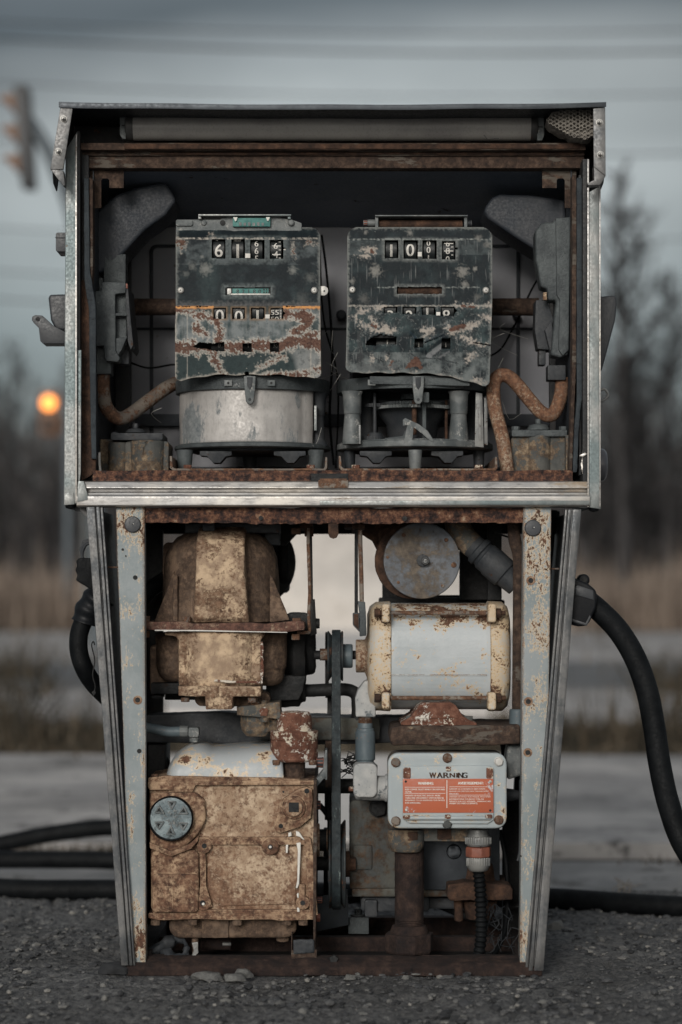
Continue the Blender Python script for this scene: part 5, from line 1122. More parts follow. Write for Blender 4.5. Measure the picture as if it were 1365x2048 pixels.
for i, (t, w_) in enumerate((('GARDER LE COUVERCLE BIEN FERMÉ', 72), ('QUAND LES CIRCUITS ÉLECTRIQUES SONT', 79), ('ENGAGÉS.', 19))): add_text(b, t, 899, 1577.5 + i * 4.8, 3.1, z, w=w_, align='l', bold=.12)
for i, (t, w_) in enumerate((('DANGER DE CHOC ÉLECTRIQUE. PLUS D\'UN', 82), ('INTERRUPTEUR POURRAIT ÊTRE EN', 69), ('SERVICE SUR CET APPAREIL. DÉBRANCHER', 83), ('AVANT DE FAIRE LE SERVICE.', 57))): add_text(b, t, 899, 1593.5 + i * 4.4, 3.0, z, w=w_, align='l', bold=.12)
b.box(893.5, 1560, 895, 1616, z, z + .0006)
for x0, x1, y in ((810, 890, 1574), (810, 891, 1586.3), (899, 981, 1573.2), (899, 981, 1589.8)): b.box(x0, y, x1, y + .8, z, z + .0006)
P_(b, 'sign_lettering', M['num'], sg, bev=0)
b = MB()
for i, ch in enumerate('WARNING'): add_text(b, ch, (866, 880, 893, 905, 915, 922, 930)[i], 1550.5, 11 if i < 3 or i > 4 else 9, -.0172, bold=.7, w=(13, 11, 11, 10, 3, 9, 10)[i])
P_(b, 'stamped_word', M['rustd'], lid, bev=0)
b = MB()
for x, y in ((812, 1563), (981, 1621)): b.lathe('y', (x, y, -.018), [(-.018, 2.5), (-.0192, 2.2)], 12)
b.mi = 1
for x, y in ((981, 1563), (813, 1620)): b.lathe('y', (x, y, -.018), [(-.018, 3.2), (-.0196, 2.8)], 14)
P_(b, 'plate_rivet', [M['black'], M['pale']], sg, bev=.0002)
# fittings under the box
b = MB(); b.lathe('z', (813, .06), [(1657, 36), (1672, 37), (1690, 36), (1703, 28)], 40, pw=2.4); b.rbox(840, 1656, 944, 1683, 6, .05, .12); un = P_(b, 'box_outlet', M['castbr'], bev=.003, rough=.0009, rsc=70)
b = MB(); b.rbox(875, 1658, 903, 1679, 3, .045, .06); b.poly([(815, 1664), (836, 1664), (836, 1680), (815, 1683)], .030, .04); P_(b, 'outlet_plug', M['rustd'], un, bev=.0015)
b = MB(); b.lathe('z', (819, .075), [(1700, 29), (1838, 29)], 36); st = P_(b, 'standpipe', M['rustk'], bev=0, rough=.0007, rsc=120)
b = MB()
for i in range(5): b.lathe('z', (819, .075), [(1836 + i * 3.2, 29.5), (1837.4 + i * 3.2, 27.5), (1839.2 + i * 3.2, 29.5)], 30)
b.lathe('z', (819, .075), [(1850, 33), (1862, 38), (1872, 38)], 30); b.lathe('z', (819, .075), [(1866, 49), (1870, 50), (1900, 50), (1905, 46)], 8, .2)
P_(b, 'standpipe_union', M['rustk'], st, bev=.0012, rough=.0008, rsc=80)
b = MB(); b.lathe('z', (956, .05), [(1658, 20), (1668, 20), (1668, 22), (1674, 22)], 28); b.lathe('z', (957, .05), [(1672, 24), (1674, 25), (1688, 25), (1692, 22)], 28); b.lathe('z', (957, .05), [(1714, 21), (1716, 22.5), (1733, 22.5), (1740, 19), (1742, 16)], 28)
cg = P_(b, 'conduit_connector', M['zinc'], bev=.0006)
b = MB()
for j in range(14):
    t = math.pi * (j + .5) / 14; x = 957 - 25.6 * math.cos(t); d = .05 - 25.6 * S * math.sin(t)
    b.box(x - 1.1, 1675, x + 1.1, 1688, d - .0006, d + .002)
    x = 957 - 23 * math.cos(t); d = .05 - 23 * S * math.sin(t); b.box(x - 1, 1716, x + 1, 1732, d - .0006, d + .002)
P_(b, 'connector_ribs', M['zinc'], cg, bev=.0003)
b = MB(); b.lathe('z', (957, .05), [(1693, 24), (1695, 26), (1712, 26), (1714, 24)], 8, .2); P_(b, 'lock_nut', M['copper'], cg, bev=.001)
b = MB(); A_ = [(957, 1738, .05), (961, 1780, .052), (963, 1830, .055), (962, 1880, .055), (955, 1925, .055)]
b.tube(A_, 11.5, n=20, sub=44, rfun=lambda t: 1 + .11 * math.cos(t * 2 * math.pi * 20)); P_(b, 'corrugated_conduit', M['rubber'], cg, bev=0)
# ---------- rear right casting (second meter)
b = MB(); b.rbox(700, 1600, 1000, 1782, 10, .17, .36); b.box(706, 1690, 745, 1740, .165, .18); b.box(704, 1777, 1000, 1794, .16, .36); rc2 = P_(b, 'rear_gearcase', M['olive'], bev=.004, rough=.0008, rsc=50)
b = MB(); b.box(848, 1610, 1000, 1780, .15, .20); b.lathe('y', (908, 1703, .15), [(.152, 15), (.146, 15), (.145, 13)], 24); P_(b, 'gearcase_cover', M['hood'], rc2, bev=.003)
b = MB(); b.bolt(757, 1616, .165, 17, .012, washer=1.1); P_(b, 'gearcase_plug', M['black'], rc2, bev=.001)
b = MB(); b.rbox(722, 1794, 860, 1824, 8, .18, .30); b.rbox(730, 1800, 755, 1834, 4, .17, .3); b.rbox(850, 1795, 930, 1818, 6, .2, .3); P_(b, 'gearcase_sump', M['castd'], rc2, bev=.003, rough=.001)
b = MB(); b.poly([(896, 1770), (930, 1764), (1020, 1770), (1026, 1778), (1026, 1800), (900, 1802), (894, 1790)], .10, .24); b.lathe('z', (960, .16), [(1725, 26), (1768, 34)], 28); b.lathe('z', (960, .16), [(1800, 36), (1838, 28)], 28); b.lathe('z', (918, .14), [(1800, 10), (1842, 9)], 6)
P_(b, 'check_valve', M['rustd'], bev=.003, rough=.0014, rsc=70)
b = MB(); b.tube([(1010, 1815, .2), (1030, 1813, .2), (1060, 1812, .2)], 5); b.box(1006, 1600, 1044, 1900, .28, .30); P_(b, 'side_brace', M['black'], bev=.001)
# bottom centre
b = MB(); b.poly([(632, 1796), (697, 1779), (697, 1850), (640, 1862), (632, 1864)], .22, .225); P_(b, 'blue_grey_shield', M['hood'], bev=.001)
b = MB(); b.box(697, 1835, 738, 1868, .24, .30); b.mi = 1; b.lathe('z', (717, .26), [(1828, 16), (1834, 16)], 20); b.lathe('z', (717, .26), [(1818, 8), (1828, 8)], 6)
P_(b, 'anchor_block', [M['cast'], M['black']], bev=.001)
# ---------- front left gear case (flow meter)
b = MB()
b.poly([(300, 1565), (300, 1575), (298, 1640), (303, 1690), (302, 1700), (304, 1830), (628, 1830), (628, 1690), (632, 1670), (632, 1565), (560, 1562)], .035, .30)
gc = P_(b, 'meter_gearcase', M['gear'], bev=.004, seg=3, rough=.0006, rsc=60, L=.012)
gc['label'] = 'cream and rust meter gear case at the lower left'
b = MB(); b.poly([(296, 1563), (400, 1563), (632, 1561), (632, 1570), (392, 1571), (386, 1584), (352, 1584), (345, 1580), (300, 1580), (296, 1574)], .025, .30)
P_(b, 'case_rim', M['gearbr'], gc, bev=.002, rough=.0007, rsc=80)
b = MB(); b.rbox(302, 1700, 398, 1826, 14, .022, .06); b.rbox(304, 1748, 398, 1826, 10, .016, .06); b.poly([(300, 1585), (392, 1585), (410, 1600), (412, 1640), (400, 1665), (374, 1690), (340, 1706), (300, 1692)], .022, .06)
P_(b, 'cast_boss', M['gearbr'], gc, bev=.006, seg=4, rough=.0006, rsc=70, sharp=60)
b = MB(); b.poly([(299, 1684), (342, 1703), (380, 1688), (398, 1672), (396, 1682), (382, 1698), (343, 1713), (300, 1697)], .014, .05); P_(b, 'boss_lip', M['gearbr'], gc, bev=.002, rough=.0006)
# relief frame on the front
def strip(pts, w, d0, d1):
    o = []
    for a_, c_ in zip(pts[:-1], pts[1:]):
        dx, dy = c_[0] - a_[0], c_[1] - a_[1]; L = math.hypot(dx, dy); nx, ny = -dy / L * w / 2, dx / L * w / 2; ex, ey = dx / L * w * .3, dy / L * w * .3
        o.append([(a_[0] + nx - ex, a_[1] + ny - ey), (c_[0] + nx + ex, c_[1] + ny + ey), (c_[0] - nx + ex, c_[1] - ny + ey), (a_[0] - nx - ex, a_[1] - ny - ey)])
    return o
b = MB()
for i, q in enumerate(strip([(402, 1682), (615, 1682), (618, 1700), (628, 1826)], 15, 0, 0) + strip([(405, 1690), (407, 1770)], 12, 0, 0) + strip([(407, 1770), (396, 1810)], 10, 0, 0) + strip([(407, 1770), (420, 1812)], 10, 0, 0) + strip([(310, 1822), (400, 1824), (620, 1824)], 9, 0, 0) + strip([(604, 1772), (604, 1815)], 12, 0, 0)):
    b.poly(q, .0245 + i * .00012, .05)
for x, y, r in ((409, 1692, 15), (541, 1694, 17), (407, 1806, 16), (606, 1806, 14)): b.lathe('y', (x, y, .02), [(.05, r), (.0228, r), (.0215, r - 1.5)], 24)
P_(b, 'relief_ribs', M['gearbr'], gc, bev=.0016, rough=.0005, rsc=80)
b = MB(); b.poly([(430, 1688), (520, 1688), (520, 1692), (600, 1693), (600, 1765), (592, 1770), (592, 1808), (440, 1812), (425, 1800), (415, 1765), (417, 1695)], .031, .05) ; P_(b, 'front_panel', M['gear'], gc, bev=.0016, rough=.0005, rsc=80)
b = MB(); b.poly([(312, 1772), (346, 1772), (347, 1818), (312, 1818)], .0145, .02); P_(b, 'relief_pad', M['gearbr'], gc, bev=.0012)
b = MB()
for x, y, r in ((409, 1692, 5), (541, 1694, 5), (406, 1806, 5.5), (606, 1806, 5)): b.lathe('y', (x, y, .02), [(.0225, r), (.0205, r)], 16)
b.lathe('y', (562, 1652, .02), [(.029, 4.5), (.0195, 4.5)], 14); b.lathe('y', (614, 1582, .02), [(.034, 5), (.0195, 5)], 14); b.lathe('y', (567, 1584, .03), [(.035, 2), (.0335, 2)], 10)
P_(b, 'tapped_hole', M['black'], gc, bev=0)
b = MB(); b.lathe('y', (407, 1808, .02), [(.0208, 3.2), (.0195, 2.4)], 12); b.lathe('y', (541, 1694, .02), [(.0208, 3.0), (.0199, 2.4)], 12); P_(b, 'hole_plug', M['num'], gc, bev=.0003)
b = MB(); b.poly([(556, 1628), (548, 1655), (552, 1663), (562, 1666), (600, 1654), (622, 1636), (626, 1600), (624, 1578), (614, 1574), (598, 1578), (566, 1598)], .021, .05)
b.lathe('y', (588, 1615, .02), [(.03, 24), (.018, 24), (.016, 22)], 40); pf = P_(b, 'plug_flange', M['gearbr'], gc, bev=.0015, rough=.0004)
b = MB(); b.lathe('y', (588, 1615, .02), [(.018, 17), (.013, 18), (.011, 16)], 32); P_(b, 'square_drive_plug', M['gear'], pf, bev=.001)
b = MB(); b.box(578, 1605, 598, 1624, .0095, .0115); P_(b, 'square_recess', M['black'], pf, bev=0)
# white paint runs
b = MB()
for pts in ([(577, 1666), (583, 1664), (584, 1672), (577, 1674)], [(592, 1662), (599, 1664), (604, 1672), (610, 1680), (606, 1679), (600, 1674), (593, 1672)], [(572, 1690), (577, 1689), (576, 1706), (572, 1706)], [(593, 1686), (602, 1685), (602, 1700), (600, 1740), (599, 1768), (595, 1777), (592, 1776), (595, 1760), (596, 1700)], [(594, 1788), (598, 1786), (598, 1796), (595, 1796)], [(594, 1816), (599, 1815), (600, 1824), (595, 1824)]):
    b.poly(pts, .0215, .03)
P_(b, 'paint_run', M['num'], gc, bev=.0012, seg=3)
# filter cap
b = MB(); b.lathe('y', (343, 1636, .02), [(.03, 44), (.008, 45), (.005, 43), (.006, 41)], 56); cp = P_(b, 'filter_cap', M['rubber'], gc, bev=.001)
b = MB(); b.lathe('y', (343, 1636, .01), [(.009, 41.5), (.0055, 41.5)], 48); P_(b, 'cap_face', M['gauge'], cp, bev=.0008, rough=.0005, rsc=150, L=.006)
b = MB()
for i in range(6):
    t = R(60 * i + 32); cx_, cy_ = 343 + 27 * math.cos(t), 1636 + 27 * math.sin(t)
    tri = [(cx_ + 9.5 * math.cos(t + q), cy_ + 9.5 * math.sin(t + q)) for q in (math.pi, math.pi + 2.2, math.pi - 2.2)]
    for j, q in enumerate(strip(tri + [tri[0]], 3.2, 0, 0)): b.poly(q, .0022 + j * .0002, .006)
P_(b, 'cap_ribs', M['castl'], cp, bev=.0008, rough=.0003)
b = MB()
for i in range(6):
    t = R(60 * i + 32); cx_, cy_ = 343 + 28 * math.cos(t), 1636 + 28 * math.sin(t)
    b.poly([(cx_ + 4.2 * math.cos(t + q), cy_ + 4.2 * math.sin(t + q)) for q in (math.pi, math.pi + 2.2, math.pi - 2.2)], .0045, .0056)
P_(b, 'cap_recess', M['black'], cp, bev=0)
# arc lettering-like casting marks (illegible in place)
b = MB(); random.seed(13)
for i in range(40):
    t = random.uniform(0, 6.28); r = random.uniform(6, 19); x = 343 + r * math.cos(t); y = 1636 + r * math.sin(t); q = random.uniform(0, 3.1)
    b.poly([(x - 3 * math.cos(q), y - 3 * math.sin(q)), (x + 3 * math.cos(q), y + 3 * math.sin(q)), (x + 3 * math.cos(q) + 1, y + 3 * math.sin(q) + 1.4), (x - 3 * math.cos(q) + 1, y - 3 * math.sin(q) + 1.4)], .0040 + i * .00002, .006)
P_(b, 'cast_marks', M['castl'], cp, bev=.0004)
# top tank on the gear case
xs = [(330, 1.0), (560, 1.0)]
b = MB(); rs = []
prof = [(329, 1562, 1561), (331, 1545, 1561), (337, 1524, 1561), (348, 1506, 1561), (362, 1496, 1561), (378, 1487, 1561), (395, 1484, 1561), (408, 1487, 1561), (420, 1493, 1561), (440, 1492, 1561), (500, 1487, 1561), (545, 1486, 1561), (560, 1490, 1561), (566, 1505, 1561), (568, 1530, 1561)]
for (px, yt, yb) in prof:
    zt = W(px, yt, .12).z; zb = W(px, yb, .035).z; X = W(px, 1500, .06).x; ring = []
    yf = .040 + (.03 if px < 335 else .012 if px < 345 else 0); ybk = .26
    n = 20
    for j in range(n + 1):
        t = math.pi * j / n; u = -math.copysign(abs(math.cos(t)) ** .62, math.cos(t)); v = abs(math.sin(t)) ** .62
        ring.append(Vector((X, (yf + ybk) / 2 + u * (ybk - yf) / 2, zb + (zt - zb) * v)))
    rs.append(ring)
b.rings(rs); tk = P_(b, 'tank_cover', M['tank'], gc, bev=0, sharp=70)
b = MB(); b.poly([(297, 1556), (330, 1552), (560, 1556), (600, 1559), (600, 1563), (297, 1563)], .028, .28); P_(b, 'tank_flange', M['gearbr'], gc, bev=.001, rough=.0004)
for x, y in ((310, 1551), (337, 1557), (404, 1557), (472, 1557), (541, 1557)):
    b = MB(); b.vbolt(x, y - 3, y + 3, .036, 8); P_(b, 'flange_bolt', M['rustwhite'] if x > 500 else M['pipe'], gc, bev=.0012, rough=.0003)
# rust capped fitting
b = MB(); b.lathe('z', (589, .075), [(1422, 18), (1424, 30), (1434, 34), (1462, 36), (1462, 47)], 40); b.lathe('z', (589, .075), [(1461, 47), (1463, 48), (1478, 48), (1480, 46), (1481, 47.5), (1518, 47), (1522, 42)], 48)
rf = P_(b, 'rusted_cap_fitting', M['rustwhite'], bev=.0015, rough=.0009, rsc=120, L=.008, sharp=60)
b = MB(); b.lathe('z', (589, .075), [(1520, 22), (1556, 22)], 28)
for i in range(4): b.lathe('z', (589, .075), [(1553 + i * 3, 22.5), (1554.5 + i * 3, 21), (1556 + i * 3, 22.5)], 28)
P_(b, 'threaded_neck', M['rustbeam'], rf, bev=.0003, rough=.0003)
for x in (553, 626): b = MB(); b.lathe('z', (x, .045), [(1520, 8), (1530, 8)], 8); P_(b, 'neck_stud', M['pipe'], rf, bev=.001)
b = MB(); b.poly([(474, 1414), (560, 1404), (562, 1434), (556, 1438), (474, 1430)], .06, .16); b.lathe('z', (515, .10), [(1430, 34), (1460, 32), (1472, 22)], 32); b.poly([(530, 1425), (560, 1420), (560, 1460), (530, 1465)], .08, .13); b.lathe('z', (529, .058), [(1436, 9), (1444, 9)], 6); b.lathe('z', (528, .07), [(1400, 6), (1412, 6)], 10)
P_(b, 'inlet_flange', M['castbr'], bev=.003, rough=.001, rsc=80)
b = MB(); b.poly([(518, 1420), (530, 1414), (538, 1420), (534, 1432), (522, 1432)], .056, .06); P_(b, 'paint_flake', M['rustwhite'], bev=.0004, rough=.001, rsc=200, L=.004)
b = MB(); b.tube([(286, 1454, .10), (310, 1458, .10), (335, 1463, .10), (362, 1463, .10)], 10.5); hp = P_(b, 'vent_hose', M['blueg'], bev=0)
b = MB(); b.lathe('x', (1463, .10), [(360, 12), (377, 12)], 8); b.rbox(377, 1455, 398, 1474, 4, .085, .115); b.lathe('z', (389, .10), [(1470, 9), (1484, 10)], 16); P_(b, 'vent_elbow', M['castl'], hp, bev=.0015)
# bottom of the case
b = MB(); b.poly([(297, 1826), (632, 1828), (632, 1839), (560, 1842), (545, 1839), (480, 1840), (440, 1840), (400, 1838), (320, 1841), (297, 1836)], .022, .30); P_(b, 'bottom_flange', M['gearbr'], gc, bev=.002, rough=.0007)
for x in (312, 386, 475, 574, 607): b = MB(); b.vbolt(x, 1838, 1850, .035, 11); P_(b, 'flange_bolt', M['tandk'], gc, bev=.0015, rough=.0004)
b = MB(); b.rbox(338, 1822, 594, 1877, 24, .055, .24, 6); pn = P_(b, 'drain_pan', M['tandk'], gc, bev=.008, seg=4, rough=.0008, rsc=60, sharp=60)
b = MB(); b.rbox(404, 1838, 458, 1876, 4, .050, .09); b.lathe('z', (391, .07), [(1876, 7), (1915, 6)], 12); b.lathe('z', (566, .08), [(1873, 14), (1882, 13)], 20); P_(b, 'pan_boss', M['tandk'], pn, bev=.002, rough=.0008)
b = MB(); b.poly([(628, 1560), (634, 1560), (634, 1690), (631, 1920), (627, 1920), (627, 1690)], .02, .30)
b.poly([(583, 1900), (634, 1900), (634, 1922), (583, 1922)], .012, .016); b.poly([(583, 1870), (585, 1870), (585, 1922), (583, 1922)], .012, .05)
b.xprism([(.012, 1920), (.08, 1918), (.08, 1921), (.012, 1923)], 583, 634, .012)
P_(b, 'side_bracket', M['rustbeam'], bev=.0008, rough=.0008)
b = MB(); b.poly([(587, 1880), (628, 1878), (630, 1906), (587, 1908)], .008, .012); b.lathe('z', (608, .03), [(1900, 16), (1908, 17)], 6); P_(b, 'mount_pad', M['castd'], bev=.002, rough=.0012, rsc=150, L=.006)
b = MB(); b.lathe('x', (1835, .08), [(633, 9), (641, 9)], 6); b.mi = 1; b.lathe('x', (1610, .1), [(633, 10), (642, 9)], 8); b.lathe('x', (1800, .1), [(633, 7), (645, 7)], 8); b.lathe('x', (1525, .06), [(633, 10), (648, 11)], 8)
P_(b, 'bracket_bolt', [M['copper'], M['castd']], bev=.001)
b = MB(); b.poly([(633, 1575), (633, 1558), (646, 1542), (650, 1505), (654, 1505), (654, 1545), (651, 1554)], .04, .09); b.poly([(651, 1500), (655, 1500), (655, 1560), (651, 1560)], .04, .10); P_(b, 'tension_arm', M['castl'], bev=.0012, rough=.0004)
b = MB(); b.lathe('x', (1680, .10), [(628, 34), (640, 34)], 6, .5); b.mi = 1; b.lathe('x', (1680, .14), [(638, 22), (656, 22)], 24); b.lathe('x', (1727, .16), [(630, 14), (660, 14)], 20); b.lathe('x', (1572, .19), [(632, 15), (715, 15)], 20)
P_(b, 'shaft_housing', [M['pipetan'], M['black']], bev=.002)
# rubbish in the sump: cloth strip, rags, pipe ends
b = MB(); b.tube([(300, 1905, .06), (330, 1890, .07), (352, 1878, .08), (372, 1888, .06), (368, 1912, .05), (345, 1918, .05), (332, 1900, .06)], 12, n=10, rfun=lambda t: .8 + .4 * math.sin(t * 9)); P_(b, 'oily_rag', M['castd'], bev=0, rough=.004, rsc=90, L=.008)
b = MB(); b.poly([(384, 1885), (396, 1884), (397, 1905), (388, 1916), (384, 1912), (388, 1900)], .040, .044); P_(b, 'frayed_strap', M['zinc'], bev=.0006, rough=.001, rsc=200, L=.005)
b = MB(); b.lathe('x', (1888, .13), [(402, 12), (462, 12)], 16); b.mi = 1; b.lathe('x', (1888, .12), [(445, 4), (463, 4)], 12); P_(b, 'drain_stub', [M['rustk'], M['zinc']], bev=.0005)

for pts, r_, m_ in (([(700, 1800, .30), (760, 1790, .28), (850, 1800, .27), (930, 1830, .26), (1000, 1850, .26)], 9, 'black'), ([(640, 1610, .24), (660, 1640, .25), (672, 1700, .26), (700, 1740, .26)], 6, 'black'), ([(845, 1500, .2), (850, 1540, .2), (880, 1600, .2)], 8, 'black'),
                    ([(1000, 1660, .16), (1012, 1720, .16), (1016, 1800, .15), (1008, 1870, .12), (985, 1915, .08)], 5, 'rubber'), ([(300, 1500, .2), (330, 1520, .22), (335, 1560, .22)], 9, 'black'), ([(1000, 1440, .2), (1010, 1520, .2), (1002, 1600, .2)], 7, 'black')):
    b = MB(); b.tube(pts, r_, n=12, sub=8); P_(b, 'greasy_pipe', M[m_], bev=0)
b = MB(); random.seed(31)
for i in range(30):
    x = random.uniform(975, 1030); y = random.uniform(1790, 1890); b.tube([(x, y, .10), (x + random.uniform(-15, 15), y + random.uniform(5, 25), .09), (x + random.uniform(-30, 20), y + random.uniform(10, 50), .10)], .8, n=4, sub=3)
P1(b, 'tangled_wire', M['castd'], bev=0)
# ================================================================ fittings on the outside of the pump
b = MB(); b.rbox(112, 465, 136, 503, 4, .10, .16); b.box(111, 474, 136, 476, .098, .17); P_(b, 'outer_latch', M['greypl'], bev=.0015)
b = MB(); b.poly([(97, 596), (100, 589), (135, 588), (135, 660), (112, 660), (102, 640)], .16, .26); cu_ = P_(b, 'nozzle_boot', M['greypl'], bev=.004, seg=3)
b = MB(); b.poly([(64, 640), (65, 633), (71, 630), (85, 631), (92, 637), (108, 652), (131, 664), (135, 670), (135, 687), (86, 687), (81, 682), (78, 656), (68, 646)], .10, .15); b.mi = 1; b.lathe('y', (76, 638, .10), [(.1005, 5), (.0985, 5)], 16)
P_(b, 'nozzle_hook', [M['greypl'], M['black']], cu_, bev=.0012)
b = MB(); b.poly([(1190, 594), (1228, 591), (1233, 594), (1234, 608), (1231, 640), (1204, 742), (1190, 742)], .10, .20); P_(b, 'nozzle_boot', M['greypl'], bev=.003, seg=3)
b = MB(); b.tube([(1200, 782, .1), (1208, 778, .1), (1215, 784, .1), (1216, 793, .1), (1208, 800, .1), (1200, 803, .1)], 2.8); P_(b, 'hang_ring', M['zinc'], bev=0)
b = MB(); b.lathe('x', (930, .16), [(1196, 34), (1208, 32), (1213, 26), (1215, 10)], 32); P_(b, 'side_lens', M['lampglass'], bev=.001)
b = MB(); b.poly([(128, 1008), (150, 1010), (176, 1014), (180, 1040), (170, 1032), (160, 1022), (140, 1018)], .02, .04); P_(b, 'torn_bottom_edge', M['trim'], bev=.0005, rough=.002, rsc=90, L=.008)

# ---- wasp nest in the hood corner
nest = None
b = MB(); out = [(1096, 240), (1104, 226), (1125, 219), (1188, 219), (1188, 272), (1176, 279), (1160, 277), (1140, 268), (1122, 261), (1104, 252)]
b.poly(out, -.028, .03); b.rough(.003, 140, .006)
import itertools
def inside(x, y, P):
    c = False
    for (x0, y0), (x1, y1) in zip(P, P[1:] + P[:1]):
        if (y0 > y) != (y1 > y) and x < (x1 - x0) * (y - y0) / (y1 - y0) + x0: c = not c
    return c
r = 4.6; random.seed(2)
for i in range(-2, 24):
    for j in range(-2, 18):
        x = 1094 + i * r * 1.5; y = 216 + (j + (i % 2) * .5) * r * 1.732
        x += random.uniform(-.5, .5); y += random.uniform(-.5, .5)
        if not inside(x, y, out): continue
        dd = -.036 + .004 * vn(x * .05, y * .05, 1) + (.004 if y > 258 else 0)
        o = W(x, y, dd); k = K(dd); rs = []
        for (rr, dp) in ((r * .99, .012), (r * .95, 0), (r * .72, 0), (r * .68, .010)):
            rs.append([o + Vector((rr * k * math.cos(R(60 * q)), dp, rr * k * math.sin(R(60 * q)))) for q in range(6)])
        b.rings(rs, cap=False)
nest = b.done('wasp_nest', M['paper'], bev=0, sharp=40)
tag(nest, 'grey papery wasp nest comb wedged in the top right corner of the hood', 'wasp nest')

# ---- hoses
hr = empty('fuel_hose', W(1190, 1210, .06), 'thick black hose curving down from the connector on the right side of the pump', 'hose', 'black fuel hoses')
def H_(mb, name, mat, root, **kw):
    o = mb.done(name, mat, None, **kw); o.parent = root; o.matrix_parent_inverse = Matrix.Translation(-Vector(root.location)); return o
b = MB(); b.tube([(1168, 1196, .06), (1200, 1222, .05), (1238, 1262, .03), (1270, 1315, .01), (1294, 1380, -.01), (1308, 1450, -.03), (1320, 1530, -.05), (1338, 1610, -.07), (1368, 1690, -.09), (1420, 1760, -.08), (1500, 1830, .0), (1600, 1860, .1)], 22.5, n=24, sub=10)
H_(b, 'hose_body', M['rubber'], hr, bev=0)
b = MB(); b.poly([(1136, 1158), (1150, 1156), (1178, 1168), (1192, 1180), (1195, 1192), (1193, 1215), (1180, 1244), (1172, 1252), (1158, 1253), (1136, 1246)], .02, .09); b.lathe('y', (1169, 1160, .04), [(.075, 12), (.045, 12)], 20)
cn = H_(b, 'swivel_connector', M['plastic'], hr, bev=.004, seg=3)
b = MB(); b.poly([(1150, 1175), (1155, 1170), (1187, 1181), (1188, 1200), (1152, 1190)], .0185, .022); o_ = b.done('connector_label', M['greypl'], None, bev=.001); o_.parent = cn
b = MB(); b.poly([(1140, 1236), (1172, 1246), (1180, 1230), (1183, 1234), (1174, 1252), (1140, 1242)], .0175, .022)
o_ = b.done('connector_ridge', M['greypl'], None, bev=.001); o_.parent = cn
b = MB(); b.lathe('y', (1170, 1159, .04), [(.0455, 5), (.0435, 5)], 14); o_ = b.done('connector_eye', M['black'], None, bev=0); o_.parent = cn
hl = empty('fuel_hose', W(175, 1250, .1), 'short black hose loop with a ribbed cuff at the left side of the pump', 'hose', 'black fuel hoses')
b = MB(); b.tube([(200, 1205, .12), (178, 1225, .12), (160, 1262, .12), (158, 1300, .12), (168, 1335, .12), (186, 1365, .14), (215, 1395, .18)], 19, n=20, sub=8); H_(b, 'hose_body', M['rubber'], hl, bev=0)
b = MB(); b.tube([(206, 1188, .12), (192, 1202, .12), (178, 1222, .12), (170, 1246, .12)], 31, n=22, sub=16, rfun=lambda t: 1 - .12 * t + .06 * math.cos(t * 2 * math.pi * 3)); H_(b, 'ribbed_cuff', M['plastic'], hl, bev=0)
pk = empty('padlock', W(175, 1130, .06), 'black covered padlock hanging on the left side of the pump', 'padlock')
b = MB(); b.poly([(152, 1122), (158, 1116), (192, 1116), (195, 1176), (180, 1178), (170, 1172), (152, 1160), (155, 1150), (150, 1140), (154, 1132)], .05, .09); H_(b, 'padlock_body', M['rubber'], pk, bev=.003, rough=.001)
b = MB(); b.tube([(166, 1122, .07), (165, 1105, .07), (172, 1090, .07), (182, 1088, .07), (192, 1098, .07)], 3.2); b.poly([(158, 1100), (166, 1080), (182, 1076), (186, 1086), (172, 1090), (164, 1108)], .08, .10); H_(b, 'shackle', M['castd'], pk, bev=0)
b = MB(); b.tube([(190, 1290, .05), (187, 1283, .05), (184, 1292, .05), (190, 1320, .05), (186, 1350, .05), (191, 1372, .05), (188, 1386, .05)], 1.4, n=6); b.poly([(184, 1384), (190, 1380), (192, 1386), (187, 1392)], .048, .053)
cd_ = b.done('frayed_cord', M['black'], None, bev=0); tag(cd_, 'thin frayed black cord dangling beside the left hose loop', 'cord')
# ground hoses: T = distance from the camera
def G(px, T, z): k = S * T / D; return Vector(((px - 682.5) * k, T - D, z))
h1 = MB(); h1.tube([G(-260, 4.9, .02), G(-60, 4.84, .018), G(60, 4.80, .017), G(230, 4.80, .017), G(500, 4.78, .017), G(800, 4.72, .017), G(1090, 4.66, .018), G(1250, 4.58, .018), G(1400, 4.52, .018), G(1600, 4.5, .02)], .0205, n=18, world=True, sub=8)
o = h1.done('fuel_hose', M['rubber'], bev=0); tag(o, 'black hose lying behind the pump base and reaching out on both sides', 'hose', 'black fuel hoses')
for pts, lb in (([G(-300, 5.50, -.002), G(-100, 5.50, -.002), G(0, 5.49, 0), G(110, 5.47, .002), G(225, 5.45, .002), G(330, 5.45, -.01), G(440, 5.48, -.02), G(500, 5.56, -.02), G(470, 5.66, -.03)], 'black hose lying nearly flat on the left, middle one of the three runs'),
                ([G(-300, 5.9, -.04), G(-100, 5.85, -.03), G(0, 5.82, .0), G(110, 5.80, .028), G(225, 5.80, .042), G(330, 5.80, .03), G(420, 5.80, .0), G(480, 5.76, -.03), G(470, 5.70, -.03)], 'black hose arching slightly upward on the left, farthest back of the three runs')):
    h1 = MB(); h1.tube(pts, .0205, n=18, world=True, sub=8); o = h1.done('fuel_hose', M['rubber'], bev=0); tag(o, lb, 'hose', 'black fuel hoses')

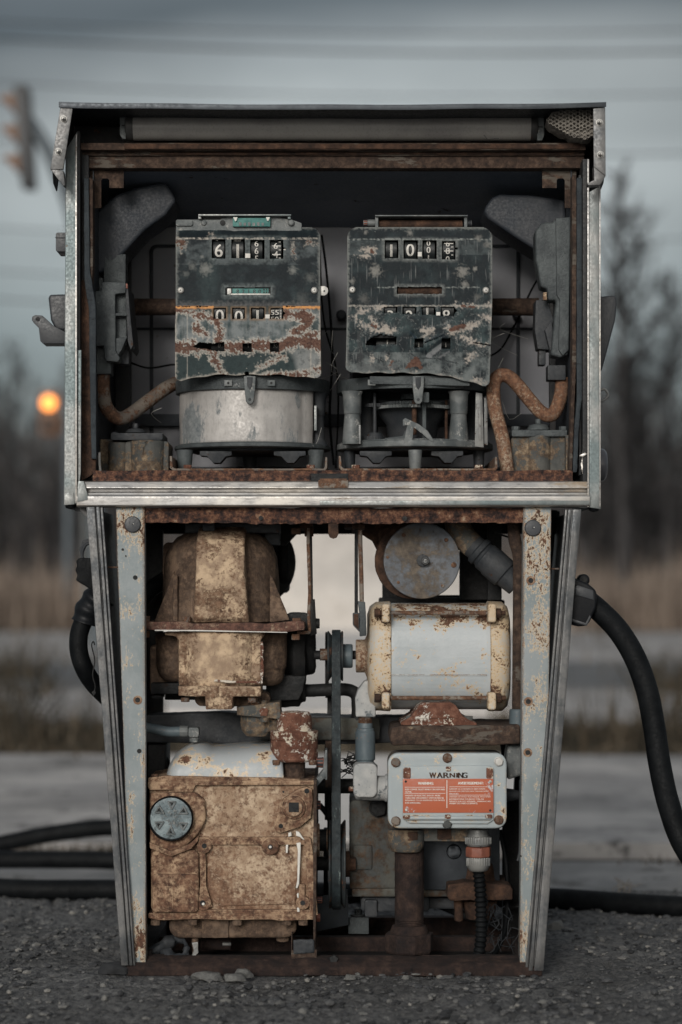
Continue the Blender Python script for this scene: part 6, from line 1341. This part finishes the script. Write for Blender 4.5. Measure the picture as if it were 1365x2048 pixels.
# ================================================================ ground
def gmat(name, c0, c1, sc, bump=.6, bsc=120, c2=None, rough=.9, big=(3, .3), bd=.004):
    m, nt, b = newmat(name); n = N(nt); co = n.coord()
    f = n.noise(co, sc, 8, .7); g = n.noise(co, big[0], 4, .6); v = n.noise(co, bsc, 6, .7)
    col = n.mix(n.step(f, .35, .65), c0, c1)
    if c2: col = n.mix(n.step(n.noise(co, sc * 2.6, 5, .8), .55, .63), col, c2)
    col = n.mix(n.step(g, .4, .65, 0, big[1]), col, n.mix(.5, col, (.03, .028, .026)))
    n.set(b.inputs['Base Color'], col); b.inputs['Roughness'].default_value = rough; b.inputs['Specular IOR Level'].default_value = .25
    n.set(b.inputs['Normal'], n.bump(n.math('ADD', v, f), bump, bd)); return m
GI = gmat('weathered_exposed_aggregate', (.068, .071, .076), (.22, .22, .218), 75, 1.0, 260, (.26, .255, .24), big=(3.5, .7), bd=.007)
GP = gmat('pale_worn_concrete', (.30, .29, .285), (.50, .475, .455), 1.6, .4, 40, (.15, .145, .14), big=(.7, .75))
GD = gmat('dirt_and_dead_grass', (.045, .038, .028), (.10, .085, .058), 4, .8, 30, (.16, .13, .08), big=(.6, .5))
GV = gmat('scrubby_verge', (.12, .108, .09), (.25, .23, .20), 1.6, .8, 12, (.42, .39, .35), big=(.35, .5))
GR = gmat('grey_road_asphalt', (.12, .125, .13), (.18, .18, .18), 2, .3, 50)
GW = gmat('painted_ground_brightness', (.66, .62, .58), (.78, .74, .70), 2, .4, 30, (.5, .47, .43), big=(.5, .3))  # near-white colour stands in for bright light on the ground
def sheet(name, x0, x1, y0, y1, z, mat, th=0, jag=0, n=1):
    b = MB(); P = []
    for i in range(n + 1): x = x0 + (x1 - x0) * i / n; P.append(Vector((x, y0 + jag * vn(x * 1.3, y0, 3) * (i not in (0, n)), z)))
    for i in range(n + 1): x = x1 + (x0 - x1) * i / n; P.append(Vector((x, y1 + jag * vn(x * 1.3, y1, 7), z)))
    if th: b.prism(P, [p - Vector((0, 0, th)) for p in P])
    else: b.face([b.bm.verts.new(p) for p in P])
    o = b.done(name, mat, bev=0); return tag(o, kind='structure')
sheet('ground', -700, 700, -60, 1200, -.13, GD)
sheet('bounce_sheet', -40, 40, -60, -2.25, -.09, GP, th=.03)  # unseen pale sheet added to bounce light up under the hood
sheet('island_base', -9, 9, -2.2, 1.085, -.018, GI, th=.10)
sheet('pavement', -60, 60, 1.10, 2.32, -.085, gmat('stained_concrete', (.20, .20, .20), (.33, .32, .31), 3, .5, 60, (.12, .115, .11), big=(2.5, .6)), th=.03, jag=.10, n=60)
sheet('path', -60, 60, 2.62, 6.15, -.07, GP, th=.045, jag=.25, n=60)
sheet('road', -200, 200, 13.5, 19.5, -.08, GR, th=.04)
sheet('road_shoulder', -80, 80, 9.0, 13.3, -.10, GP, th=.02, jag=.5, n=60)
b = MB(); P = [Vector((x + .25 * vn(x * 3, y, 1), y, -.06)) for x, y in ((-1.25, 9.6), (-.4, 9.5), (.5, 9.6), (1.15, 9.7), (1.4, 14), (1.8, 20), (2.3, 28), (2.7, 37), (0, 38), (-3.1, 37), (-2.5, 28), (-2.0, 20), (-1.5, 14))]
b.prism(P, [p - Vector((0, 0, .03)) for p in P]); tag(b.done('painted_bright_ground', GW, bev=0), kind='structure')  # added patch: brightness behind the pump painted on as pale ground
sheet('verge', -200, 200, 19.8, 36, -.09, GP, th=.03, jag=.5, n=60)
b = MB(); hp_ = []; NXh, NYh = 60, 30
for j in range(NYh + 1):
    row = []
    for i in range(NXh + 1):
        x = -3.9 + 7.8 * i / NXh; y = 36 + 10 * j / NYh; u = (x) / 3.9; v = (y - 41) / 5
        h = 2.35 * max(0, (1 - u * u)) ** .9 * max(0, 1 - v * v) ** .8 * (1 + .25 * vn(x * .6, y * .6, 1)) + .1 * vn(x * 2, y * 2, 3); row.append(b.bm.verts.new((x, y, h - .14)))
    hp_.append(row)
for j in range(NYh):
    for i in range(NXh): b.face([hp_[j][i], hp_[j][i + 1], hp_[j + 1][i + 1], hp_[j + 1][i]])
o = b.done('added_bright_heap', gmat('painted_heap_brightness', (.62, .57, .52), (.72, .67, .61), 1.2, .5, 12, (.5, .45, .40)), bev=0); tag(o, 'pale heap added beyond the road to brighten the opening in the middle of the pump', 'added heap')  # heap added so that the pump's middle opening looks bright
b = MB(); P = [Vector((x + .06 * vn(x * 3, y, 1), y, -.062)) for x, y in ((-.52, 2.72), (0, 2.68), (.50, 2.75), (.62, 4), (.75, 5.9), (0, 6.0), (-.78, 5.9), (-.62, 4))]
b.prism(P, [p - Vector((0, 0, .012)) for p in P]); tag(b.done('added_bright_slab', GW, bev=0), kind='structure')  # slab added in the pump's shadow, its near-white colour offsets the shade
# displaced top of the pump island
CR = [[(-.95, -.10, .001), (-.62, -.16, .002), (-.45, -.05, .001), (-.30, -.14, .001), (-.05, -.20, .002)], [(-.62, -.16, .001), (-.7, .3, .001), (-.55, .75, .002), (-.6, 1.1, .001)], [(.95, .15, .001), (.62, .08, .002), (.50, -.10, .002), (.28, -.22, .001), (.2, -.6, .001)]]
NX, NY = 400, 420; X0, X1, Y0, Y1 = -1.0, 1.0, -.95, 1.085
vs = []; fs = []
for j in range(NY + 1):
    y = Y0 + (Y1 - Y0) * j / NY
    for i in range(NX + 1):
        x = X0 + (X1 - X0) * i / NX
        h = .006 * vn(x * 5, y * 5, 0) + .0050 * vn(x * 22, y * 22, 1) + .0042 * abs(vn(x * 60, y * 60, 2)) + .0026 * vn(x * 130, y * 130, 5)
        c = vn(x * 11, y * 11, 9)
        if c > .22: h -= .02 * (c - .22)
        c2 = vn(x * 38, y * 38, 12)
        if c2 > .25: h -= .018 * (c2 - .25)
        if x * x < .9:
            for pl in CR:
                q = poly_dist(x + .02 * vn(x * 14, y * 14, 4), y + .02 * vn(x * 14, y * 14, 6), pl)
                if q < .006: h -= .010 * (1 - max(q, 0) / .006)
        e = (Y1 - y) / .05 + .8 * vn(x * 9, 3, 3)
        if e < 1: h -= .02 * (1 - max(e, 0)) ** 2
        if abs(x) < .36 and -.03 < y < .45: h = min(h, 0) * .4 - .002
        vs.append((x, y, h - .002))
for j in range(NY):
    for i in range(NX): a_ = j * (NX + 1) + i; fs.append((a_, a_ + 1, a_ + NX + 2, a_ + NX + 1))
me = bpy.data.meshes.new('island_surface'); me.from_pydata(vs, [], fs); me.polygons.foreach_set('use_smooth', [True] * len(fs)); me.materials.append(GI)
isl = bpy.data.objects.new('island_surface', me); scn.collection.objects.link(isl); tag(isl, kind='structure')
# stones and chips
m, nt, bs = newmat('mixed_small_stones'); n_ = N(nt); g = nt.nodes.new('ShaderNodeNewGeometry')
n_.set(bs.inputs['Base Color'], n_.ramp(g.outputs['Random Per Island'], ((0, (.015, .016, .018)), (.4, (.05, .052, .056)), (.75, (.10, .10, .10)), (.96, (.15, .148, .14)), (1, (.24, .23, .21))))); bs.inputs['Roughness'].default_value = .85
n_.set(bs.inputs['Normal'], n_.bump(n_.noise(n_.coord(), 500, 4, .7), .5, .001)); STM = m
ico = bmesh.new(); bmesh.ops.create_icosphere(ico, subdivisions=1, radius=1); IV = [v.co.copy() for v in ico.verts]; IF = [tuple(v.index for v in f.verts) for f in ico.faces]; ico.free()
random.seed(44); vs = []; fs = []
for i in range(13000):
    y = random.uniform(-.85, 1.06); x = random.uniform(-.95, .95)
    if abs(x) < .40 and -.02 < y < .42: continue
    s = random.choice((.0015, .002, .003, .004, .0055)) * random.uniform(.7, 1.4) * (1.7 if random.random() < .03 else 1) ; bz = len(vs)
    if vn(x * 4, y * 4, 8) < -.1 and random.random() < .7: continue
    rot = Matrix.Rotation(random.random() * 6.3, 3, 'Z'); sx, sy, sz = s * random.uniform(.8, 1.7), s * random.uniform(.7, 1.2), s * random.uniform(.35, .8)
    hz = .006 * vn(x * 5, y * 5, 0) + .0050 * vn(x * 22, y * 22, 1)
    for v in IV: q = rot @ Vector((v.x * sx * random.uniform(.8, 1.2), v.y * sy * random.uniform(.8, 1.2), v.z * sz)); vs.append((q.x + x, q.y + y, q.z + hz + .0005))
    fs += [tuple(bz + k_ for k_ in f) for f in IF]
me = bpy.data.meshes.new('gravel'); me.from_pydata(vs, [], fs); me.materials.append(STM); gv = bpy.data.objects.new('gravel', me); scn.collection.objects.link(gv); tag(gv, kind='stuff')
def stone(px, T, w, h, name, label, grp=None, mat=None, seed=0):
    b = MB(); c = G(px, T, 0); bmesh.ops.create_icosphere(b.bm, subdivisions=3, radius=1)
    for v in b.bm.verts:
        q = v.co; r_ = 1 + .35 * vn(q.x * 1.3 + seed, q.y * 1.3, q.z * 1.3) + .1 * vn(q.x * 5, q.y * 5 + seed, q.z * 5)
        v.co = Vector((q.x * w * r_ + c.x, q.y * w * .6 * r_ + c.y, max(-.3, min(q.z, .75)) * h * r_ + h * .3))
    o = b.done(name, mat or STM2, bev=0, sharp=30); return tag(o, label, 'stone', grp)
STM2 = gmat('broken_concrete', (.10, .10, .098), (.18, .18, .172), 60, .8, 200)
for i, (px, T, w, h, lb) in enumerate(((418, 3.80, .026, .011, 'flat pale chip of concrete at the foot of the base rail, left of centre'), (470, 3.79, .018, .010, 'small pale concrete chip just right of the flat chip by the base rail'), (488, 3.82, .014, .012, 'rounded pale pebble touching the base rail'),
                                      (700, 3.80, .009, .007, 'tiny light stone in front of the middle of the base rail'), (812, 3.80, .006, .006, 'light pebble below the right half of the base rail'), (226, 3.86, .022, .016, 'dark lump of broken concrete at the bottom of the left trim'),
                                      (1112, 4.35, .014, .014, 'dark stone on the island to the right of the pump foot'), (1284, 4.3, .013, .008, 'dark flat stone at the right edge of the island'))):
    stone(px, T, w, h, 'concrete_chip', lb, 'loose stones on the island', seed=i * 3, mat=STM if i in (5, 6, 7) else None)

# ================================================================ plants and far background
def strand_mat(name, cols, rough=.9):
    m, nt, b = newmat(name); n = N(nt); g = nt.nodes.new('ShaderNodeNewGeometry')
    n.set(b.inputs['Base Color'], n.ramp(g.outputs['Random Per Island'], cols)); b.inputs['Roughness'].default_value = rough; b.inputs['Specular IOR Level'].default_value = .1; return m
BR = strand_mat('dark_bare_branches', ((0, (.09, .087, .09)), (.6, (.17, .16, .158)), (1, (.30, .275, .26))))
GT = strand_mat('dry_tan_grass', ((0, (.14, .11, .09)), (.5, (.31, .25, .205)), (1, (.50, .41, .34))))
WD = strand_mat('weedy_verge', ((0, (.03, .028, .022)), (.5, (.07, .062, .048)), (.85, (.14, .105, .07)), (1, (.24, .20, .15))))
def strands(name, gen, mat):
    vs = []; fs = []
    for (p, t, w) in gen:
        d_ = (t - p); u = Vector((1, .2, 0)) if abs(d_.x) < abs(d_.z) * 2 else Vector((0, .3, 1)); u = u.normalized() * w; v = Vector((-.2, 1, 0)) * w; b0 = len(vs)
        vs += [tuple(p + u), tuple(p - u * .5 + v), tuple(p - u * .5 - v), tuple(t)]; fs += [(b0, b0 + 1, b0 + 3), (b0 + 1, b0 + 2, b0 + 3), (b0 + 2, b0, b0 + 3)]
    me = bpy.data.meshes.new(name); me.from_pydata(vs, [], fs); me.materials.append(mat); o = bpy.data.objects.new(name, me); scn.collection.objects.link(o); return o
random.seed(77)
def thicket():
    for i in range(16000):
        T = random.uniform(58, 82); k = S * T / D; px = random.uniform(-260, 1620); x = (px - 682.5) * k
        top = 5.6 + 1.3 * vn(x * .12, 0, 1) + .7 * vn(x * .5, 1, 1) + (.6 if px > 1000 else 0); z = random.random() ** 1.15 * top
        l = random.uniform(.6, 2.2) * (1.1 - .5 * z / top); a_ = random.gauss(0, .5)
        yield Vector((x, T - D, z - .2)), Vector((x + math.sin(a_) * l, T - D + random.uniform(-.3, .3), z + math.cos(a_) * l)), random.uniform(.03, .085) * (1.3 - z / top)
tag(strands('thicket', thicket(), BR), kind='stuff')
def field():
    for i in range(15000):
        T = random.uniform(39, 58); k = S * T / D; x = (random.uniform(-200, 1560) - 682.5) * k; h = random.uniform(.4, 1.15) * (1 + .9 * vn(x * .35, T * .15, 2)) + (.9 * random.random() if random.random() < .05 else 0)
        if T < 43 + 5 * vn(x * .5, 1, 2): continue
        yield Vector((x, T - D, -.13)), Vector((x + random.gauss(0, .18), T - D + random.gauss(0, .1), h)), random.uniform(.02, .045)
tag(strands('dry_grass', field(), GT), kind='stuff')
def weeds():
    for i in range(9000):
        T = random.uniform(9.95, 12.9) + .5 * vn(i * .37, 2, 2); k = S * T / D; px = random.uniform(-150, 1520); x = (px - 682.5) * k
        d_ = vn(x * .9, T * .9, 4); mid = 1.25 if (px < 330 or px > 980) else .45
        h = (.03 + .13 * max(0, d_ + .15) + (.20 if random.random() < .04 else 0)) * random.uniform(.5, 1.3) * mid
        yield Vector((x, T - D, -.13)), Vector((x + random.gauss(0, .05), T - D + random.gauss(0, .05), -.13 + h)), random.uniform(.004, .012)
tag(strands('verge_weeds', weeds(), WD), kind='stuff')
def weeds2():
    for i in range(1500):
        T = random.uniform(14, 38) if random.random() < .5 else random.uniform(13, 17); k = S * T / D; x = (random.uniform(-150, 1520) - 682.5) * k
        if vn(x * .7, T * .5, 14) < .12 or abs(x) < 1.1 + .05 * T: continue
        h = random.uniform(.08, .3); yield Vector((x, T - D, -.1)), Vector((x + random.gauss(0, .06), T - D + random.gauss(0, .06), -.1 + h)), random.uniform(.008, .02)
tag(strands('scattered_weeds', weeds2(), WD), kind='stuff')
def scrub():
    for cx, T0, w, h in ((40, 19, .6, .5), (-20, 12.5, .7, .4), (1340, 17, .6, .4), (1200, 12.5, .5, .25)):
        for i in range(160):
            T = T0 + random.gauss(0, w * .5); k = S * T / D; x = (cx - 682.5) * S * T0 / D + random.gauss(0, w * .45)
            if abs(x) < .60 * T * .207: continue
            hh = h * random.uniform(.3, 1.1) * math.exp(-((x - (cx - 682.5) * S * T0 / D) / w) ** 2); yield Vector((x, T - D, -.12)), Vector((x + random.gauss(0, .18), T - D + random.gauss(0, .15), -.12 + hh)), random.uniform(.006, .014)
tag(strands('dead_scrub', scrub(), WD), kind='stuff')
def strip2():
    for i in range(4000):
        T = random.uniform(6.12, 6.52); k = S * T / D; x = (random.uniform(-150, 1520) - 682.5) * k
        if vn(x * 1.7, T, 6) < -.12: continue
        h = .035 * random.uniform(.4, 1.5); yield Vector((x, T - D, -.12)), Vector((x + random.gauss(0, .02), T - D + random.gauss(0, .02), -.10 + h)), random.uniform(.002, .005)
tag(strands('crack_grass', strip2(), WD), kind='stuff')
TR = strand_mat('bare_tree_bark', ((0, (.035, .034, .036)), (1, (.07, .067, .067))))
def tree(px, T, H, seed, spread, label, lean=0, dens=1.):
    random.seed(seed); k = S * T / D; x = (px - 682.5) * k; base = Vector((x, T - D, -.15))
    root = empty('bare_tree', base, label, 'tree', 'bare trees beyond the field')
    tk = MB(); pts = [base + Vector((lean * H * t + .15 * vn(t * 3, seed, 0), .1 * vn(t * 3, seed, 5), H * t)) for t in (0, .2, .4, .6, .8, 1)]
    tk.tube(pts, .016 * H, n=8, world=True, sub=3, rfun=lambda t: 1 - .88 * t); o = tk.done('trunk', TR, bev=0); o.parent = root; o.matrix_parent_inverse = Matrix.Translation(-base)
    def lerp(t): i = min(4, int(t * 5)); f = t * 5 - i; return pts[i].lerp(pts[i + 1], f)
    def twigs():
        for i in range(int(46 * dens)):
            t = random.uniform(.22, .98); p = lerp(t); az = random.uniform(0, 6.28); el_ = random.uniform(.45, 1.1); L = spread * H * (1.12 - t) * random.uniform(.5, 1.2)
            dr_ = Vector((math.cos(az) * math.cos(el_), math.sin(az) * math.cos(el_), math.sin(el_))); q = p + dr_ * L
            yield p, q, .005 * H * (1.2 - t)
            for j in range(7):
                u = random.uniform(.25, 1); pp = p + dr_ * L * u; d2 = (dr_ + Vector((random.gauss(0, .55), random.gauss(0, .55), random.gauss(.25, .4)))).normalized(); L2 = L * random.uniform(.25, .55); qq = pp + d2 * L2
                yield pp, qq, .0028 * H
                for m_ in range(4):
                    u2 = random.uniform(.3, 1); p3 = pp + d2 * L2 * u2; d3 = (d2 + Vector((random.gauss(0, .6), random.gauss(0, .6), random.gauss(.1, .4)))).normalized(); yield p3, p3 + d3 * L2 * random.uniform(.3, .6), .0016 * H
    c = strands('crown', twigs(), TR); c.parent = root; c.matrix_parent_inverse = Matrix.Translation(-base)
tree(1243, 54, 10.2, 5, .30, 'tall bare tree standing above the thicket right of the pump', dens=1.9)
tree(1338, 56, 8.2, 8, .30, 'thinner bare tree at the right edge of the picture', dens=.9)
tree(30, 57, 6.5, 11, .35, 'low bushy bare tree at the far left edge', dens=1.1)
tree(150, 56, 6.2, 14, .35, 'bare tree beside the yellow signal box on the left', dens=1.2)
tree(-40, 58, 7.0, 19, .35, 'bare tree half cut by the left edge of the picture', dens=1.)
tree(700, 57, 6.6, 23, .35, 'bare tree seen through the opening in the middle of the pump', dens=1.)
tree(1180, 57, 6.6, 29, .35, 'shorter bare tree close to the right post of the pump', dens=1.)
tree(1290, 59, 6.9, 31, .35, 'bushy bare tree between the two taller ones on the right', dens=1.1)
# ---- traffic signals
m, nt, bb = newmat('signal_yellow'); bb.inputs['Base Color'].default_value = (.13, .05, .012, 1); bb.inputs['Roughness'].default_value = .5; SY = m
m, nt, bb = newmat('signal_black'); bb.inputs['Base Color'].default_value = (.012, .014, .017, 1); bb.inputs['Roughness'].default_value = .5; SB = m
m, nt, bb = newmat('signal_steel'); bb.inputs['Base Color'].default_value = (.085, .105, .12, 1); bb.inputs['Roughness'].default_value = .5; SS = m
m, nt, bb = newmat('lit_amber_lens'); bb.inputs['Base Color'].default_value = (.8, .3, .05, 1); bb.inputs['Emission Color'].default_value = (1, .30, .06, 1); bb.inputs['Emission Strength'].default_value = 2.6; LA = m
d = 26 - D
ts = empty('traffic_signal', W(60, 270, d), 'three section traffic signal seen side on, hanging from its mast arm', 'traffic signal', 'traffic signals')
def far(mb, name, mat, root, **kw):
    o = mb.done(name, mat, None, **kw); o.parent = root; o.matrix_parent_inverse = Matrix.Translation(-Vector(root.location)); return o
b = MB(); b.poly([(26, 170), (56, 170), (68, 372), (42, 372)], d, d + .35); far(b, 'signal_housing', SB, ts, bev=.02)
for y in (204, 265, 324):
    b = MB(); x = 28 + (y - 204) * .06; b.poly([(x - 34, y - 12), (x + 6, y - 18), (x + 7, y + 18), (x - 2, y + 20), (x - 10, y + 6)], d + .08, d + .30); far(b, 'visor', SY, ts, bev=.015)
b = MB(); b.tube([W(45, 240, d + .2), W(62, 248, d + .2), W(90, 290, d + .2), W(118, 350, d + .2), W(150, 450, d + .2), W(175, 600, d + .2), W(190, 900, d + .2), W(195, 1100, d + .2), W(195, 1296, d + .2)], .075, world=True); far(b, 'mast_arm', SS, ts, bev=0)
d = 45 - D
t2 = empty('traffic_signal', W(98, 830, d), 'yellow two section signal with its upper amber lamp lit', 'traffic signal', 'traffic signals')
b = MB(); b.poly(rrect(80, 782, 118, 870, 4), d, d + .25); b.box(110, 800, 128, 806, d + .1, d + .14); b.box(110, 850, 128, 856, d + .1, d + .14); far(b, 'signal_housing', SY, t2, bev=.01)
b = MB(); b.lathe('y', (98, 806, d), [(d, 14), (d - .03, 12), (d - .045, 6)], 24); far(b, 'lit_lens', LA, t2, bev=0)
b = MB(); b.lathe('y', (98, 850, d), [(d, 13), (d - .03, 11), (d - .045, 6)], 24); far(b, 'dark_lens', SB, t2, bev=0)
b = MB(); b.cyl('z', (136, d + .12), 770, 1262, 8, 12); far(b, 'signal_pole', SS, t2, bev=0)
d = 30 - D
b = MB(); b.cyl('z', (172, d), 990, 1278, 6, 14); b.cyl('z', (172, d), 984, 992, 8, 14); pl_ = b.done('marker_post', M['castl'], bev=.01); tag(pl_, 'pale post standing far behind the left side of the pump', 'post')
# ---- overhead wires
for i, (T, y0, y1, r_, lb) in enumerate(((40, 28, 52, .035, 'topmost overhead cable crossing the sky'), (40, 60, 96, .05, 'thick dark overhead cable second from the top'), (42, 150, 180, .03, 'overhead cable just above the hood of the pump'), (45, 268, 300, .04, 'overhead cable level with the lamp tube'), (46, 440, 470, .03, 'overhead cable level with the face plates'), (46, 528, 552, .035, 'overhead cable level with the upper number wheels'), (46, 578, 640, .04, 'lowest overhead cable, just above the trees'))):
    d = T - D; b = MB(); P = []
    for j in range(9):
        t = j / 8; P.append(W(-300 + 2000 * t, y0 + (y1 - y0) * t + 26 * math.sin(math.pi * t), d))
    b.tube(P, r_ * .36, n=8, world=True, sub=4); o = b.done('overhead_cable', SB, bev=0); tag(o, lb, 'cable', 'overhead cables')
# small dead weed by the right ground hose
b = MB(); random.seed(6)
for i in range(9):
    p = G(1240 + random.uniform(-12, 14), 4.8, 0); b.tube([p, p + Vector((random.uniform(-.01, .02), 0, .02)), p + Vector((random.uniform(-.03, .05), .01, random.uniform(.02, .045)))], .0011, n=5, world=True, sub=3)
o = b.done('dead_weed', M['paper'], bev=0); tag(o, 'small dry weed sprouting behind the ground hose on the right', 'weed')
for o_ in scn.objects:
    if o_.parent is None and o_.type == 'MESH' and not o_.get('kind') and not o_.get('label'): print('UNTAGGED', o_.name)
